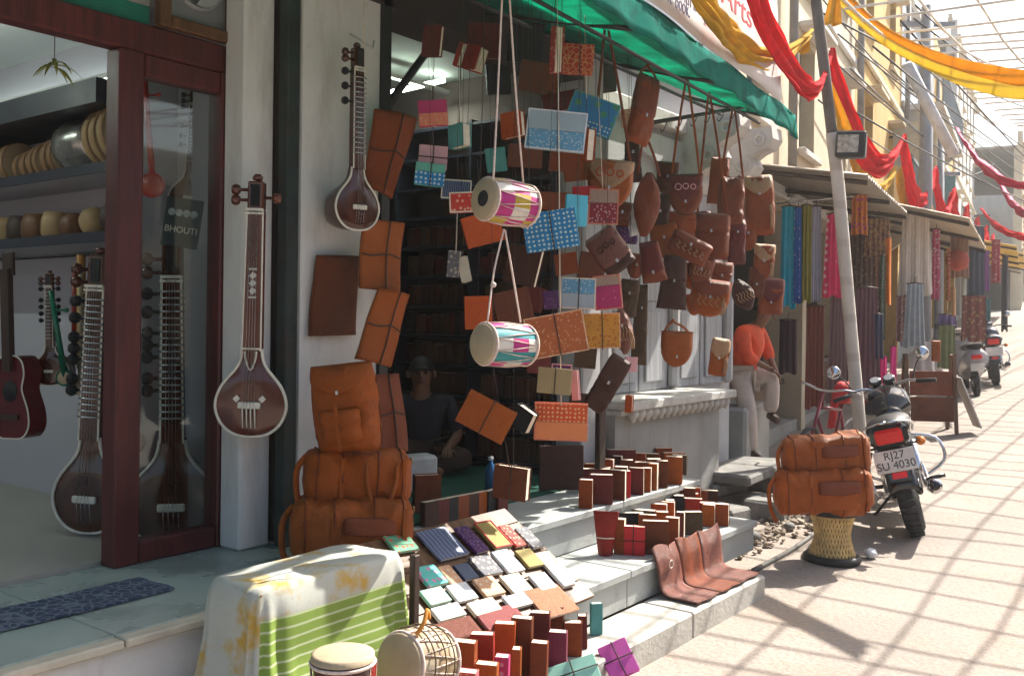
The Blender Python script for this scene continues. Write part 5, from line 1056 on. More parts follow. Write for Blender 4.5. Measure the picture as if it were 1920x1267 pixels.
ed = [('pel', 'waist'), ('waist', 'chest'), ('chest', 'neck'), ('neck', 'jaw'), ('jaw', 'head'), ('head', 'crown')]
for s in 'nf':
    for k, r in (('sh', .055), ('el', .04), ('wr', .027), ('hip', .085), ('kn', .055), ('an', .035), ('to', .03)): nd[k+s] = (J[k+s], r)
    ed += [('chest', 'sh'+s), ('sh'+s, 'el'+s), ('el'+s, 'wr'+s), ('pel', 'hip'+s), ('hip'+s, 'kn'+s), ('kn'+s, 'an'+s), ('an'+s, 'to'+s)]
    hand_nodes(nd, ed, 'wr'+s, J['wr'+s], J['wr'+s]-J['el'+s], AX, V(0, 0, 1))
skin_mesh('body', nd, ed, 'pel', skin_m, man)
nd2 = dict(pel=(J['pel']+V(0, 0, .02), .15), waist=(J['waist'], .145), chest=(J['chest'], .155), col=(J['neck']-V(0, 0, .03), .085)); ed2 = [('pel', 'waist'), ('waist', 'chest'), ('chest', 'col')]
for s in 'nf':
    nd2['sh'+s] = (J['sh'+s], .08); nd2['el'+s] = (J['el'+s], .068); nd2['cu'+s] = (J['el'+s].lerp(J['wr'+s], .5), .055); ed2 += [('chest', 'sh'+s), ('sh'+s, 'el'+s), ('el'+s, 'cu'+s)]
skin_mesh('shirt', nd2, ed2, 'pel', M('orange_red_shirt', (.72, .095, .035), .8, .2, 9, .9, 9), man)
nd3 = dict(pel=(J['pel']-V(0, 0, .02), .145)); ed3 = []
for s in 'nf':
    nd3['hip'+s] = (J['hip'+s], .11); nd3['kn'+s] = (J['kn'+s], .085); nd3['an'+s] = (J['an'+s], .075); ed3 += [('pel', 'hip'+s), ('hip'+s, 'kn'+s), ('kn'+s, 'an'+s)]
skin_mesh('trousers', nd3, ed3, 'pel', M('pale_trousers', (.50, .43, .38), .85, .15, 9, .9, 9), man)
for s in 'nf': m = S(); m.tube([J['an'+s]+V(0, 0, -.01), J['to'+s]], [.045, .038], 8); m.build('shoe', DARKB, man)
head_bits(man, J['head'], fw, V(0, 0, 1)-fw*fw.z)
# shopkeeper sitting on the carpet
sk = thing('person', 'person in dark shirt sitting on the carpet in the dim shop', 'person', V(5.08, 4.68, FZ+.012)); f2 = (V(0, 0, 0)-V(5.08, 4.68, 0)).normalized(); r2_ = f2.cross(V(0, 0, 1))
K = lambda f, s, z: f2*f+r2_*s+V(0, 0, z)
nd = dict(pel=(K(0, 0, .13), .14), waist=(K(0, 0, .28), .12), chest=(K(.0, 0, .44), .135), neck=(K(.01, 0, .55), .055), jaw=(K(.03, 0, .61), .062), head=(K(.02, 0, .685), .09), crown=(K(.0, 0, .74), .07)); ed = [('pel', 'waist'), ('waist', 'chest'), ('chest', 'neck'), ('neck', 'jaw'), ('jaw', 'head'), ('head', 'crown')]
for s, g in (('n', -1), ('f', 1)):
    for k, p, r in (('sh', K(0, g*.19, .48), .055), ('el', K(.06, g*.27, .26), .042), ('wr', K(.24, g*.18, .17), .028), ('hip', K(.05, g*.1, .10), .09), ('kn', K(.22, g*.34, .11), .06), ('an', K(.34, -g*.06, .05), .038), ('to', K(.38, -g*.16, .035), .03)): nd[k+s] = (p, r)
    ed += [('chest', 'sh'+s), ('sh'+s, 'el'+s), ('el'+s, 'wr'+s), ('pel', 'hip'+s), ('hip'+s, 'kn'+s), ('kn'+s, 'an'+s), ('an'+s, 'to'+s)]; hand_nodes(nd, ed, 'wr'+s, nd['wr'+s][0], f2, r2_, V(0, 0, 1))
skin_mesh('body', nd, ed, 'pel', skin_m, sk)
n2 = {k: (nd[k][0], nd[k][1]+.022) for k in ('pel', 'waist', 'chest', 'shn', 'shf', 'eln', 'elf')}; skin_mesh('shirt', n2, [('pel', 'waist'), ('waist', 'chest'), ('chest', 'shn'), ('chest', 'shf'), ('shn', 'eln'), ('shf', 'elf')], 'pel', M('dark_shirt', (.03, .025, .035), .85), sk)
n3 = {k: (nd[k][0], nd[k][1]+.018) for k in ('pel', 'hipn', 'hipf', 'knn', 'knf', 'ann', 'anf')}; skin_mesh('trousers', n3, [('pel', 'hipn'), ('pel', 'hipf'), ('hipn', 'knn'), ('hipf', 'knf'), ('knn', 'ann'), ('knf', 'anf')], 'pel', M('brown_trousers', (.06, .035, .025), .85), sk)
head_bits(sk, K(.02, 0, .685), f2, V(0, 0, 1))
p = atZ(812, 930, FZ+.02); m = MB(); m.box((0, 0, .11), (.26, .16, .22), ch=.02); tag(m.build('white_box', M('white_card', (.6, .6, .6), .6), None, p+V(.1, .25, -.005), (0, 0, R(-20))), 'plain white box on the carpet before the bookcase', 'box')
p = atZ(960, 900, FZ+.02); m = S(); m.lathe([(0, 0), (.035, .005), (.037, .12), (.03, .16), (.014, .18), (.014, .2)], 14); t = thing('water_bottle', 'blue plastic bottle above the lowest hanging book in the doorway', 'bottle', V(4.72, 3.75, FZ+.012)); m.build('bottle', M('blue_plastic', (.02, .10, .25), .2), t); m = S(); m.lathe([(.016, .198), (.016, .22)], 12); m.build('cap', COV['white'], t)
# ================================================================ street row, turned 9 degrees from the shops
SA = R(9); O4 = V(8.42, 3.92, 0); SV = V(math.cos(SA), math.sin(SA), 0); SN = V(-math.sin(SA), math.cos(SA), 0)
def W(k, n, z): p = O4+SV*k+SN*n; return V(p.x, p.y, z)
def gz(k): return road_z(O4.x+SV.x*k)
def box_part(name, mat, par, x0, x1, y0, y1, z0, z1, ch=0):
    m = MB(); m.box(((x0+x1)/2, (y0+y1)/2, (z0+z1)/2), (x1-x0, y1-y0, z1-z0), ch=ch); return m.build(name, mat, par)
dark_in = M('dim_interior', (.10, .085, .07), .9, .2, 2); pane_m = M('dark_pane', (.03, .035, .04), .1, .2, 3, 0, spec=.6)
def house(k0, k1, label, wall, trim, storeys=2, g=3.05, bays=3, balcony=None, seat=False, setback=0):
    t = thing('street_house', label, 'house', W(k0, setback, gz(k0)-.1), (0, 0, SA)); L = k1-k0-.02; G = g+.1
    box_part('pier', wall, t, 0, .28, 0, .5, 0, G); box_part('pier', wall, t, L-.28, L, 0, .5, 0, G); nb = max(1, round(L/3.2))
    for b in range(1, nb): x = .28+(L-.56)*b/nb; box_part('pier', wall, t, x-.12, x+.12, .002, .5, 0, G)
    box_part('shop_floor', grey_wall, t, .281, L-.281, .05, 3.2, 0, .42+.03*L*SLOPE); box_part('back_wall', dark_in, t, 0, L, 3.2, 3.35, 0, G); box_part('shop_ceiling', dark_in, t, 0, L, .502, 3.198, G-.1, G)
    for x in (0, L-.1): box_part('side_wall', dark_in, t, x+.002, x+.098, .502, 3.198, 0, G-.102)
    H = 2.7; z = G
    for f in range(storeys):
        xs_ = [L*(b+.5)/bays for b in range(bays)]; ww, z0, z1 = .95, z+.75, z+2.15; pos = 0
        m = MB()
        for x in xs_: m.box(((pos+x-ww/2)/2, .2, z+H/2), (x-ww/2-pos, .4, H)); m.box((x, .2, (z+z0)/2), (ww, .4, z0-z)); m.box((x, .2, (z1+z+H)/2), (ww, .4, z+H-z1)); pos = x+ww/2
        m.box(((pos+L)/2, .2, z+H/2), (L-pos, .4, H)); m.build('storey_wall', wall, t)
        box_part('string_course', trim, t, -.0, L, -.07, -.002, z+.0, z+.14, .02)
        for x in xs_:
            wn = box_part('window', M('window_frame_paint', (.12, .17, .16), .6), t, x-ww/2+.002, x-ww/2+.07, .18, .26, z0, z1)
            for a, b, c, d in ((x+ww/2-.07, x+ww/2-.002, z0, z1), (x-.03, x+.03, z0, z1), (x-ww/2+.07, x+ww/2-.07, z1-.07, z1), (x-ww/2+.07, x+ww/2-.07, z0, z0+.07)): box_part('window_bar', MATS['window_frame_paint'], wn, a, b, .182, .258, c, d)
            box_part('pane', pane_m, wn, x-ww/2+.05, x+ww/2-.05, .26, .27, z0+.03, z1-.03); box_part('window_sill', trim, t, x-ww/2-.08, x+ww/2+.08, -.10, -.003, z0-.10, z0-.01, .015); box_part('hood', trim, t, x-ww/2-.1, x+ww/2+.1, -.28, -.003, z1+.08, z1+.15, .01)
        if balcony == f:
            bp_ = box_part('balcony', trim, t, .3, L-.3, -.85, -.072, z-.02, z+.1)
            m = MB()
            for k in range(int((L-.6)/.14)): m.box((.34+k*.14, -.82, z+.5), (.025, .025, .8))
            m.box((L/2, -.82, z+.93), (L-.6, .05, .06)); o = m.build('railing', M('rail_paint', (.10, .13, .16), .6), bp_)
            for x in (.6, L/2, L-.6): m = MB(); m.prism([(0, 0), (0, -.5), (.62, 0)], -.07, .07, T(x, -.074, z-.022) @ RZ(-math.pi/2)); m.build('bracket', trim, bp_)
        z += H
    box_part('parapet', wall, t, 0, L, .0, .25, z, z+.7); box_part('cornice', trim, t, -.0, L, -.12, -.002, z-.02, z+.14, .03); box_part('roof', grey_wall, t, .0, L, .252, 4, z-.1, z)
    box_part('rear_wall', wall, t, 0, L, 3.36, 3.6, 0, z-.102); return t
ochre = M('ochre_plaster', (.46, .30, .10), .9, .15, 2, .3, 25, kind='plaster', c2=(.32, .2, .09), s2=2); cream = M('cream_plaster', (.52, .45, .33), .9, .12, 2, .3, 25, kind='plaster', c2=(.36, .30, .22), s2=2); palew = M('pale_plaster', (.52, .50, .47), .9, .1, 2, .3, 25, kind='plaster', c2=(.36, .34, .31), s2=2); bluew = M('blue_plaster', (.32, .38, .46), .9, .12, 2, .3, 25, kind='plaster', c2=(.24, .26, .3), s2=2)
house(.0, 7.6, 'cream plastered house above the textile stall', cream, palew, 2, 3.0, 3)
house(7.6, 14, 'ochre yellow house with a railed balcony', ochre, cream, 2, 3.0, 2, balcony=0)
house(14, 22, 'pale blue house further up the street', bluew, palew, 2, 3.0, 3, balcony=1)
house(22, 32, 'yellow house beyond the blue one', ochre, palew, 2, 3.0, 4, balcony=0)
house(32, 46, 'pale house far up the street', palew, cream, 3, 3.0, 5)
house(46, 66, 'cream house at the far bend of the street', cream, ochre, 2, 3.0, 6, setback=-2.2)
far = thing('end_house', 'hazy pale house closing the far end of the street', 'house', W(68, -14, gz(66)), (0, 0, SA))
box_part('wall', palew, far, 0, 4, 0, 18, -1, 8); 
for i in range(5):
    for f in range(2): box_part('window', pane_m, far, -.04, -.004, 2+3*i, 3.2+3*i, 1.2+3.2*f, 3+3.2*f)
# stone seat under the man
p = J['pel']+base; m = MB(); m.box((0, 0, 0), (.95, .55, .62), ch=.03); tag(m.build('stone_block', grey_wall, None, V(p.x+.10, p.y+.16, .52), (0, 0, SA)), 'grey stone seat at the end of the carved ledge', 'stone seat')
m = MB(); m.box((0, 0, 0), (.8, .5, .32), ch=.03); q = J['ton']+base; tag(m.build('footstone', MATS['dark_stone'], None, V(q.x, q.y, .10), (0, 0, SA+.1)), 'rough step stone under the seated person', 'stone')
# tin canopies over the stalls
tin = M('weathered_tin', (.30, .26, .21), .6, .2, 4, .2, 30, kind='stain', c2=(.2, .13, .08), s2=4)
def canopy(label, k0, k1, z0, z1, out, mat, n0=0):
    t = thing('stall_canopy', label, 'canopy', W(k0, n0, gz(k0)), (0, 0, SA)); L = k1-k0
    m = S(); m.grid(lambda a, b: V(L*a, -out*b, z0+(z1-z0)*b+.02*math.sin(a*L*40)), int(L*26), 3); solid(m.build('sheet', mat, t), .006)
    for x in (.05, L/2, L-.05): m = MB(); m.tube([(x, 0, z0-.06), (x, -out, z1-.06)], .025, 6); m.build('rafter', dark_wood, t)
    return t
canopy('sloping dark tin canopy over the textile stall', .6, 4.0, 3.12, 2.92, 1.2, tin)
canopy('sloping beige tin canopy over the clothes stall', 4.1, 9.2, 3.15, 2.65, 1.9, M('beige_tin', (.42, .34, .25), .7, .15, 4, .2, 30))
canopy('dark tin canopy over the bead stall', 9.6, 13.6, 3.0, 2.6, 1.5, tin)
yt = M('yellow_tarp', (.55, .40, .12), .7, .12, 4, .3, 20, trans=.4)
canopy('pale yellow tarpaulin canopy further up the street', 15, 21, 3.05, 2.55, 2.3, yt)
canopy('second yellow tarpaulin canopy beyond the parked scooters', 22, 30, 3.0, 2.5, 2.4, yt)
canopy('grey canopy far up the street', 31, 40, 3.0, 2.4, 2.2, tin)
# hanging textiles
def hang(label, u, v0, v1, w, t, mat, pl=3, flare=0, name='hanging_cloth', cat='cloth', thick=.05, hangr=True):
    a = atT(u, v0, t); s = t/F_PX; H = (v1-v0)*s; Wd = w*s; th = thing(name, label, cat, a, (0, 0, FACE+R(random.uniform(-15, 15))), 'textiles hung along the stalls')
    ph = u*.37; m = S(); n = 26
    for sd in (-1, 1):
        m.grid(lambda q, b: V((q-.5)*Wd*(1+flare*b)*(.9+.1*b), sd*thick*.5*math.sin(math.pi*q)+.02*math.sin(q*pl*2*math.pi+ph+.6*math.sin(b*3))*(.4+.6*b), -H*b*(1+.02*math.sin(q*9+ph))), n, 10)
    m.build('cloth', mat, th)
    if hangr: m = S(); m.tube([(-Wd*.5, 0, .0), (0, 0, .015), (Wd*.5, 0, .0)], .008, 5); m.tube([(0, 0, .01), (0, 0, .07), (.02, 0, .09)], .004, 4); m.build('hanger', dark_wood, th)
    return th
def fab(n, c, **k): return cloth('fabric_'+n, c, rough=.8, **k)
hl = S(); hl.tube([atT(1452, 382, 10.2), atT(1600, 368, 10.2)], .012, 6); tag(hl.build('clothes_line', steel), 'pale clothes line above the bright scarves', 'clothes line')
for a in (('turquoise scarf at the left end of the clothes line', 1480, 388, 576, 30, 10.2, fab('turq', (.01, .30, .44))), ('blue scarf with white dots on the clothes line', 1497, 390, 566, 14, 10.15, fab('bluedot', (.03, .12, .42), kind='dots', c2=(.5, .5, .6), s2=18)), ('olive green scarf on the clothes line', 1513, 386, 566, 22, 10.2, fab('olive', (.22, .20, .035))), ('silver lilac scarf on the clothes line', 1531, 388, 564, 24, 10.2, fab('silver', (.34, .34, .42), kind='weave', c2=(.22, .22, .3), s2=30)), ('red and pink dotted dress on the clothes line', 1563, 402, 556, 28, 10.1, fab('reddot', (.50, .02, .09), kind='dots', c2=(.6, .4, .4), s2=12), 3, .4), ('orange printed dress hanging near the leaning pole', 1612, 366, 440, 30, 10.6, fab('orangep', (.50, .16, .03), kind='flower', c2=(.3, .05, .2), s2=18)),
          ('long rust striped wall hanging in the stall', 1530, 574, 764, 38, 10.4, fab('ruststripe', (.20, .045, .025), kind='stripes_x', c2=(.05, .02, .03), s2=14), 4), ('mauve brown skirt left of the leaning pole', 1572, 545, 760, 34, 10.2, fab('mauve', (.13, .075, .08)), 5, .3), ('plum skirt right of the leaning pole', 1626, 540, 735, 42, 10.6, fab('plum', (.10, .04, .055)), 5, .3), ('dark brown patterned cloth behind the leaning pole', 1622, 430, 640, 56, 11.2, fab('darkpat', (.10, .055, .04), kind='flower', c2=(.2, .12, .06), s2=20), 6), ('gold patterned shawl hanging under the beige canopy', 1646, 410, 480, 50, 11, fab('goldpat', (.24, .13, .05), kind='brocade', c2=(.08, .03, .03), s2=16), 5), ('orange scarf hanging beside the patterned shawl', 1665, 446, 570, 14, 11, fab('orange', (.62, .17, .02)), 1), ('dark green beaded strip hanging beside the orange scarf', 1655, 480, 640, 12, 10.9, fab('dkgreen', (.05, .07, .05), kind='dots', c2=(.3, .22, .1), s2=30), 1), ('navy cloth folded over below the brown cloth', 1645, 590, 672, 26, 10.6, fab('navyc', (.02, .025, .06)), 2), ('hot pink cloth low behind the motorbike', 1652, 668, 760, 24, 10.8, fab('hotpink', (.58, .015, .16)), 3), ('hot pink strip beside the motorbike mirror', 1675, 650, 725, 12, 11.2, fab('hotpink2', (.60, .03, .20)), 1),
          ('white embroidered tunic hanging out over the street', 1718, 392, 552, 52, 12.5, fab('whitetunic', (.56, .50, .44), kind='weave', c2=(.45, .38, .32), s2=8), 3, .25), ('grey blue dress below the white tunic', 1716, 532, 650, 34, 12.2, fab('greyblue', (.26, .30, .33)), 4, .3), ('dusty rose blouse left of the grey blue dress', 1692, 555, 640, 26, 12.6, fab('dusty', (.28, .16, .16), kind='flower', c2=(.4, .3, .26), s2=20), 3), ('pink patterned shirt behind the tunic', 1756, 430, 560, 18, 13.5, fab('pinkpat', (.42, .08, .16), kind='flower', c2=(.5, .4, .4), s2=20), 2), ('olive green hanging beside the far stall', 1775, 610, 690, 36, 14, fab('olv', (.12, .14, .06)), 3), ('violet cloth above the olive hanging', 1776, 590, 616, 34, 14.1, fab('viol', (.16, .12, .28)), 3), ('brown shawl beyond the tunic', 1800, 415, 520, 40, 14.6, fab('brsh', (.26, .15, .10)), 4), ('slate cloth in the shade of the far stall', 1830, 425, 560, 34, 16.5, fab('slate', (.06, .07, .10)), 3), ('red printed cloth hanging under the yellow canopy', 1868, 450, 530, 18, 19, fab('redp', (.30, .05, .06), kind='flower', c2=(.4, .2, .2), s2=14), 2), ('rust bedspread at the far stall', 1826, 555, 640, 44, 16.2, fab('rustb', (.20, .06, .05), kind='flower', c2=(.3, .2, .1), s2=14), 3), ('black hanging beside the far motorbike', 1885, 480, 620, 12, 20, fab('blk', (.04, .04, .05)), 1), ('teal cloth at the far stall', 1850, 560, 620, 16, 18, fab('tealf', (.06, .14, .15)), 2), ('purple saree far under the yellow canopy', 1848, 470, 545, 16, 19, fab('purf', (.18, .06, .2)), 2), ('pale stack of cloth on the stall edge', 1734, 640, 700, 44, 13, fab('palest', (.40, .36, .36)), 2), ('dark shawl hanging at the back of the textile stall', 1585, 420, 560, 26, 11.4, fab('dsh', (.05, .04, .05)), 3), ('plum bedspread folded low in the textile stall', 1478, 600, 700, 34, 11.5, fab('pbd', (.05, .015, .03)), 3)):
    hang(*a)
# bead strings and bag by the far stall
for i, (u, v0, v1, c, lab) in enumerate(((1778, 470, 560, (.4, .12, .06), 'red and gold bead string hanging at the stall corner'), (1788, 540, 590, (.45, .25, .12), 'straw tassel hanging below the bead string'))):
    m = S(); a = atT(u, v0, 14); b = atT(u, v1, 14); n = 12
    for k in range(n+1): q = a.lerp(b, k/n); m.lathe([(0, -.03), (.028, -.015), (.03, 0), (.028, .015), (0, .03)], 8, T(q))
    tag(m.build('bead_string', cloth('bead%d' % i, c)), lab, 'beads')
m = S(); m.lathe([(0, -.17), (.12, -.13), (.17, 0), (.12, .13), (0, .17)], 18, RXm(math.pi/2)); tag(m.build('round_cushion', fab('redcush', (.38, .07, .045)), None, atT(1795, 488, 14.4)), 'round red cushion hanging on the far stall', 'cushion')
# stall tables and piles inside
for k, (k0, lab) in enumerate(((1.0, 'dark low counter in the textile stall'), (4.6, 'low wooden counter under the clothes stall'), (9.8, 'wooden counter of the bead stall'))):
    t = thing('stall_counter', lab, 'counter', W(k0, .3, gz(k0)+.3), (0, 0, SA)); box_part('top', dark_wood, t, 0, 2.6, -.1, .9, .42, .5, .01); box_part('front_panel', brown_wood, t, .05, 2.55, 0, .05, -.4, .418); box_part('shelf', dark_wood, t, .05, 2.55, .052, .85, .1, .14)
# leaning pole with lamp box
pole_b = on_road(1622, 918); tp = (pole_b-V(0, 0, CAM_Z)).dot(AX)
pl = thing('leaning_pole', 'tall leaning pole wrapped in pale cloth in front of the textile stall', 'pole', pole_b); P = [V(0, 0, -.1)]+[atT(u, v, tp)-pole_b for u, v in ((1612, 800), (1598, 650), (1585, 500), (1572, 350), (1560, 250))]
P2 = [P[-1]]+[atT(u, v, tp)-pole_b for u, v in ((1548, 150), (1530, 0), (1515, -120))]
m = S(); m.tube(pts_bez(P, 4), .058, 10); m.build('wrapped_shaft', M('pale_wrap', (.50, .46, .41), .7, .12, 4, .25, 30, kind='stripes_z', c2=(.42, .37, .33), s2=.9), pl); m = S(); m.tube(pts_bez(P2, 4), .05, 10); m.build('upper_shaft', M('grey_brown_bark', (.13, .11, .10), .8, .3, 6, .4, 30), pl)
lb = thing('lamp_box', 'black floodlight box fixed to the leaning pole', 'lamp', atT(1596, 272, tp-.12), (0, R(3), FACE+R(-25))); m = MB(); m.box((0, 0, 0), (.26, .15, .24), ch=.015); m.build('housing', black_metal, lb); m = MB(); m.box((-.02, -.078, .0), (.18, .006, .16)); m.build('glass', M('lamp_glass', (.4, .38, .33), .1, .5, 30, 0), lb)
m = S(); m.tube([(0, 0, -.12), (-.12, 0, -.05), (-.13, .05, .1)], .012, 6); m.build('bracket', steel, lb)
# utility poles and cables
def upole(label, u, v0, v1, t, r):
    b = atT(u, v1, t); a = atT(u, v0, t); g = V(b.x, b.y, road_z(b.x)); th = thing('utility_pole', label, 'pole', g); m = S(); m.tube([V(0, 0, -.2), V(0, 0, a.z-g.z)], [r*1.2, r], 10); m.build('shaft', M('pole_steel', (.24, .25, .28), .6, .2, 4), th)
    for dz in (.3, .8): m = MB(); m.box((0, 0, a.z-g.z-dz), (.9, .06, .08), RZ(FACE)); m.build('cross_arm', MATS['pole_steel'], th)
    for x in (-.38, 0, .38): m = S(); m.lathe([(.03, 0), (.045, .05), (.03, .1), (.04, .13), (.0, .15)], 8, T(*(RZ(FACE) @ V(x, 0, a.z-g.z-.26)))); m.build('insulator', bone, th)
    return a
upole('grey steel utility pole with cross arms before the ochre house', 1736, 12, 300, 16, .10); upole('second grey utility pole further up the street', 1762, 260, 400, 22, .09)
pipe = S(); pipe.tube([atT(1700, 120, 15), atT(1788, 290, 15.5)], .09, 10); tag(pipe.build('slanting_pipe', M('pale_pipe', (.45, .46, .5), .5)), 'pale slanting pipe behind the garlands', 'pipe')
rngc = random.Random(8); blackw = M('black_cable', (.03, .03, .035), .6)
for i in range(14):
    a = atT(1560+rngc.uniform(-40, 180), rngc.uniform(-30, 200), rngc.uniform(9.5, 16)); b = W(rngc.uniform(25, 45), rngc.uniform(-9, -1), rngc.uniform(5, 9.0)); n = 16; sg = rngc.uniform(.2, .9)
    m = S(); m.tube([a.lerp(b, k/n)-V(0, 0, sg*4*(k/n)*(1-k/n)) for k in range(n+1)], .011, 4); tag(m.build('overhead_cable', blackw), 'black overhead cable sagging across the street above the garlands', 'cable', 'overhead cables')
# string net over the street
net = thing('overhead_string_net', 'loose lattice of pale strings stretched over the street', 'string net', (12, 0, 4.4)); netm = M('pale_string', (.72, .68, .62), .9); rn = random.Random(3)
for k in range(17):
    y = -4.6+.46*k+rn.uniform(-.06, .06); m = S(); m.tube([V(x-12, y+.06*math.sin(x*.7+k)+(x-8)*.02, -.12*math.sin(x*1.1+k)+road_z(x)*.8) for x in [7+q*.9 for q in range(36)]], .0125, 5); m.build('string', netm, net)
for k in range(62):
    x = 7.2+.5*k+rn.uniform(-.08, .08); m = S(); m.tube([V(x-12+.10*math.sin(y*1.1+k), y, -.16*math.sin((y+4.6)/7.4*math.pi)+road_z(x)*.8+.0) for y in [-4.8+q*.55 for q in range(15)]], .0125, 5); m.build('string', netm, net)
# ================================================================ cloth garlands
def swag(label, a, b, sag, wd, mat, ph=0, folds=3, side=None, name='cloth_garland', cat='garland', skew=.5):
    d = (b-a); n = 30; sd = d.cross(V(0, 0, 1)).normalized(); t = thing(name, label, cat, a, (0, 0, 0), 'festive cloth garlands'); m = S()
    def fn(q, c):
        s_ = 4*sag*q*(1-q); wv = wd*(.35+.65*math.sin(math.pi*q)**.7); return d*q-V(0, 0, s_)+V(0, 0, -wv*(c-.25))+sd*(.03*math.sin(c*folds*2*math.pi+ph+q*3)*(.5+math.sin(math.pi*q))+.10*wd*math.cos(c*math.pi)+.05*noise.noise((q*8, c*6, ph)))+V(0, 0, .03*noise.noise((q*12, c*3, ph)))
    m.grid(fn, n, 16); o = m.build('cloth', mat, t); solid(o, .003); return t
redc = M('red_festoon', (.72, .006, .02), .8, .15, 8, .35, 60, trans=.5, spec=.1); yelc = M('yellow_festoon', (.72, .45, .05), .8, .15, 8, .35, 60, trans=.5, spec=.1); yel2 = M('orange_yellow_festoon', (.80, .45, .012), .8, .12, 8, .3, 60, trans=.5, spec=.1); pinkf = M('pink_festoon', (.62, .05, .16), .7, .12, 8, .3, 40, trans=.3)
peaks = [atT(1196, -340, 5.1), atT(1557, 95, 9.3), atT(1692, 255, 13.5), atT(1752, 315, 17)]
gd = (peaks[2]-peaks[1]).normalized()
for k in range(6): peaks.append(peaks[3]+(peaks[3]-peaks[1]).normalized()*3.4*(k+1))
ords = ('nearest', 'second', 'third', 'fourth', 'fifth', 'sixth', 'seventh', 'eighth', 'ninth')
def swag_path(label, pts, wd, mat, ph=0, folds=3):
    P = pts_bez(pts, 8); n = len(P)-1; t = thing('cloth_garland', label, 'garland', P[0], (0, 0, 0), 'festive cloth garlands'); m = S()
    def fn(q, c):
        i = int(round(q*n)); dd = (P[min(i+1, n)]-P[max(i-1, 0)]).normalized(); nr = (V(0, 0, 1)-dd*dd.z).normalized(); sd = dd.cross(nr); wv = wd*(.55+.45*math.sin(math.pi*q)**.7)
        return P[i]-P[0]-nr*(wv*(c-.3))+sd*(.022*math.sin(c*folds*6.283+ph+q*4)+.12*wd*math.cos(c*math.pi)+.03*noise.noise((q*9, c*6, ph)))+nr*(.02*noise.noise((q*14, c*3, ph)))
    m.grid(fn, n, 16); solid(m.build('cloth', mat, t), .003)
swag_path('long red cloth swag draped across the shop banner', [atT(1345, -190, 4.7), atT(1416, -10, 5.5), atT(1466, 92, 6.5), atT(1512, 156, 7.7), atT(1538, 156, 8.6), atT(1557, 95, 9.3)], .17, redc, 1)
swag_path('long golden cloth swag draped across the shop banner', [atT(1262, -100, 4.5), atT(1326, 0, 4.9), atT(1376, 62, 5.6), atT(1432, 104, 6.4), atT(1474, 100, 7.3), atT(1518, 60, 8.4)], .15, yelc, 2)
for i in range(1, len(peaks)-1):
    swag('red cloth swag, %s along the house fronts' % ords[i], peaks[i], peaks[i+1], .62+.04*(i % 3), .30 if i < 2 else .36, redc, i)
    a = peaks[i].lerp(peaks[i+1], .42 if i else .28)+V(-.1, .25, -.25); b = peaks[i+1].lerp(peaks[min(i+2, len(peaks)-1)], .30 if i+2 < len(peaks) else 0)+V(-.1, .25, -.3)
    swag('golden yellow cloth swag, %s along the house fronts' % ords[i], a, b, .55, .26 if i < 2 else .32, yelc, i+2)
for lab, a, b in (('short yellow cloth tail hanging from the pole top', (1568, -30), (1560, 48)), ('yellow cloth tail hanging below the red swag', (1540, 120), (1580, 245)), ('pale yellow cloth tail behind the lamp box', (1515, 60), (1500, 100))):
    A_, B_ = atT(*a, 9.35), atT(*b, 9.35); t = thing('cloth_tail', lab, 'garland', A_); m = S(); d = B_-A_
    m.grid(lambda q, c: d*q+RX*((c-.5)*.10*(.6+q))+AX*(.04*math.sin(c*9+q*2)), 10, 10); solid(m.build('cloth', yelc, t), .003)
pth = pts_bez([atT(1555, -40, 9.8), atT(1650, 52, 9.3), atT(1760, 112, 8.7), atT(1860, 138, 8.1), atT(1960, 140, 7.5), atT(2120, 80, 6.9)], 8); n = len(pth)-1
t = thing('cloth_garland', 'broad orange and yellow cloth swag strung across the street at top right', 'garland', pth[0], (0, 0, 0), 'festive cloth garlands')
for j, (mt_, off, wd) in enumerate(((yel2, .06, .12), (M('lemon_festoon', (.80, .64, .12), .8, .1, 8, .3, 60, trans=.5, spec=.1), -.03, .13))):
    m = S(); m.grid(lambda q, c: pth[int(round(q*n))]-pth[0]+V(0, 0, off-wd*c*(.7+.5*q))+AX*(.04*math.sin(c*7+q*9+j)+.03*j), n, 12); solid(m.build(('fold', 'lower_fold')[j], mt_, t), .003)
for i, (lab, a, b, ta, tb_) in enumerate((('pink cloth streamer crossing the sky at the right', (1795, 240), (1935, 345), 17, 13), ('red pink streamer below the pink one', (1870, 330), (1960, 400), 20, 14), ('thin coral streamer far over the street', (1840, 390), (1960, 440), 26, 16))):
    swag(lab, atT(*a, ta), atT(*b, tb_), .25, .16, pinkf if i != 2 else redc, i)
# ================================================================ cane stool with two bags
sp_ = on_road(1560, 1052); mud = thing('cane_stool', 'hourglass bamboo cane stool with black rubber rims on the road', 'stool', sp_); HS, RS = .37, .165
m = S(); prof = [(RS*(.70+.30*abs(2*k/10-1)**1.6), .02+HS*.94*k/10) for k in range(11)]; m.lathe([(r*.95, z) for r, z in prof], 24, caps=False); m.build('inner_core', M('cane_dark', (.46, .31, .13), .7), mud)
m = S()
for sgn in (-1, 1):
    for k in range(34):
        a0 = 2*math.pi*k/34; m.tube([(r*1.0*math.cos(a0+sgn*.09*i), r*1.0*math.sin(a0+sgn*.09*i), z) for i, (r, z) in enumerate(prof)], .0065, 5)
cw = m.build('cane_lattice', M('cane', (.62, .44, .19), .6, .3, 14, .2, rand=.1), mud); cw['kind'] = 'stuff'
for z, r in ((.028, RS*1.02), (HS-.01, RS*1.02)): m = S(); m.torus(r, .026, T(0, 0, z), 32, 10, .03); m.build('rubber_rim', M('black_rubber', (.025, .025, .027), .6), mud)
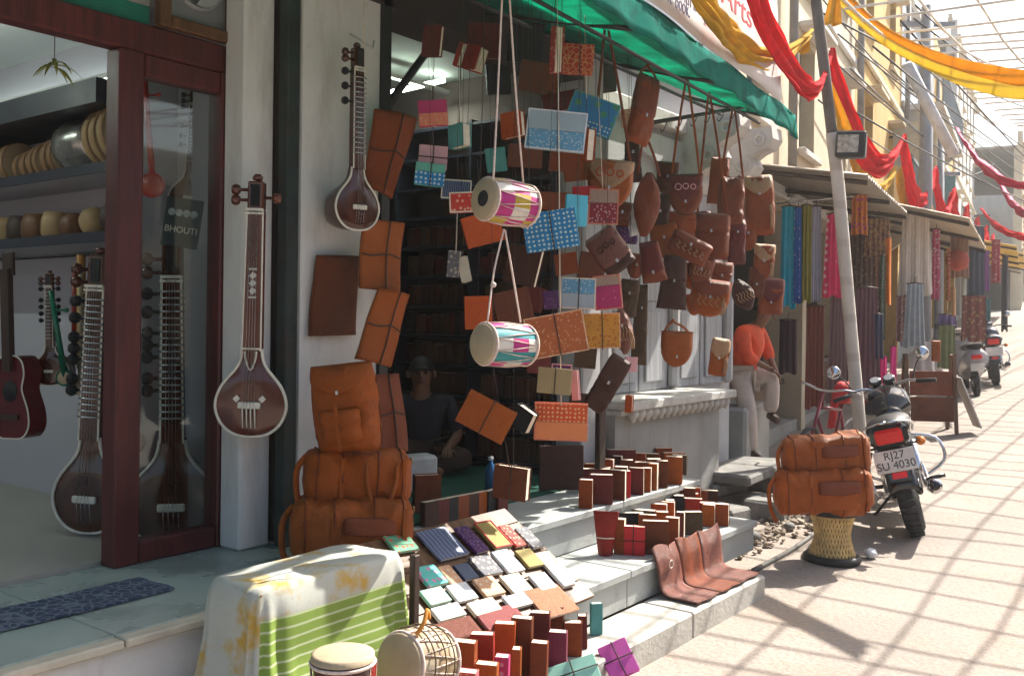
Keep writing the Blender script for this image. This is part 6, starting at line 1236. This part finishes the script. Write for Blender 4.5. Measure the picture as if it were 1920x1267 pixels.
m = S(); m.lathe([(0, HS+.005), (RS*.9, HS), (RS, HS-.02)], 24, caps=False); m.build('seat', BLACKL, mud)
duffel('tan leather duffel bag lying directly on the cane stool', 1543, 920, 184, 86, sp_.y, GINGER, .20, 0, -3, True, False, 'duffel bags on the cane stool', True, 11)
duffel('tan leather duffel bag lying on top of the other on the stool', 1548, 852, 164, 76, sp_.y+.01, TAN, .19, 0, -5, True, False, 'duffel bags on the cane stool', True, 17)
# litter
m = S(); m.grid(lambda a, b: V(.055*math.sin(b*math.pi)*math.cos(a*6.283)*(1+.35*noise.noise((a*5, b*5, 2))), .04*math.sin(b*math.pi)*math.sin(a*6.283)*(1+.4*noise.noise((a*6, b*4, 7))), .035-.035*math.cos(b*math.pi)*(1+.3*noise.noise((a*4, b*6, 1)))), 16, 10); tag(m.build('crumpled_paper', COV['white'], None, on_road(1633, 1046)), 'small crumpled white paper on the road beside the stool', 'paper')
rl_ = random.Random(9); m = MB()
for k in range(150):
    u = rl_.uniform(1385, 1540); v = 1045-(u-1385)*.38+rl_.uniform(-45, 12); p = on_road(u, v); s_ = rl_.uniform(.008, .035); m.box((0, 0, 0), (s_*2, s_*rl_.uniform(.8, 1.8), s_*.8), T(p+V(0, 0, s_*.3+.03)) @ Euler((rl_.uniform(-.6, .6), rl_.uniform(-.6, .6), rl_.uniform(0, 6))).to_matrix().to_4x4(), ch=s_*.25)
tag(m.build('rubble', M('rubble_mix', (.34, .28, .22), .9, .3, 14, .4, kind='stain', c2=(.15, .12, .10), s2=7)), 'loose rubble and chips at the foot of the stone bench', 'rubble', kind='stuff')
for k, (u, v, r, lab) in enumerate(((1412, 1022, .06, 'smooth grey stone beside the leather sheets'), (1452, 985, .05, 'small pale stone in the rubble'), (1480, 1000, .045, 'brown stone at the edge of the rubble'))):
    m = S(); m.grid(lambda a, b: V(r*math.sin(b*math.pi)*math.cos(a*6.283)*(1.2+.3*noise.noise((a*3, b*3, k))), r*math.sin(b*math.pi)*math.sin(a*6.283), r*.6-r*.7*math.cos(b*math.pi)), 14, 8); tag(m.build('loose_stone', M('dark_stone', (0, 0, 0)) if k != 1 else MATS['rubble_mix'], None, on_road(u, v)+V(0, 0, .03)), lab, 'stone')
kb = [on_road(u, v) for u, v in ((1412, 1078), (1450, 1058), (1490, 1035), (1530, 1005))]; m = S(); m.tube([p+V(0, 0, .03) for p in pts_bez(kb, 3)], .018, 6); tag(m.build('rubber_hose', M('grey_hose', (.13, .12, .11), .7)), 'grey hose lying along the edge of the rubble', 'hose')
# ================================================================ motorbikes
chrome = M('chrome', (.6, .6, .62), .12, .1, 10, .02, 60, metal=1.); tyre_m = M('tyre_rubber', (.03, .03, .032), .8, .3, 30, .4, 90); blackp = M('black_gloss_paint', (.012, .012, .014), .12, .2, 5, 0, spec=.6); redlens = M('red_lens', (.65, .01, .012), .15, .1, 30, .1); amber = M('amber_lens', (.5, .14, .01), .2); plate_m = M('white_plate', (.66, .65, .62), .5)
def wheel(par, x, r, w, disc=True):
    t = bpy.data.objects.new('wheel', None); col.objects.link(t); t.parent = par; t.location = (x, 0, r); A = RXm(math.pi/2)
    m = S(); m.torus(r-w*.55, w*.55, A, 36, 10, w*.5); m.build('tyre', tyre_m, t)
    m = MB()
    for k in range(36): a = 2*math.pi*k/36; m.box((0, 0, 0), (.012, w*.7, .012), RY(a) @ T(0, 0, r-.002))
    m.build('tread', tyre_m, t)
    m = S(); m.torus(r-w*1.12, .012, A, 32, 6, .03); m.build('rim', chrome, t)
    m = S(); m.lathe([(.05, -.05), (.065, -.03), (.065, .03), (.05, .05)], 14, A); m.build('hub', steel, t)
    m = S()
    for k in range(20): a = 2*math.pi*k/20; m.tube([(.06*math.cos(a+.3), .02 if k % 2 else -.02, .06*math.sin(a+.3)), ((r-w*1.1)*math.cos(a), 0, (r-w*1.1)*math.sin(a))], .0025, 4)
    m.build('spokes', chrome, t)
def motorbike(label, loc, rot, plate=('RJ27', 'SU 4030'), body=None, group=None):
    body = body or blackp; t = thing('motorbike', label, 'motorbike', loc, rot, group); r = .30
    def tb_(name, pts, rad, mat, seg=8, sm=True): m = S(); m.tube(pts_bez(pts, 4) if len(pts) > 2 else pts, rad, seg); return m.build(name, mat, t)
    wheel(t, 0, r, .135); wheel(t, 1.27, r, .085)
    m = S(); m.grid(lambda a, b: V((r+.045)*math.cos(R(165-115*a)), (b-.5)*.19, r+(r+.045)*math.sin(R(165-115*a))-.035*abs(2*b-1)**3), 16, 8); solid(m.build('rear_mudguard', body, t), .004)
    m = MB(); m.box((0, 0, 0), (.02, .16, .20), T(-.345, 0, .545) @ RY(R(10)), ch=.008); mf = m.build('mud_flap', blackp, t)
    m = MB(); m.box((0, 0, 0), (.012, .10, .045), T(-.362, 0, .49) @ RY(R(10)), ch=.004); m.build('reflector', redlens, mf)
    m = S(); m.grid(lambda a, b: V(1.27+(r+.035)*math.cos(R(20+140*a)), (b-.5)*.12, r+(r+.035)*math.sin(R(20+140*a))-.03*abs(2*b-1)**3), 16, 6); solid(m.build('front_mudguard', body, t), .004)
    m = S(); m.tube(pts_bez([(-.36, 0, .80), (-.2, 0, .83), (.1, 0, .80), (.4, 0, .77), (.68, 0, .80)], 4), [(.055, .10)]+[(.07, .145)]*14+[(.055, .10)]*2, 14, flat=(0, 0, 1)); m.build('seat', M('seat_vinyl', (.02, .02, .022), .45, .2, 20, .2, 200), t)
    m = S(); m.tube(pts_bez([(-.42, 0, .78), (-.2, 0, .74), (.2, 0, .66), (.5, 0, .62)], 4), [(.06, .09)]+[(.085, .125)]*12, 12, flat=(0, 0, 1)); m.build('tail_cowl', body, t)
    m = S(); m.tube(pts_bez([(.60, 0, .80), (.75, 0, .88), (.92, 0, .92), (1.08, 0, .88), (1.13, 0, .84)], 4), [(.08, .10)]*3+[(.125, .175)]*10+[(.11, .14)]*2+[(.06, .07)]*2, 16, flat=(0, 0, 1)); m.build('fuel_tank', body, t)
    m = MB(); m.box((0, 0, 0), (.07, .25, .155), T(-.44, 0, .775) @ RY(R(-12)), ch=.03); tl = m.build('tail_lamp_housing', blackp, t); m = MB(); m.box((0, 0, 0), (.04, .19, .105), T(-.468, 0, .772) @ RY(R(-12)), ch=.018); m.build('tail_lamp', redlens, tl)
    A = T(-.455, 0, .605) @ RY(R(8)); m = MB(); m.box((0, 0, 0), (.006, .265, .150), A, ch=.003); pt = m.build('number_plate', plate_m, t)
    if plate:
        for j, s_ in enumerate(plate): text('plate_lettering', s_, .074, blackp, pt, A @ V(-.0045, 0, .034-.066*j), (A @ Euler((math.pi/2, 0, -math.pi/2)).to_matrix().to_4x4()).to_euler(), .0006)
    for s in (-1, 1):
        tb_('indicator_stalk', [(-.40, s*.05, .70), (-.41, s*.17, .70)], .008, blackp); m = S(); m.lathe([(0, -.035), (.025, -.025), (.032, .01), (.02, .03), (0, .034)], 12, T(-.41, s*.19, .70) @ RY(R(90))); m.build('indicator', amber, t)
        tb_('shock_absorber', [(-.0, s*.12, .33), (.10, s*.12, .66)], .028, chrome, 10); tb_('fork', [(1.27, s*.09, .30), (1.08, s*.09, .92)], .022, chrome, 10); tb_('swingarm', [(0, s*.09, .30), (.45, s*.08, .36)], .022, blackp)
        tb_('grab_rail', [(.1, s*.15, .74), (-.2, s*.16, .82), (-.42, s*.08, .86), (-.44, 0, .865)], .010, chrome); tb_('footrest', [(.52, s*.10, .30), (.52, s*.28, .31)], .016, blackp); tb_('crash_guard', [(.98, s*.05, .62), (.97, s*.28, .55), (.95, s*.30, .36), (.90, s*.06, .24)], .013, chrome)
        tb_('mirror_stem', [(1.0, s*.24, 1.04), (1.0, s*.28, 1.14), (.98, s*.33, 1.20)], .006, blackp); m = S(); m.lathe([(0, -.012), (.05, -.01), (.058, 0), (.05, .008), (0, .008)], 16, T(.975, s*.35, 1.23) @ RY(R(80))); m.build('mirror', chrome, t)
        tb_('grip', [(.97, s*.26, 1.02), (.90, s*.40, 1.00)], .018, tyre_m, 10)
    tb_('handlebar', [(.97, -.28, 1.02), (1.03, -.18, 1.04), (1.06, 0, 1.0), (1.03, .18, 1.04), (.97, .28, 1.02)], .012, chrome)
    for s in (-1, 1): m = S(); m.lathe([(0, .03), (.045, .028), (.052, .01), (.05, -.03), (0, -.04)], 18, T(1.08, s*.055, 1.07) @ RY(R(-35))); m.build('instrument', blackp, t); m = S(); m.lathe([(0, .032), (.038, .031)], 18, T(1.08, s*.055, 1.07) @ RY(R(-35)), caps=False); m.build('dial', M('dial_face', (.35, .36, .38), .15), t)
    m = S(); m.lathe([(0, -.09), (.06, -.08), (.09, -.02), (.095, .03), (.085, .045), (0, .05)], 20, T(1.22, 0, .90) @ RY(R(90))); m.build('headlamp', chrome, t)
    m = MB(); m.box((.62, 0, .36), (.34, .24, .22), ch=.04); m.build('engine_case', steel, t); m = MB()
    for k in range(7): m.box((.72+.006*k, 0, .47+.024*k), (.17, .20, .012), ch=.003)
    m.build('cylinder_fins', steel, t); tb_('frame_tube', [(1.10, 0, .86), (.95, 0, .45), (.75, 0, .24), (.4, 0, .24), (.30, 0, .40), (.25, 0, .70)], .018, blackp)
    tb_('exhaust_pipe', [(.80, -.08, .5), (.92, -.12, .38), (.80, -.15, .24), (.45, -.17, .24), (.3, -.18, .26)], .022, chrome); m = S(); m.tube(pts_bez([(.32, -.18, .26), (.1, -.19, .30), (-.30, -.20, .37)], 4), [.035]+[.052]*7+[.045], 14); ex = m.build('muffler', chrome, t)
    m = S(); m.lathe([(.035, 0), (.03, .012), (0, .012)], 12, T(-.30, -.20, .37) @ RY(R(-90))); m.build('muffler_mouth', blackp, ex)
    for s in (-1, 1): m = pillow(.26, .20, .05, 'box', .001, 8, 8); m.build('side_panel', body, t, (.34, s*.11, .58), (0, R(-8), 0), merge=True)
    tb_('side_stand', [(.50, .10, .26), (.46, .30, .10)], .012, blackp); tb_('leg_guard', [(.08, .17, .62), (-.2, .2, .52), (-.28, .18, .36), (-.05, .16, .34)], .009, chrome); return t
bp = on_road(1722, 1003); mbk = motorbike('black motorbike with white number plate and red tail lamp leaning beside the stool', bp, (R(-15), 0, R(15)))
mbk.scale = (1.06,)*3
b2 = on_road(1868, 722); motorbike('dark motorbike parked far up the street on the right', b2, (R(-6), 0, R(14)), None, M('dark_blue_paint', (.02, .03, .05), .2))
b3 = on_road(1832, 742); sc = thing('scooter', 'pale scooter with red tail lamp parked beside the far motorbike', 'scooter', b3, (R(-6), 0, R(20)))
wheel(sc, 0, .21, .10); wheel(sc, 1.15, .21, .09); scm = M('scooter_paint', (.38, .36, .38), .25)
m = S(); m.tube(pts_bez([(-.32, 0, .62), (-.1, 0, .58), (.2, 0, .50), (.42, 0, .36)], 5), [(.06, .08)]+[(.16, .19)]*14+[(.08, .14)], 16, flat=(0, 0, 1)); m.build('rear_body', scm, sc)
m = S(); m.tube(pts_bez([(-.28, 0, .80), (.1, 0, .80), (.45, 0, .76)], 5), [(.05, .12)]*11, 12, flat=(0, 0, 1)); m.build('seat', BLACKL, sc); m = MB(); m.box((-.36, 0, .64), (.04, .16, .07), ch=.015); m.build('tail_lamp', redlens, sc); m = MB(); m.box((-.36, 0, .48), (.01, .2, .12)); m.build('number_plate', plate_m, sc)
m = MB(); m.box((.65, 0, .28), (.5, .3, .05), ch=.02); m.build('footboard', scm, sc); m = S(); m.grid(lambda a, b: V(1.0-.12*b-.05*math.cos((a-.5)*3), (a-.5)*.44, .3+.6*b), 10, 8); solid(m.build('leg_shield', scm, sc), .02)
m = S(); m.tube([(.9, -.32, 1.0), (.95, 0, .98), (.9, .32, 1.0)], .018, 8); m.build('handlebar', blackp, sc); m = S(); m.tube([(1.15, 0, .21), (.95, 0, .98)], .03, 8); m.build('steering_column', scm, sc)
for s in (-1, 1): m = S(); m.lathe([(0, -.01), (.055, -.008), (.06, 0), (0, .008)], 14, T(.9, s*.36, 1.15) @ RY(R(80))); m.build('mirror', blackp, sc)
# bicycle behind the bags
cb = on_road(1495, 905); cy = thing('bicycle', 'old bicycle with red cloth covered seat parked behind the bag stool', 'bicycle', V(9.35, 3.08, .10), (R(-8), 0, R(178)))
for x in (0, 1.02): m = S(); m.torus(.30, .018, T(x, 0, .32) @ RXm(math.pi/2), 36, 8); m.build('tyre', tyre_m, cy); m = S(); [m.tube([(x, 0, .32), (x+.29*math.cos(a), 0, .32+.29*math.sin(a))], .0018, 3) for a in [2*math.pi*k/18 for k in range(18)]]; m.build('spokes', chrome, cy)
for nm, a, b in (('chain_stay', (0, 0, .32), (.42, 0, .30)), ('seat_stay', (0, 0, .32), (.33, 0, .72)), ('seat_tube', (.42, 0, .30), (.30, 0, .84)), ('top_tube', (.33, 0, .74), (.86, 0, .80)), ('down_tube', (.42, 0, .30), (.88, 0, .70)), ('fork', (1.02, 0, .32), (.84, 0, .94))): m = S(); m.tube([a, b], .015, 8); m.build(nm, M('bike_maroon', (.2, .02, .04), .4), cy)
m = S(); m.tube(pts_bez([(.66, -.27, .96), (.84, -.2, .99), (.84, 0, .95), (.84, .2, .99), (.66, .27, .96)], 4), .011, 8); m.build('handlebar', chrome, cy); m = pillow(.26, .16, .2, 'box', .006); m.build('saddle_cover', COV['red'], cy, (.28, 0, .90), (R(90), 0, 0), merge=True)
m = S(); m.grid(lambda a, b: V(.20+.10*a, -.1+.03*math.sin(a*8), .9-.36*b), 6, 8); solid(m.build('hanging_cover', COV['red'], cy), .004)
# picture easel by the clothes stall
eb = on_road(1745, 812); es = thing('picture_easel', 'brown folding easel of boards standing behind the motorbike', 'easel', eb, (0, 0, FACE+R(-10)))
for x in (-.28, .28): m = MB(); m.box((0, 0, 0), (.04, .04, 1.0), T(x, 0, .48) @ RXm(R(-10))); m.build('leg', brown_wood, es); m = MB(); m.box((0, 0, 0), (.04, .04, 1.0), T(x, .26, .48) @ RXm(R(10))); m.build('leg', brown_wood, es)
for k, (z, mt_) in enumerate(((.30, BROWN), (.62, CHEST))): m = MB(); m.box((0, 0, 0), (.50, .02, .30), T(0, -.05+.06*k, z) @ RXm(R(-10)), ch=.004); m.build('picture_board', mt_, es)
m = MB(); m.box((0, 0, 0), (.02, .34, .66), T(.42, .0, .40) @ RY(R(-22)), ch=.004); m.build('white_side_board', palew, es)
m = MB(); m.box((.05, 0, 1.02), (.10, .06, .26), ch=.01); m.build('top_block', TAN, es)

# ================================================================ unseen houses across the street, added to cut sky light and reflections
for i, (x0, x1, mt_, lab) in enumerate(((-14, 4, palew, 'unseen pale house added on the opposite side of the street behind the viewer'), (4.1, 22, cream, 'unseen cream house added on the opposite side of the street'))):
    t = thing('unseen_opposite_house', lab, 'house', (x0, -7.6, 0)); box_part('wall', mt_, t, 0, x1-x0, -4, 0, -.1, 4.6); box_part('cornice', mt_, t, 0, x1-x0, .002, .15, 4.4, 4.55)
    for k in range(int((x1-x0)/3.2)):
        box_part('shop_door', dark_wood, t, .9+3.2*k, 2.9+3.2*k, .004, .05, 0, 2.5)
        for z in (3.0,): box_part('window', pane_m, t, 1.3+3.2*k, 2.4+3.2*k, .004, .05, z, z+1.2)
# ================================================================ bright dusty air
hz = MB(); hz.box((45, 2, 8.5), (120, 60, 20)); ho = hz.build('haze', []); tag(ho, 'bright dusty air over the street', 'haze', kind='stuff')
hm = bpy.data.materials.new('dusty_air'); hm.use_nodes = True; nt = hm.node_tree; nt.nodes.remove(nt.nodes['Principled BSDF']); pv = N(nt, 'ShaderNodeVolumePrincipled'); pv.inputs['Density'].default_value = .0018; pv.inputs['Color'].default_value = (.95, .95, .95, 1); pv.inputs['Anisotropy'].default_value = .6
nt.links.new(pv.outputs[0], nt.nodes['Material Output'].inputs['Volume']); ho.data.materials.append(hm)

# ================================================================ boards and pipes on the house fronts
for i, (k, z, c, lab) in enumerate(((12.4, 4.6, (.5, .45, .35), 'cream sign panel beyond the ochre house'), (18, 4.0, (.12, .25, .3), 'teal sign panel on the blue house'))):
    t = thing('projecting_sign', lab, 'sign', W(k, -.45, gz(k)+z), (0, 0, SA)); box_part('panel', M('sign_paint_%d' % i, c, .6, .25, 5, .1, kind='stain', c2=tuple(x*.6 for x in c), s2=5), t, -.03, .03, -.42, .42, -.5, .5); box_part('arm', black_metal, t, -.015, .015, .42, .5, .2, .24); box_part('arm', black_metal, t, -.015, .015, .42, .5, -.24, -.2)
for i, (k, lab) in enumerate(((2.4, 'grey drain pipe on the cream house'), (7.4, 'drain pipe between the cream and ochre houses'), (14.1, 'drain pipe between the ochre and blue houses'), (22.1, 'drain pipe beyond the blue house'))):
    m = S(); m.tube([W(k, -.12, gz(k)+2.9), W(k, -.12, gz(k)+8.3)], .055, 8); tag(m.build('drain_pipe', M('pipe_grey', (.22, .21, .2), .7)), lab, 'pipe')
